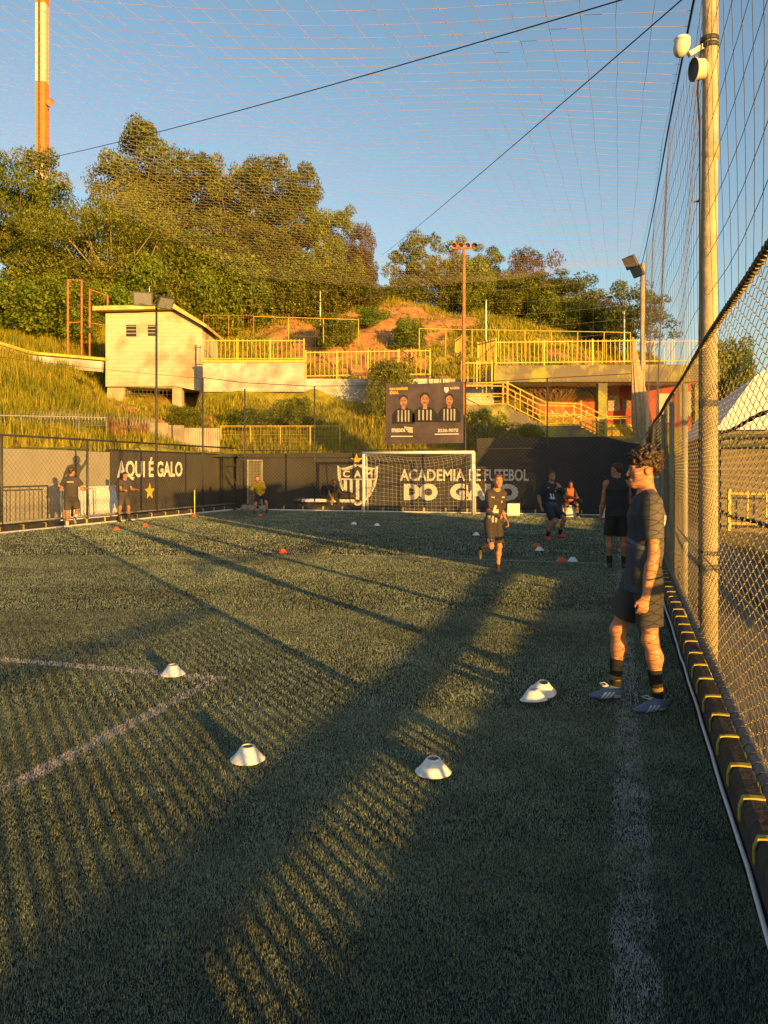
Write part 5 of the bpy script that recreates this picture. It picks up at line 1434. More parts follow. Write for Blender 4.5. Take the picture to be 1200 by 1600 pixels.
# support cables of the net, tied to that pole
def cable(a, b, sag, label, r=0.0065):
    a = Vector(a); b = Vector(b); pts = [a.lerp(b, k / 30) - Vector((0, 0, sag * 4 * (k / 30) * (1 - k / 30))) for k in range(31)]
    m0 = tuple((a + b) / 2); g = MB(); g.tube(pts, r, 6); o = g.build('support_cable', M['rope'], None, loc=m0, smooth=True); tag(o, label, 'cable')
cable((PX_, PY_, 5.36), (-14.6, 15.6, 9.15), 0.12, 'dark support cable crossing the sky toward the striped mast')
cable((PX_, PY_, 5.34), tuple(at(598, 398, 31)), 0.05, 'dark support cable running down the sky toward the ridge trees')
cable(tuple(at(-160, 535, 24)), (-14.6, 25.0, 4.93), 0.1, 'dark cable sagging in front of the hut wall')
# ================================================================ people: smooth-blended solids turned into one mesh
def _cone(P, a, b, ra, rb, flat=None, cap=0):
    ab = b - a; L2 = float(ab @ ab) + 1e-12; L = math.sqrt(L2)
    pa = P - a; t = np.clip(pa @ ab / L2, 0, 1); q = pa - t[:, None] * ab
    if flat is not None:
        u, s = flat; c = q @ u; q = q + np.outer(c * (1 / s - 1), u)
    dd = np.sqrt((q * q).sum(1)) - (ra + (rb - ra) * t)
    if flat is not None: dd = dd * (0.5 + 0.5 * min(1, flat[1]))
    if cap & 1: dd = np.maximum(dd, (P - b) @ (ab / L))
    if cap & 2: dd = np.maximum(dd, (a - P) @ (ab / L))
    return dd
def _ell(P, c, r, R):
    p = P - c
    if R is not None: p = p @ R
    k0 = np.sqrt(((p / r) ** 2).sum(1)); k1 = np.sqrt(((p / (r * r)) ** 2).sum(1)) + 1e-9
    return k0 * (k0 - 1) / k1
class SDF:
    def __init__(s): s.p = []
    def cone(s, a, b, ra, rb, k=0.02, flat=None, cap=0, sub=False):
        a = np.array(a, float); b = np.array(b, float)
        if flat is not None: flat = (np.array(flat[0], float), flat[1])
        s.p.append(('c', a, b, ra, rb, k, flat, cap, sub)); return s
    def ell(s, c, r, R=None, k=0.02, sub=False):
        s.p.append(('e', np.array(c, float), np.array(r, float), R, k, sub)); return s
    def bounds(s):
        lo = np.full(3, 1e9); hi = -lo
        for p in s.p:
            if p[-1]: continue
            if p[0] == 'c':
                rr = max(p[3], p[4]); 
                for q in (p[1], p[2]): lo = np.minimum(lo, q - rr); hi = np.maximum(hi, q + rr)
            else:
                rr = p[2].max(); lo = np.minimum(lo, p[1] - rr); hi = np.maximum(hi, p[1] + rr)
        return lo, hi
    def mesh(s, vox, disp=None, clip=None):
        lo, hi = s.bounds(); lo = lo - 4 * vox; hi = hi + 4 * vox
        N = np.ceil((hi - lo) / vox).astype(int) + 1
        F = np.full(N, 1.0, dtype=np.float32)
        ax = [lo[i] + np.arange(N[i]) * vox for i in range(3)]
        for p in s.p:
            if p[0] == 'c':
                rr = max(p[3], p[4]); k = p[5]; l = np.minimum(p[1], p[2]) - rr; h = np.maximum(p[1], p[2]) + rr
            else:
                rr = p[2].max(); k = p[4]; l = p[1] - rr; h = p[1] + rr
            m_ = 3 * vox + k
            i0 = np.maximum(0, np.floor((l - m_ - lo) / vox).astype(int)); i1 = np.minimum(N, np.ceil((h + m_ - lo) / vox).astype(int) + 1)
            if (i1 <= i0).any(): continue
            sl = tuple(slice(a, b) for a, b in zip(i0, i1))
            G = np.stack(np.meshgrid(ax[0][sl[0]], ax[1][sl[1]], ax[2][sl[2]], indexing='ij'), -1).reshape(-1, 3)
            dd = _cone(G, p[1], p[2], p[3], p[4], p[6], p[7]) if p[0] == 'c' else _ell(G, p[1], p[2], p[3])
            cur = F[sl].reshape(-1)
            if p[-1]: new = np.maximum(cur, -dd)
            else:
                hh = np.maximum(k - np.abs(cur - dd), 0) / max(k, 1e-6); new = np.minimum(cur, dd) - hh * hh * k * 0.25
            F[sl] = new.reshape(F[sl].shape)
        if disp is not None or clip is not None:
            near = np.abs(F) < 6 * vox; I = np.argwhere(near); P = lo + I * vox
            vals = F[near]
            if disp is not None: vals = vals + disp(P)
            if clip is not None: vals = np.maximum(vals, clip(P))
            F[near] = vals
            if clip is not None:
                I = np.argwhere(F < -5 * vox); P = lo + I * vox; cv = clip(P); F[tuple(I.T)] = np.maximum(F[tuple(I.T)], cv)
        return surface_nets(F, lo, vox)
def surface_nets(F, lo, vox):
    S = F < 0
    nx, ny, nz = F.shape
    c = np.zeros((nx - 1, ny - 1, nz - 1), dtype=np.int8)
    for dx in (0, 1):
        for dy in (0, 1):
            for dz in (0, 1): c += S[dx:nx - 1 + dx, dy:ny - 1 + dy, dz:nz - 1 + dz]
    I = np.argwhere((c > 0) & (c < 8)); n = len(I)
    idx = np.full(c.shape, -1, dtype=np.int64); idx[tuple(I.T)] = np.arange(n)
    acc = np.zeros((n, 3)); cnt = np.zeros(n)
    corners = [(a, b, d) for a in (0, 1) for b in (0, 1) for d in (0, 1)]
    for a in corners:
        for ax in range(3):
            if a[ax] == 1: continue
            b = list(a); b[ax] = 1
            fa = F[I[:, 0] + a[0], I[:, 1] + a[1], I[:, 2] + a[2]]; fb = F[I[:, 0] + b[0], I[:, 1] + b[1], I[:, 2] + b[2]]
            m = (fa < 0) != (fb < 0); t = np.where(m, fa / np.where(np.abs(fa - fb) < 1e-9, 1e-9, fa - fb), 0)
            for q in range(3): acc[:, q] += np.where(m, a[q] + (t if q == ax else 0), 0)
            cnt += m
    V = lo + (I + acc / cnt[:, None]) * vox
    quads = []
    for ax in range(3):
        u, v = [(1, 2), (2, 0), (0, 1)][ax]
        sl0 = [slice(None)] * 3; sl1 = [slice(None)] * 3; sl0[ax] = slice(0, -1); sl1[ax] = slice(1, None)
        A = S[tuple(sl0)]; B = S[tuple(sl1)]; E = np.argwhere(A != B); flip = A[tuple(E.T)]
        ok = (E[:, u] > 0) & (E[:, v] > 0) & (E[:, u] < F.shape[u] - 1) & (E[:, v] < F.shape[v] - 1); E = E[ok]; flip = flip[ok]
        def cell(du, dv):
            q = E.copy(); q[:, u] -= du; q[:, v] -= dv; return idx[tuple(q.T)]
        q = np.stack([cell(1, 1), cell(0, 1), cell(0, 0), cell(1, 0)], 1)
        q[~flip] = q[~flip][:, ::-1]; quads.append(q)
    Q = np.concatenate(quads); Q = Q[(Q >= 0).all(1)]
    # two rounds of light smoothing
    for _ in range(2):
        s_ = np.zeros_like(V); w_ = np.zeros(len(V))
        for i in range(4):
            j = (i + 1) % 4; np.add.at(s_, Q[:, i], V[Q[:, j]]); np.add.at(w_, Q[:, i], 1); np.add.at(s_, Q[:, j], V[Q[:, i]]); np.add.at(w_, Q[:, j], 1)
        V = V * 0.5 + 0.5 * s_ / np.maximum(w_, 1)[:, None]
    return V, Q
def sdf_obj(name, sdf, vox, m, parent, disp=None, clip=None, colfn=None):
    V, Q = sdf.mesh(vox, disp, clip)
    me = np_mesh(name, V, Q, colfn(V) if colfn else None, 4)
    me.polygons.foreach_set('use_smooth', np.ones(len(me.polygons), dtype=bool))
    return link_mesh(name, me, m, parent)

def skin_mat(name, col):
    m, t, b = _nodes(name)
    tc = t.nodes.new('ShaderNodeTexCoord'); nz = t.nodes.new('ShaderNodeTexNoise'); nz.inputs['Scale'].default_value = 14; nz.inputs['Detail'].default_value = 5
    t.links.new(tc.outputs['Object'], nz.inputs['Vector']); rp = t.nodes.new('ShaderNodeValToRGB')
    rp.color_ramp.elements[0].position = 0.3; rp.color_ramp.elements[1].position = 0.7
    rp.color_ramp.elements[0].color = (col[0] * 0.88, col[1] * 0.84, col[2] * 0.82, 1); rp.color_ramp.elements[1].color = (col[0] * 1.06, col[1] * 1.05, col[2] * 1.05, 1)
    t.links.new(nz.outputs['Fac'], rp.inputs['Fac']); t.links.new(rp.outputs['Color'], b.inputs['Base Color'])
    b.inputs['Roughness'].default_value = 0.55; b.inputs['Specular IOR Level'].default_value = 0.35
    b.inputs['Subsurface Weight'].default_value = 0.08; b.inputs['Subsurface Radius'].default_value = (0.6, 0.25, 0.12); b.inputs['Subsurface Scale'].default_value = 0.02
    return m
SKIN_A = skin_mat('skin_light', (0.50, 0.22, 0.105)); SKIN_B = skin_mat('skin_tan', (0.36, 0.165, 0.085)); SKIN_C = skin_mat('skin_brown', (0.22, 0.105, 0.06))
HAIR_B = mat('dark_brown_hair', (0.045, 0.025, 0.013), 0.55, 0.4, 60, spec=0.4); HAIR_R = mat('brown_hair', (0.10, 0.045, 0.018), 0.55, 0.4, 60, spec=0.4)
EYE_W = mat('eye_white', (0.42, 0.36, 0.32), 0.7, 0.05, 5); EYE_D = mat('eye_dark', (0.02, 0.012, 0.008), 0.6, 0.1, 5); LIP = mat('lips', (0.32, 0.13, 0.10), 0.5, 0.1, 30)
def cloth(name, rough=0.8): return mat_attr(name, rough, 0.25, bump=0.08, bscale=220, var=0.12, vscale=10)
CLOTH = cloth('sports_cloth'); SHOE = mat_attr('shoe_leather', 0.45, 0.45)
SOCK = mat_attr('knit_sock', 0.9, 0.1, bump=0.3, bscale=300)
def V3(*a): return np.array(a, float)
def rotm(yaw, pitch=0, roll=0): return np.array(Matrix.Rotation(yaw, 3, 'Z') @ Matrix.Rotation(pitch, 3, 'X') @ Matrix.Rotation(roll, 3, 'Y'))

def person(loc, rz, H, label, skin, pose, hair='short', hair_mat=HAIR_B, shirt=None, shorts=None, socks=None, shoes=None, vox=0.012, girth=1.0, sleeve=0.62, shirt_len=0.0,
           loose=1.0, detail=False, bib=None, no_sleeve=False, short_len=0.8, group=None):
    """local frame: the person faces -y, +x is the person's left"""
    s = H / 1.65
    root = thing('person', loc, label, 'person', group); root.rotation_euler = (0, 0, rz)
    P = dict(lean=0, side=0, twist=0, head_yaw=0, head_pitch=0, head_roll=0, hip=None, pelvis_drop=0.0,
             lth=0, lkn=0, lab=3, lfoot=None, rth=0, rkn=0, rab=3, rfoot=None, lfy=8, rfy=8,
             lua=0, lel=10, laa=8, lin=0, rua=0, rel=10, raa=8, rin=0, curl=0.5, arm=1.0, headk=1.0)
    P.update(pose); R_ = math.radians
    hipz = (P['hip'] if P['hip'] is not None else 0.88 * s)
    pel = V3(0, 0, hipz + 0.05 * s)
    # torso axis
    ln = R_(P['lean']); sd = R_(P['side'])
    up = V3(math.sin(sd), -math.sin(ln), math.cos(ln) * math.cos(sd)); up /= np.linalg.norm(up)
    tw = R_(P['twist']); rx_ = V3(math.cos(tw), math.sin(tw), 0); rx_ = rx_ - up * (rx_ @ up); rx_ /= np.linalg.norm(rx_)   # person's left
    fw_ = np.cross(rx_, up); fw_ = fw_ / np.linalg.norm(fw_)
    if fw_[1] > 0 and abs(tw) < 1.5: fw_ = -fw_
    chest = pel + up * 0.34 * s; neckb = pel + up * 0.475 * s
    hc = neckb + up * 0.165 * s * 1.0 + fw_ * 0.032 * s
    J = {'pel': pel, 'chest': chest, 'neck': neckb, 'head': hc, 'up': up, 'fw': fw_, 'rx': rx_}
    for sg, nm in ((1, 'l'), (-1, 'r')):
        sh = pel + up * 0.418 * s + rx_ * sg * 0.158 * s * girth
        ua = R_(P[nm + 'ua']); ab = R_(P[nm + 'aa']); el = R_(P[nm + 'el']); inn = R_(P[nm + 'in'])
        dir1 = rx_ * sg * math.sin(ab) + V3(0, -math.sin(ua), -math.cos(ua)) * math.cos(ab)
        e = sh + dir1 * 0.295 * s * P['arm']
        a2 = ua + el
        dir2 = V3(0, -math.sin(a2), -math.cos(a2)) * math.cos(ab * 0.4); dir2 = dir2 + rx_ * sg * (math.sin(ab * 0.6) - math.sin(inn)); dir2 /= np.linalg.norm(dir2)
        w_ = e + dir2 * 0.250 * s * P['arm']
        J[nm + 'sh'] = sh; J[nm + 'el'] = e; J[nm + 'wr'] = w_; J[nm + 'fd'] = dir2
        hp_ = V3(0, 0, hipz) + V3(math.cos(tw * 0.4), math.sin(tw * 0.4), 0) * sg * 0.085 * s
        th = R_(P[nm + 'th']); kn = R_(P[nm + 'kn']); b_ = R_(P[nm + 'ab'])
        d1 = V3(sg * math.sin(b_), -math.sin(th) * math.cos(b_), -math.cos(th) * math.cos(b_)); k_ = hp_ + d1 * 0.425 * s
        a3 = th - kn; d2 = V3(sg * math.sin(b_) * 0.4, -math.sin(a3), -math.cos(a3)); d2 /= np.linalg.norm(d2); an = k_ + d2 * 0.395 * s
        J[nm + 'hip'] = hp_; J[nm + 'kn'] = k_; J[nm + 'an'] = an; J[nm + 'sd'] = d2
        fp = P[nm + 'foot']; fy = R_(P[nm + 'fy']) * sg
        if fp is None: fd = V3(math.sin(fy), -math.cos(fy), 0)
        else: fd = V3(math.sin(fy) * math.cos(R_(fp)), -math.cos(fy) * math.cos(R_(fp)), math.sin(R_(fp)))
        J[nm + 'ft'] = fd
    # ---- body (one surface)
    B = SDF(); g = girth * s
    fl = (fw_, 0.66)
    B.cone(pel + up * -0.02 * s, pel + up * 0.16 * s, 0.135 * g, 0.118 * g, 0.05, fl)
    B.cone(pel + up * 0.16 * s, chest, 0.118 * g, 0.148 * g, 0.05, fl)
    B.cone(chest, pel + up * 0.425 * s, 0.148 * g, 0.10 * g, 0.05, fl)
    for sg, nm in ((1, 'l'), (-1, 'r')): B.cone(pel + up * 0.455 * s, J[nm + 'sh'], 0.046 * g, 0.046 * g, 0.05)
    Hd = rotm(R_(P['head_yaw']), R_(P['head_pitch']), R_(P['head_roll'])); hs = s * 0.93 * P['headk']
    # head axes follow the torso lean only in part
    def hp3(x, y, z): return hc + Hd @ (V3(x, y, z) * hs)
    B.cone(neckb - up * 0.03 * s, hc + up * -0.02 * s + Hd @ V3(0, 0.012, -0.02) * s, 0.060 * g, 0.052 * g, 0.03)
    B.ell(hp3(0, 0.014, 0.045), V3(0.074, 0.094, 0.083) * hs, Hd, 0.02)
    B.ell(hp3(0, -0.030, -0.020), V3(0.060, 0.062, 0.088) * hs, Hd, 0.03)
    B.cone(hp3(0.030, -0.01, -0.062), hp3(0.012, -0.070, -0.096), 0.030 * hs, 0.020 * hs, 0.03)
    B.cone(hp3(-0.030, -0.01, -0.062), hp3(-0.012, -0.070, -0.096), 0.030 * hs, 0.020 * hs, 0.03)
    B.ell(hp3(0, -0.082, -0.100), V3(0.019, 0.014, 0.015) * hs, Hd, 0.018)
    B.cone(hp3(0, -0.088, 0.012), hp3(0, -0.106, -0.024), 0.008 * hs, 0.010 * hs, 0.010)
    B.ell(hp3(0, -0.108, -0.030), V3(0.015, 0.012, 0.010) * hs, Hd, 0.010)
    B.ell(hp3(0, -0.079, 0.024), V3(0.046, 0.016, 0.011) * hs, Hd, 0.012)
    B.ell(hp3(0, -0.091, -0.057), V3(0.021, 0.010, 0.0065) * hs, Hd, 0.006); B.ell(hp3(0, -0.089, -0.070), V3(0.019, 0.010, 0.0075) * hs, Hd, 0.006)
    for sg in (1, -1):
        B.ell(hp3(sg * 0.073, 0.010, -0.010), V3(0.010, 0.021, 0.031) * hs, Hd, 0.008)
        B.ell(hp3(sg * 0.042, -0.062, -0.025), V3(0.020, 0.020, 0.018) * hs, Hd, 0.015)
    for nm, sg in (('l', 1), ('r', -1)):
        sh, e, w_, fd = J[nm + 'sh'], J[nm + 'el'], J[nm + 'wr'], J[nm + 'fd']
        u1 = (e - sh) / np.linalg.norm(e - sh)
        B.ell(sh, V3(0.058, 0.058, 0.058) * g, None, 0.04)
        B.cone(sh, sh + u1 * 0.15 * s, 0.050 * g, 0.046 * g, 0.03); B.cone(sh + u1 * 0.15 * s, e, 0.046 * g, 0.036 * g, 0.02)
        B.cone(e, e + fd * 0.08 * s, 0.038 * g, 0.040 * g, 0.02); B.cone(e + fd * 0.08 * s, w_, 0.040 * g, 0.024 * g, 0.02)
        # hand: palm, four fingers, thumb leaving the side of the palm
        fr = V3(0, -1, 0.25); fr = fr - fd * (fr @ fd)
        if np.linalg.norm(fr) < 0.3: fr = V3(-sg, 0, 0.3); fr = fr - fd * (fr @ fd)
        fr /= np.linalg.norm(fr); pn = np.cross(fd, fr); pn /= np.linalg.norm(pn)
        if pn @ (rx_ * sg) > 0: pn = -pn                     # palm faces the body
        hsz = s * 1.0
        palm_e = w_ + fd * 0.078 * hsz + pn * 0.006
        B.cone(w_ + fd * 0.012 * hsz, palm_e, 0.030 * hsz, 0.037 * hsz, 0.012, (pn, 0.40))
        cu = P['curl']
        for q, (off, l1) in enumerate(((0.028, 0.070), (0.0095, 0.080), (-0.0095, 0.074), (-0.027, 0.058))):
            a = palm_e + fr * off * hsz - fd * 0.006
            c1 = 0.35 * cu + 0.12 * q * cu; c2 = c1 + 0.9 * cu; c3 = c2 + 0.7 * cu
            d_ = [fd * math.cos(c) + pn * math.sin(c) + fr * off * 1.2 for c in (c1, c2, c3)]
            b1 = a + d_[0] * l1 * 0.50 * hsz; b2 = b1 + d_[1] * l1 * 0.32 * hsz; b3 = b2 + d_[2] * l1 * 0.26 * hsz
            B.cone(a, b1, 0.0098 * hsz, 0.0088 * hsz, 0.004); B.cone(b1, b2, 0.0088 * hsz, 0.0080 * hsz, 0.003); B.cone(b2, b3, 0.0080 * hsz, 0.0066 * hsz, 0.003)
        t0 = w_ + fd * 0.026 * hsz + fr * 0.022 * hsz; t1 = t0 + (fd * 0.70 + fr * 0.55 + pn * 0.35) * 0.042 * hsz; t2 = t1 + (fd * 0.9 + fr * 0.10 + pn * 0.40) * 0.034 * hsz
        B.cone(t0, t1, 0.0125 * hsz, 0.0105 * hsz, 0.008); B.cone(t1, t2, 0.0105 * hsz, 0.008 * hsz, 0.003)
        J[nm + 'hand'] = palm_e; J[nm + 'pn'] = pn; J[nm + 'fr'] = fr
        hp_, k_, an, d2 = J[nm + 'hip'], J[nm + 'kn'], J[nm + 'an'], J[nm + 'sd']
        B.cone(hp_, hp_ * 0.5 + k_ * 0.5, 0.086 * g, 0.070 * g, 0.04); B.cone(hp_ * 0.5 + k_ * 0.5, k_, 0.070 * g, 0.050 * g, 0.03)
        back = V3(0, 1, 0); back = back - d2 * (back @ d2); back /= (np.linalg.norm(back) + 1e-9)
        B.cone(k_, k_ + d2 * 0.12 * s + back * 0.012 * s, 0.050 * g, 0.054 * g, 0.025); B.cone(k_ + d2 * 0.12 * s + back * 0.012 * s, k_ + d2 * 0.27 * s, 0.054 * g, 0.034 * g, 0.03); B.cone(k_ + d2 * 0.27 * s, an, 0.034 * g, 0.030 * g, 0.02)
        B.ell(k_ - back * 0.012 * s, V3(0.044, 0.044, 0.050) * g, None, 0.03)
        fdv = J[nm + 'ft']; sv_ = np.cross(fdv, V3(0, 0, 1)); sv_ /= np.linalg.norm(sv_); uf_ = np.cross(sv_, fdv); uf_ = uf_ if uf_[2] > 0 else -uf_; B.cone(an - uf_ * 0.03 * s, an + fdv * 0.12 * s - uf_ * 0.052 * s, 0.031 * s, 0.020 * s, 0.03)
    sdf_obj('body', B, vox, skin, root)
    # ---- eyes, brows, lips
    for sg in (1, -1):
        b = MB(); b.lathe(hp3(sg * 0.029, -0.0735, 0.004), [(0.0, -0.011 * hs), (0.008 * hs, -0.008 * hs), (0.0115 * hs, 0), (0.008 * hs, 0.008 * hs), (0.0, 0.0115 * hs)], 14, axis=Vector(Hd @ V3(0, -1, 0)))
        # vertices are already local to the person
        me = b.mesh(smooth=True); ey = link_mesh('eye', me, EYE_W, root)
        b = MB(); b.lathe(hp3(sg * 0.029, -0.0735, 0.004), [(0.006 * hs, 0.0098 * hs), (0.0045 * hs, 0.0118 * hs), (0.0, 0.0125 * hs)], 12, axis=Vector(Hd @ V3(0, -1, 0))); link_mesh('iris', b.mesh(smooth=True), EYE_D, ey)
        b = MB(); b.tube([hp3(sg * 0.014, -0.096, 0.024), hp3(sg * 0.030, -0.096, 0.029), hp3(sg * 0.047, -0.084, 0.025)], [0.002 * hs, 0.003 * hs, 0.0015 * hs], 6); link_mesh('eyebrow', b.mesh(smooth=True), hair_mat, root)
    b = MB(); b.tube([hp3(-0.020, -0.0955, -0.064), hp3(0, -0.1015, -0.063), hp3(0.020, -0.0955, -0.064)], [0.002, 0.0042 * hs, 0.002], 6); link_mesh('lips', b.mesh(smooth=True), LIP, root)
    # ---- hair
    Hr = SDF()
    if hair == 'curly':
        Hr.ell(hp3(0, 0.022, 0.072), V3(0.086, 0.100, 0.082) * hs, Hd, 0.01)
        Hr.ell(hp3(0, 0.074, 0.012), V3(0.070, 0.036, 0.058) * hs, Hd, 0.02)
        r_ = np.random.default_rng(4)
        for k in range(760):
            v = r_.normal(0, 1, 3); v /= np.linalg.norm(v)
            if v[2] < -0.75 or (v[1] < 0.25 and v[2] < 0.02) or (v[1] < -0.2 and v[2] < 0.1): continue
            c0 = V3(v[0] * 0.090, 0.022 + v[1] * 0.106, (0.070 + v[2] * 0.088) if v[2] > 0 else 0.070 + v[2] * 0.135); c0 = c0 * (1 + 0.05 * r_.normal())
            Hr.ell(hp3(*c0), V3(1, 1, 1) * r_.uniform(0.006, 0.013) * hs, None, 0.003)
        hv = min(vox, 0.0045)
    elif hair == 'full':
        Hr.ell(hp3(0, 0.026, 0.066), V3(0.085, 0.100, 0.082) * hs, Hd, 0.01); Hr.ell(hp3(0, 0.062, 0.0), V3(0.068, 0.045, 0.06) * hs, Hd, 0.02)
        r_ = np.random.default_rng(9)
        for k in range(160):
            v = r_.normal(0, 1, 3); v /= np.linalg.norm(v)
            if v[2] < -0.2 or (v[1] < -0.3 and v[2] < 0.3): continue
            Hr.ell(hp3(v[0] * 0.086, 0.022 + v[1] * 0.102, 0.068 + v[2] * 0.084), V3(1, 1, 1) * r_.uniform(0.010, 0.018) * hs, None, 0.005)
        hv = vox
    else:
        Hr.ell(hp3(0, 0.024, 0.056), V3(0.0785, 0.092, 0.079) * hs, Hd, 0.01); Hr.ell(hp3(0, 0.062, 0.005), V3(0.064, 0.042, 0.055) * hs, Hd, 0.02)
        Hr.cone(hp3(-0.045, -0.055, 0.088), hp3(0.045, -0.055, 0.088), 0.022 * hs, 0.022 * hs, 0.03)
        hv = vox
    dh = lambda Q: 0.0022 * np.sin(Q[:, 0] * 260 + 3 * np.sin(Q[:, 2] * 90)) * np.sin(Q[:, 1] * 240 + Q[:, 2] * 160)
    fc = hp3(0, -0.105, -0.045)
    Hr.ell(fc, V3(0.068, 0.075, 0.098) * hs, Hd, 0.005, sub=True)
    if hair == 'curly':
        for k in range(90):   # fringe falling over the brow
            c0 = V3(r_.uniform(-0.066, 0.066), -0.080 + r_.uniform(-0.016, 0.016), 0.074 + r_.uniform(-0.034, 0.045)); c0[1] += abs(c0[0]) * 0.35; Hr.ell(hp3(*c0), V3(1, 1, 1) * r_.uniform(0.007, 0.013) * hs, None, 0.003)
        for sg in (1, -1):
            for k in range(26): c0 = V3(sg * r_.uniform(0.070, 0.082), r_.uniform(-0.05, 0.06), r_.uniform(0.02, 0.07)); Hr.ell(hp3(*c0), V3(1, 1, 1) * r_.uniform(0.007, 0.012) * hs, None, 0.003)
    sdf_obj('hair', Hr, hv, hair_mat, root, disp=dh)
    # ---- shirt
    if shirt is not None:
        S_ = SDF(); o_ = 0.014 * loose; hem = pel - up * (0.055 + shirt_len) * s
        ffl = (fw_, 0.72)
        S_.cone(hem - up * 0.02, pel + up * 0.14 * s, 0.150 * g + o_ * 1.5, 0.136 * g + o_ * 1.2, 0.05, ffl)
        S_.cone(pel + up * 0.14 * s, chest, 0.136 * g + o_ * 1.2, 0.150 * g + o_, 0.05, ffl)
        S_.cone(chest, pel + up * 0.400 * s, 0.150 * g + o_, 0.098 * g + o_, 0.05, ffl)
        shw = 0.8 if no_sleeve else 1.0
        for sg in (1, -1): S_.cone(pel + up * 0.455 * s + rx_ * sg * 0.05 * s, pel + up * 0.415 * s + rx_ * sg * 0.150 * s * girth * shw, 0.046 * g + o_ * 0.3, 0.050 * g + o_ * 0.4, 0.05)
        if not no_sleeve:
            for nm in 'lr':
                sh, e = J[nm + 'sh'], J[nm + 'el']; u1 = (e - sh) / np.linalg.norm(e - sh); en = sh + u1 * 0.285 * s * sleeve
                S_.cone(sh + u1 * 0.0, en, 0.062 * g + o_ * 0.6, 0.058 * g + o_ * 1.3, 0.045, None, 1)
        hz = float(hem @ up)
        nk = neckb + fw_ * 0.03 * s + up * 0.005 * s
        S_.ell(nk + up * 0.03 * s, V3(0.066, 0.066, 0.05) * s, None, 0.005, sub=True)
        rph = rnd.uniform(0, 6)
        def disp(Q, rph=rph):
            h = (Q @ up) - float(pel @ up); a = Q @ rx_; f = Q @ fw_
            w1 = np.sin(a * 21 + 2.2 * np.sin(h * 6 + rph) + f * 12 + rph) * 0.0055 * np.clip(1.2 - np.abs(h - 0.05) * 3.0, 0.15, 1)
            w2 = np.sin(h * 27 + a * 14 + 1.6 * np.sin(f * 9 + rph)) * np.sin(a * 9 + f * 7 + rph) * 0.004
            return w1 + w2 * 0.9
        clip = lambda Q: hz - (Q @ up)
        cf = shirt if callable(shirt) else (lambda a, h, f, Q: np.tile(np.array(shirt), (len(a), 1)))
        colf = lambda Q: cf((Q - pel) @ rx_ / s, (Q - pel) @ up / s, (Q - pel) @ fw_ / s, Q)
        sdf_obj('shirt', S_, vox, CLOTH, root, disp, clip, colf)
        if bib is not None:
            T_ = SDF(); o2 = o_ + 0.012
            T_.cone(pel + up * 0.02 * s, chest, 0.142 * g + o2, 0.158 * g + o2, 0.05, ffl); T_.cone(chest, pel + up * 0.42 * s, 0.158 * g + o2, 0.09 * g + o2, 0.05, ffl)
            T_.ell(nk + up * 0.03 * s, V3(0.075, 0.09, 0.06) * s, None, 0.005, sub=True)
            for nm in 'lr': T_.ell(J[nm + 'sh'] + rx_ * (0.02 if nm == 'l' else -0.02) * s, V3(0.07, 0.09, 0.10) * s, None, 0.005, sub=True)
            b0 = float((pel + up * 0.05 * s) @ up); bb = np.array(bib)
            sdf_obj('bib', T_, vox, CLOTH, root, None, lambda Q: b0 - (Q @ up), lambda Q: np.tile(bb, (len(Q), 1)))
    # ---- shorts
    if shorts is not None:
        S_ = SDF(); wz = float((pel + up * 0.09 * s) @ up)
        S_.cone(pel - up * 0.05 * s, pel + up * 0.11 * s, 0.146 * g + 0.006, 0.128 * g + 0.006, 0.05, (fw_, 0.70))
        for nm in 'lr':
            hp_, k_ = J[nm + 'hip'], J[nm + 'kn']; en = hp_ + (k_ - hp_) * short_len
            S_.cone(hp_ + (hp_ - k_) * 0.03, en, 0.098 * g + 0.004, 0.084 * g + 0.012, 0.035, None, 1)
        rph2 = rnd.uniform(0, 6)
        def disp2(Q, rph2=rph2): return np.sin(Q[:, 0] * 30 + 1.5 * np.sin(Q[:, 2] * 9 + rph2) + Q[:, 1] * 22) * 0.005 + np.sin(Q[:, 2] * 24 + Q[:, 0] * 12 + rph2) * 0.0015
        cf2 = shorts if callable(shorts) else (lambda Q: np.tile(np.array(shorts), (len(Q), 1)))
        sdf_obj('shorts', S_, vox, CLOTH, root, disp2, None, cf2)
    # ---- socks and shoes, left and right
    for nm, sg in (('l', 1), ('r', -1)):
        k_, an, d2, fdv = J[nm + 'kn'], J[nm + 'an'], J[nm + 'sd'], J[nm + 'ft']
        flat_foot = P[nm + 'foot'] is None
        dn = V3(0, 0, -1) if flat_foot else None
        side_ = np.cross(fdv, V3(0, 0, 1)); side_ /= np.linalg.norm(side_); upf = np.cross(side_, fdv)
        if upf[2] < 0: upf = -upf
        if socks is not None:
            col_s, top_s, stripe = socks; S_ = SDF(); t0 = an - d2 * (0.395 * s - top_s * s) if False else an - d2 * top_s * s
            S_.cone(an + d2 * 0.02 * s, t0, 0.037 * g, (0.037 if top_s < 0.12 else 0.046) * g + 0.003, 0.01, None, 3 if True else 0)
            def cs(Q, an=an, d2=d2, t0=t0):
                h = (Q - an) @ (-d2) / s; c = np.tile(np.array(col_s, float), (len(Q), 1))
                if stripe is not None: c[(h > stripe[0]) & (h < stripe[1])] = stripe[2]
                return c
            sdf_obj('sock', S_, min(vox, 0.008), SOCK, root, None, None, cs)
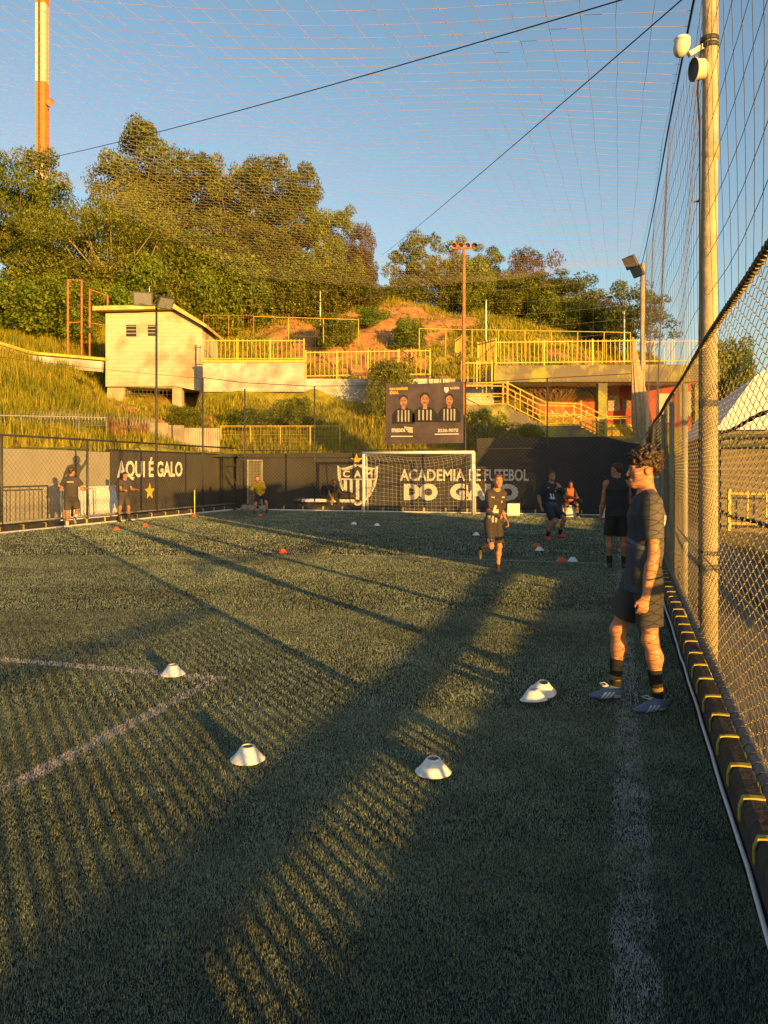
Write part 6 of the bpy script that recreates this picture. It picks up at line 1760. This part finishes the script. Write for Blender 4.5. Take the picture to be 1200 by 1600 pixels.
        if shoes is not None:
            c_s, c_sole, mark = shoes; S_ = SDF(); q = s
            heel = an - upf * 0.040 * q - fdv * 0.025 * q; ball = an - upf * 0.052 * q + fdv * 0.105 * q; toe = an - upf * 0.054 * q + fdv * 0.160 * q
            S_.cone(heel, an - upf * 0.045 * q + fdv * 0.05 * q, 0.036 * q, 0.036 * q, 0.02); S_.cone(an - upf * 0.045 * q + fdv * 0.05 * q, ball, 0.036 * q, 0.036 * q, 0.02, (upf, 0.75)); S_.cone(ball, toe, 0.036 * q, 0.024 * q, 0.02, (upf, 0.72))
            S_.cone(an - upf * 0.03 * q, an + upf * 0.012 * q - fdv * 0.006 * q, 0.040 * q, 0.043 * q, 0.02, None, 1); S_.cone(an + fdv * 0.03 * q - upf * 0.015 * q, an + fdv * 0.075 * q - upf * 0.032 * q, 0.030 * q, 0.027 * q, 0.02)
            base_h = float(-0.082 * q)
            clipf = lambda Q, an=an, upf=upf: base_h - ((Q - an) @ upf)
            def csh(Q, an=an, upf=upf, fdv=fdv, side_=side_):
                h = ((Q - an) @ upf) / q; f = ((Q - an) @ fdv) / q; d_ = ((Q - an) @ side_) / q; c = np.tile(np.array(c_s, float), (len(Q), 1))
                c[h < -0.066] = c_sole
                if mark == 'stripes':
                    for k in range(3):
                        f0 = 0.045 + 0.026 * k - (h + 0.05) * 0.9; c[(np.abs(f - f0) < 0.0075) & (h > -0.066) & (h < -0.022) & (np.abs(d_) > 0.018)] = (0.50, 0.55, 0.60)
                    c[(f < 0.02) & (f > -0.03) & (h > -0.064) & (h < -0.040)] = (0.42, 0.40, 0.36)
                if mark == 'tick':
                    c[(f > -0.02) & (f < 0.11) & (np.abs(h + 0.052 - 0.35 * np.abs(f - 0.02) ** 1.3) < 0.008) & (np.abs(d_) > 0.02)] = (0.62, 0.62, 0.62)
                return c
            sv = min(vox, 0.004 if detail else 0.009)
            so = sdf_obj('shoe', S_, sv, SHOE, root, None, clipf, csh)
            if detail:
                b = MB()
                for k in range(5):
                    c0 = an + fdv * (0.045 + 0.017 * k) * q - upf * (0.002 + 0.008 * k) * q
                    b.tube([c0 - side_ * 0.020 * q - upf * 0.004, c0 + upf * 0.005 * q, c0 + side_ * 0.020 * q - upf * 0.004], 0.0028, 6)
                c0 = an + fdv * 0.045 * q + upf * 0.010 * q
                for z_ in (-1, 1): b.tube([c0, c0 + fdv * 0.02 * q + side_ * z_ * 0.03 + upf * 0.016, c0 + fdv * 0.055 * q + side_ * z_ * 0.038 + upf * 0.008, c0 + fdv * 0.03 * q + side_ * z_ * 0.014 + upf * 0.0, c0], 0.003, 6)
                link_mesh('lace', b.mesh(smooth=True), mat('white_lace', (0.6, 0.6, 0.6), 0.8), so)
                b = MB()
                for f_, d_ in ((-0.03, 0.018), (-0.03, -0.018), (0.08, 0.024), (0.08, -0.024), (0.12, 0.018), (0.12, -0.018), (0.04, 0.022), (0.04, -0.022)):
                    c0 = an + fdv * f_ * q + side_ * d_ * q - upf * 0.080 * q; b.tube([c0, c0 - upf * 0.010], [0.006, 0.004], 8)
                link_mesh('studs', b.mesh(), mat('stud', (0.03, 0.05, 0.10), 0.5), so)
    return root, J

BLK = (0.030, 0.029, 0.031); CHAR = (0.055, 0.050, 0.050); NAVY = (0.035, 0.045, 0.075)
def kid_shirt(a, h, f, Q):
    c = np.tile(np.array((0.105, 0.090, 0.080)), (len(a), 1))
    c[(f > 0.02) & (h > 0.14)] = (0.040, 0.040, 0.046)                 # darker front, mostly shade put into the colour
    c[(np.abs(h - 0.12 - 0.5 * (f - 0.02)) < 0.012) & (f > 0.03)] = (0.10, 0.13, 0.19)
    c[(h < 0.12) & (f > 0.03)] = (0.055, 0.060, 0.080)
    c[(f < -0.075) & (np.abs(a) < 0.11) & (h > 0.28) & (h < 0.345)] = (0.55, 0.52, 0.48)   # lettering on the back
    c[(f < -0.075) & (np.abs(a) < 0.07) & (h > 0.10) & (h < 0.25) & (np.abs(np.abs(a) - 0.035) < 0.02)] = (0.55, 0.52, 0.48)
    return c
def run_shirt(a, h, f, Q):
    c = np.tile(np.array((0.058, 0.046, 0.040)), (len(a), 1))
    fr = f > 0.03
    c[(h < 0.075)] = (0.052, 0.045, 0.040)
    for x in (-0.115, -0.06, 0.0, 0.06, 0.115): c[(np.abs(a - x) < 0.017) & (h < 0.07 + 0.02 * np.sin(x * 60)) ] = (0.42, 0.40, 0.38)
    c[fr & (a > -0.085) & (a < 0.03) & (h > 0.11) & (h < 0.235) & ((np.abs(a + 0.045 - (h - 0.17) * 0.2) < 0.020) | (np.abs(h - 0.13) < 0.016) | ((np.abs(a - 0.005) < 0.02) & (h < 0.17)))] = (0.55, 0.52, 0.47)
    c[fr & (np.abs(np.abs(a) - 0.10) < 0.028) & (np.abs(h - 0.375) < 0.009)] = (0.5, 0.46, 0.40)
    c[fr & (np.abs(a - 0.075) < 0.016) & (np.abs(h - 0.30) < 0.022)] = (0.45, 0.38, 0.20)
    return c
def dark_shirt(a, h, f, Q):
    c = np.tile(np.array((0.030, 0.032, 0.040)), (len(a), 1)); fr = f > 0.03
    c[h < 0.04] = (0.06, 0.08, 0.13)
    c[fr & (np.abs(a) < 0.075) & (h > 0.11) & (h < 0.235) & ((np.abs(a + 0.03 + (h - 0.17) * 0.3) < 0.018) | (np.abs(h - 0.135) < 0.014) | (np.abs(a - 0.035 + (h - 0.17) * 0.2) < 0.014))] = (0.55, 0.56, 0.60)
    c[fr & (np.abs(a - 0.08) < 0.014) & (np.abs(h - 0.31) < 0.022)] = (0.40, 0.42, 0.20)
    c[fr & (np.abs(np.abs(a) - 0.10) < 0.022) & (np.abs(h - 0.37) < 0.007)] = (0.4, 0.4, 0.42)
    return c
def run_shorts(Q):
    c = np.tile(np.array((0.050, 0.040, 0.035)), (len(Q), 1)); c[(Q[:, 2] > Q[:, 2].max() - 0.14) & (np.sin(Q[:, 0] * 75) > 0.1)] = (0.40, 0.38, 0.36); k = (np.abs(Q[:, 2] - Q[:, 2].min() - 0.07) < 0.03) & (np.sin(Q[:, 0] * 150) > 0) & (Q[:, 1] < -0.05) & (Q[:, 0] < -0.05); c[k] = (0.5, 0.46, 0.4); return c
def flat(col): return lambda Q: np.tile(np.array(col), (len(Q), 1))
def back_text(col, txt):
    def f_(a, h, f, Q):
        c = np.tile(np.array(col), (len(a), 1)); k = (f < -0.06) & (np.abs(a) < 0.09) & (np.abs(h - 0.35) < 0.02) & (np.sin(a * 170) > -0.5); c[k] = txt; return c
    return f_

# boy by the fence
person((0.155, 5.33, 0.012), math.radians(-73), 1.62, 'curly haired boy in charcoal kit and blue boots standing beside the fence', SKIN_A,
       dict(lean=-3, head_pitch=math.degrees(0.06), head_yaw=-6, lth=-2, lkn=5, rth=20, rkn=17, lab=3, rab=1, arm=1.10, headk=1.06, lua=-2, lel=13, laa=4, rua=-4, rel=14, raa=6, rin=0, curl=0.75, lfy=14, rfy=-2, twist=-8),
       hair='curly', shirt=kid_shirt, shorts=flat((0.050, 0.046, 0.046)), socks=((0.022, 0.021, 0.021), 0.20, (0.055, 0.085, (0.20, 0.145, 0.045))), shoes=((0.085, 0.125, 0.22), (0.045, 0.085, 0.17), 'stripes'),
       vox=0.0058, girth=0.93, sleeve=0.80, loose=1.1, detail=True, shirt_len=0.12, short_len=0.80)
# sleeveless boy
r2, J2 = person((-0.03, 12.7, 0.012), math.radians(188), 1.62, 'boy in black sleeveless top and shorts seen from behind on the sideline', SKIN_B,
       dict(head_yaw=50, lth=4, lkn=4, rth=2, rkn=3, lua=6, lel=12, laa=10, rua=12, rel=80, raa=8, rin=10, curl=0.5), hair='short', shirt=BLK, shorts=flat((0.024, 0.024, 0.026)), socks=(BLK, 0.13, None),
       shoes=((0.035, 0.035, 0.037), (0.5, 0.5, 0.5), 'tick'), vox=0.0085, no_sleeve=True, loose=1.6, shirt_len=0.05, short_len=0.86)
# running boy
person((-1.80, 11.50, 0.012), math.radians(36), 1.48, 'running boy in dark shirt with white print lit by the low sun', SKIN_A,
       dict(lean=9, hip=0.775, lth=10, lkn=16, lab=-2, rth=20, rkn=98, rab=4, rfoot=-70, lua=-26, lel=66, laa=6, rua=12, rel=62, raa=9, rin=10, curl=0.9, head_yaw=-16, side=2), hair='short', hair_mat=HAIR_R,
       shirt=run_shirt, shorts=run_shorts, socks=((0.05, 0.035, 0.025), 0.10, None), shoes=((0.055, 0.045, 0.035), (0.10, 0.08, 0.05), None), vox=0.0085, loose=0.9, sleeve=0.9, shirt_len=0.0, girth=0.84, short_len=0.88)
# dark runner with red shoes
person((-1.50, 17.75, 0.012), math.radians(62), 1.60, 'leaning boy in black shirt with red shoes changing direction in the shade', SKIN_B,
       dict(lean=2, side=3, twist=-32, hip=0.735, lth=44, lkn=66, lab=6, rth=30, rkn=62, rab=2, rfoot=-12, lua=24, lel=50, laa=34, rua=-10, rel=38, raa=20, curl=0.6, head_pitch=-10, head_roll=4, head_yaw=-34), hair='full',
       shirt=dark_shirt, shorts=flat((0.028, 0.032, 0.048)), socks=(BLK, 0.14, None), shoes=((0.60, 0.03, 0.05), (0.45, 0.02, 0.04), None), vox=0.010, loose=1.3, sleeve=0.85)
# sitting boy in orange vest
person((-1.58, 26.28, 0.0), math.radians(14), 1.58, 'boy in orange training vest sitting on a white cube block', SKIN_C,
       dict(hip=0.47, lean=20, lth=82, lkn=84, lab=14, rth=78, rkn=80, rab=14, lua=34, lel=52, laa=12, lin=22, rua=34, rel=50, raa=12, rin=22, head_pitch=8), hair='short',
       shirt=BLK, shorts=flat(BLK), socks=(BLK, 0.13, None), shoes=((0.55, 0.62, 0.05), (0.5, 0.6, 0.05), None), vox=0.012, bib=(0.80, 0.12, 0.02))
# sitting boy on the bench
q6 = onY(517, 790, 28.30)
person((q6.x, 28.30, 0.0), math.radians(48), 1.55, 'boy in dark kit sitting on the white bench beside his bag', SKIN_B,
       dict(hip=0.50, lean=22, lth=76, lkn=74, lab=8, rth=84, rkn=90, rab=8, lua=40, lel=40, laa=10, rua=20, rel=40, raa=12, head_pitch=6, head_yaw=10), hair='short',
       shirt=(0.035, 0.034, 0.036), shorts=flat((0.04, 0.045, 0.06)), socks=((0.25, 0.25, 0.28), 0.16, None), shoes=((0.05, 0.05, 0.055), (0.3, 0.3, 0.3), None), vox=0.012)
# boy in yellow
person((-12.2, 24.9, 0.012), math.radians(28), 1.52, 'boy in yellow shirt crouching in a turn by the far left corner', SKIN_A,
       dict(hip=0.66, lean=16, side=-14, lth=46, lkn=72, lab=14, rth=30, rkn=56, rab=18, lua=18, lel=70, laa=16, lin=20, rua=24, rel=80, raa=32, rin=20, head_pitch=4, lfoot=-6, rfoot=-14), hair='short', hair_mat=HAIR_R,
       shirt=(0.62, 0.40, 0.02), shorts=flat((0.030, 0.030, 0.034)), socks=((0.10, 0.08, 0.06), 0.12, None), shoes=(BLK, (0.1, 0.1, 0.1), None), vox=0.012, sleeve=0.9)
# two boys near the side wall
person((-13.65, 16.75, 0.012), math.radians(205), 1.58, 'boy in dark lettered shirt stepping toward the white barrier seen from behind', SKIN_B,
       dict(lean=6, lth=4, lkn=6, lab=2, rth=26, rkn=88, rab=6, rfoot=-50, lua=6, lel=84, laa=24, rua=8, rel=88, raa=26, head_yaw=-30), hair='full', shirt=back_text((0.050, 0.042, 0.040), (0.5, 0.42, 0.28)),
       shorts=flat((0.06, 0.055, 0.055)), socks=((0.55, 0.50, 0.46), 0.16, None), shoes=((0.06, 0.05, 0.045), (0.3, 0.3, 0.3), None), vox=0.011, loose=1.5, shirt_len=0.03)
person((-14.2, 19.75, 0.012), math.radians(68), 1.46, 'boy in grey kit with forearms raised near the AQUI lettering', SKIN_B,
       dict(lean=4, lth=6, lkn=6, lab=9, rth=2, rkn=4, rab=9, lua=28, lel=62, laa=8, rua=24, rel=64, raa=10, head_pitch=12), hair='short', shirt=(0.052, 0.046, 0.050), shorts=flat((0.062, 0.055, 0.055)),
       socks=((0.045, 0.042, 0.04), 0.20, None), shoes=(BLK, (0.10, 0.10, 0.10), None), vox=0.011, loose=1.3)
# bottle in the sleeveless boy's raised hand
bpy.context.view_layer.update()
hw_ = r2.matrix_world @ Vector(J2['rhand']) if 'rhand' in J2 else Vector((0, 12.6, 1.1))
bt = thing('water_bottle', hw_ - Vector((0, 0, 0.08)), 'clear water bottle held by the sleeveless boy', 'bottle')
b = MB(); b.lathe(hw_ + Vector((0, 0, -0.07)), [(0.0, 0), (0.028, 0.003), (0.030, 0.02), (0.030, 0.12), (0.022, 0.15), (0.012, 0.165), (0.012, 0.18)], 16); b.build('body', mat('bottle_plastic', (0.45, 0.48, 0.52), 0.15, 0.1, 4, spec=0.6), bt, smooth=True)
b = MB(); b.lathe(hw_ + Vector((0, 0, 0.11)), [(0.014, 0), (0.014, 0.02), (0.0, 0.021)], 12); b.build('cap', M['white_paint'], bt, smooth=True)
# ================================================================ training cones
def cone_mesh(R=0.092, H=0.072, rt=0.030):
    b = MB(); n = 40
    prof = [(R, 0.0), (R + 0.001, 0.004), (R - 0.010, 0.010), (R * 0.80, 0.022), (R * 0.62, 0.040), (rt + 0.012, H - 0.010), (rt + 0.004, H), (rt - 0.001, H), (rt + 0.002, H - 0.006), (R * 0.60, 0.036), (R * 0.78, 0.018), (R - 0.008, 0.004)]
    b.lathe((0, 0, 0), prof, n, closed=True); me = b.mesh(smooth=True); return me
CW = cone_mesh(); CW.materials.append(M['cone_white']); CO = cone_mesh(); CO.materials.append(M['cone_orange'])
def cone(px, py, col, label, group=None, tilt=None, s=1.0, z=0.012):
    d = CAM_H * 1200 / (py - 735); p = at(px, 735, d)
    o = link_mesh('training_cone', CW if col == 'w' else CO, None, None, (p.x, p.y, z)); o.scale = (s, s, s)
    if tilt: o.rotation_euler = tilt
    return tag(o, label, 'cone', group)
cone(270, 1056, 'w', 'white cone standing on the painted box line')
cone(387, 1190, 'w', 'white cone alone on sunlit turf below the box corner')
cone(677, 1210, 'w', 'white cone at the edge of the shade nearest the sideline')
cone(848, 1087, 'w', 'white cone tipped against another near the standing boy', tilt=(0.25, 0.1, 0), z=0.03)
cone(834, 1098, 'w', 'white cone leaning in front of the tipped cone', tilt=(-0.1, -0.06, 0.3), z=0.02)
g2 = 'white cones in the shaded far box'
cone(553, 820, 'w', 'small white cone on the shaded turf in front of the goal', g2); cone(589, 822, 'w', 'small white cone on the shaded turf in front of the goal', g2)
cone(744, 837, 'w', 'small white cone just left of the running boy')
cone(843, 861, 'w', 'small white cone beside an orange one below the red shoes')
cone(838, 855, 'o', 'orange cone beside a white one below the red shoes')
cone(895, 878, 'w', 'small white cone next to an orange one near the sleeveless boy')
cone(877, 878, 'o', 'orange cone next to a white one near the sleeveless boy')
cone(442, 865, 'o', 'orange cone alone on the halfway line')
g3 = 'orange cones near the side kerb'
cone(182, 828, 'o', 'orange cone near the side kerb below the yellow star', g3); cone(227, 823, 'o', 'orange cone near the side kerb below the yellow star', g3)
cone(407, 807, 'o', 'orange cone at the feet of the boy in yellow')
d = CAM_H * 1200 / (808 - 735); p = at(304, 735, d)
pk_ = thing('slalom_pole', (p.x, p.y, 0), 'yellow slalom pole in an orange base near the side wall', 'pole')
b = MB(); b.lathe((p.x, p.y, 0.01), [(0.11, 0), (0.11, 0.015), (0.05, 0.06), (0.03, 0.075), (0.0, 0.075)], 24); b.build('base', M['cone_orange'], pk_, smooth=True)
b = MB(); b.tube([(p.x, p.y, 0.05), (p.x, p.y, 0.90)], 0.018, 10); b.build('stick', mat('bright_yellow', (0.80, 0.62, 0.05), 0.5), pk_, smooth=True)

# ================================================================ benches, blocks, barriers
def block(c, s, rz, label, group=None):
    b = MB(); b.bbox((c[0], c[1], s[2] / 2 + 0.004), s, rz, 0.015); o = b.build('foam_block', mat('white_block', (0.66, 0.63, 0.58), 0.7, 0.12, 3), None, loc=(c[0], c[1], 0)); return tag(o, label, 'block', group)
block((-1.58, 26.25), (0.46, 0.40, 0.40), 0.05, 'white cube block under the boy in the orange vest')
block((-3.45, 26.45), (0.42, 0.40, 0.42), 0.1, 'white cube block beside the right goalpost')
block((-0.35, 26.0), (0.5, 0.4, 0.42), 0.0, 'white cube block near the dark door behind the sleeveless boy')
bx = thing('white_container', (-15.55, 20.9, 0), 'sunlit white slant sided container between fence and pale wall', 'container')
b = MB(); b.prism([(-15.25, 19.55, 0.0), (-15.25, 21.1, 0.0), (-15.4, 20.95, 1.02), (-15.4, 19.8, 1.02)], (-0.6, 0, 0)); b.build('body', M['white_paint'], bx)
b = MB(); b.box((-15.7, 20.375, 1.045), (0.66, 1.2, 0.04)); b.build('lid', M['white_paint'], bx)
def barrier(y0, y1, x, h, m, label, n):
    t_ = thing('barrier', (x, (y0 + y1) / 2, 0), label, 'barrier'); b = MB()
    b.tube([(x, y0, 0), (x, y0, h), (x, y1, h), (x, y1, 0)], 0.024, 8); b.build('frame', m, t_, smooth=True)
    b = MB(); b.tube([(x, y0, 0.14), (x, y1, 0.14)], 0.018, 6); b.build('rail', m, t_)
    for k in range(1, n):
        y = y0 + (y1 - y0) * k / n; b = MB(); b.tube([(x, y, 0.14), (x, y, h)], 0.012, 6); b.build('bar', m, t_)
    for y in (y0 + .1, y1 - .1):
        b = MB(); b.tube([(x - 0.25, y, 0.02), (x + 0.25, y, 0.02)], 0.018, 6); b.build('foot', m, t_)
barrier(18.0, 19.5, -15.0, 1.05, M['white_paint'], 'white tubular crowd barrier behind the boy facing the wall', 8)
barrier(14.6, 17.7, -15.2, 1.12, M['dark_steel'], 'black tubular barrier in front of the pale wall', 9)
bp_ = onY(512, 790, 28.35)
bn_ = thing('bench', (bp_.x, 28.35, 0), 'long white low bench behind the end fence', 'bench')
xa = onY(474, 790, 28.35).x; xb = onY(552, 790, 28.35).x
b = MB(); b.bbox(((xa + xb) / 2, 28.35, 0.36), (xb - xa, 0.34, 0.12), 0, 0.02); b.build('seat', M['white_paint'], bn_)
for x in (xa + 0.25, (xa + xb) / 2, xb - 0.25): b = MB(); b.box((x, 28.35, 0.14), (0.07, 0.30, 0.32)); b.build('leg', M['dark_steel'], bn_)
# bags
def bag(c, s, label, m):
    b = MB(); vs = []; n = 14; prof = [(0.55, 0.0), (0.95, 0.12), (1.0, 0.45), (0.85, 0.8), (0.45, 0.97), (0.0, 1.0)]
    for r_, h in prof:
        for k in range(n):
            a = 2 * math.pi * k / n; q = r_ * (1 + 0.12 * math.sin(3 * a + h * 5)); vs.append((c[0] + s[0] / 2 * q * math.cos(a), c[1] + s[1] / 2 * q * math.sin(a), c[2] + s[2] * h))
    b.add(vs, [(i * n + k, i * n + (k + 1) % n, (i + 1) * n + (k + 1) % n, (i + 1) * n + k) for i in range(5) for k in range(n)] + [tuple(range(n - 1, -1, -1))])
    t_ = thing('sports_bag', (c[0], c[1], c[2]), label, 'bag'); b.build('body', m, t_, smooth=True)
    b = MB(); b.tube([(c[0] - s[0] * .25, c[1] - s[1] * .3, c[2] + s[2] * .85), (c[0], c[1] - s[1] * .35, c[2] + s[2] * 1.15), (c[0] + s[0] * .25, c[1] - s[1] * .3, c[2] + s[2] * .85)], 0.015, 6); b.build('strap', m, t_, smooth=True)
q = onY(541, 770, 28.35); bag((q.x, 28.35, 0.42), (0.75, 0.32, 0.30), 'black sports bag lying on the white bench', M['tarp_dark'])
q = onY(508, 770, 28.4); bag((q.x - 0.05, 28.48, 0.42), (0.34, 0.26, 0.55), 'black backpack standing on the bench beside the sitting boy', M['tarp_dark'])
for k, px in enumerate((384, 393, 412)):
    q = onY(px, 795, 27.0); bag((q.x, 26.95, 0.0), (0.36, 0.3, 0.22), 'grey stone filled bag lying by the far left kerb corner', mat('grey_sack', (0.25, 0.24, 0.22), 0.9, 0.3, 12, 0.5, 20))
    bpy.data.objects[C.objects[-2].name if C.objects[-2].type == 'EMPTY' else C.objects[-1].parent.name]['group'] = 'grey sacks in the corner'

# ================================================================ weeds and litter outside the fence
def dry_grass(n, seed):
    r = np.random.default_rng(seed); y = r.uniform(2.6, 22, n); x = 0.64 + r.uniform(0, 1, n) ** 1.6 * 2.2
    clump = vnoise(x, y, 2.2, 3.0); k = clump > 0.45; x = x[k]; y = y[k]; n = len(x)
    z = np.full(n, -0.12); L = r.uniform(0.04, 0.14, n) * (0.5 + clump[k]); az = r.uniform(0, 6.28, n); ln = r.uniform(0.1, 1.0, n); wd = r.uniform(0.002, 0.006, n)
    v = np.empty((n, 3, 3), dtype=np.float32); wx = -np.sin(az) * wd; wy = np.cos(az) * wd
    v[:, 0] = np.stack([x - wx, y - wy, z], 1); v[:, 1] = np.stack([x + wx, y + wy, z], 1); v[:, 2] = np.stack([x + np.cos(az) * ln * L, y + np.sin(az) * ln * L, z + L + 0.05], 1)
    u = r.uniform(0, 1, (n, 1)); c = np.array([0.16, 0.15, 0.05]) * u + np.array([0.28, 0.21, 0.10]) * (1 - u)
    g1 = r.uniform(0, 1, n) < 0.25; c[g1] = [0.10, 0.14, 0.03]
    return np_mesh('dry_grass', v.reshape(-1, 3), np.arange(n * 3).reshape(-1, 3), np.repeat(c, 3, axis=0))
o = link_mesh('dry_grass', dry_grass(26000, 3), mat_attr('dry_grass', 0.85, 0.1, trans=0.2)); tag(o, 'dry grass and weeds growing outside the right fence', 'grass', kind='stuff')
for i in range(26):
    y = 3.0 + rnd.random() * 6.5; x = fence_x(y) + 0.12 + rnd.random() * 0.7; a = rnd.uniform(0, 6.28); s = rnd.uniform(0.04, 0.09)
    b = MB(); vs = []
    for u in range(5):
        f = u / 4; w_ = math.sin(math.pi * min(0.98, f + 0.03)) * 0.4 * s; cz = -0.06 + 0.03 * math.sin(f * 3) + rnd.uniform(0, .01)
        vs += [(x + math.cos(a) * s * f - math.sin(a) * w_, y + math.sin(a) * s * f + math.cos(a) * w_, cz + 0.014), (x + math.cos(a) * s * f, y + math.sin(a) * s * f, cz), (x + math.cos(a) * s * f + math.sin(a) * w_, y + math.sin(a) * s * f - math.cos(a) * w_, cz + 0.014)]
    fs = []
    for u in range(4): fs += [(u * 3, u * 3 + 1, u * 3 + 4, u * 3 + 3), (u * 3 + 1, u * 3 + 2, u * 3 + 5, u * 3 + 4)]
    b.add(vs, fs); o = b.build('dead_leaf', M['wattle'] if i % 3 else M['corrug'], None, loc=(x, y, -0.06), smooth=True)
    tag(o, 'curled dead leaf on the earth outside the right fence', 'leaf', 'dead leaves outside the fence')
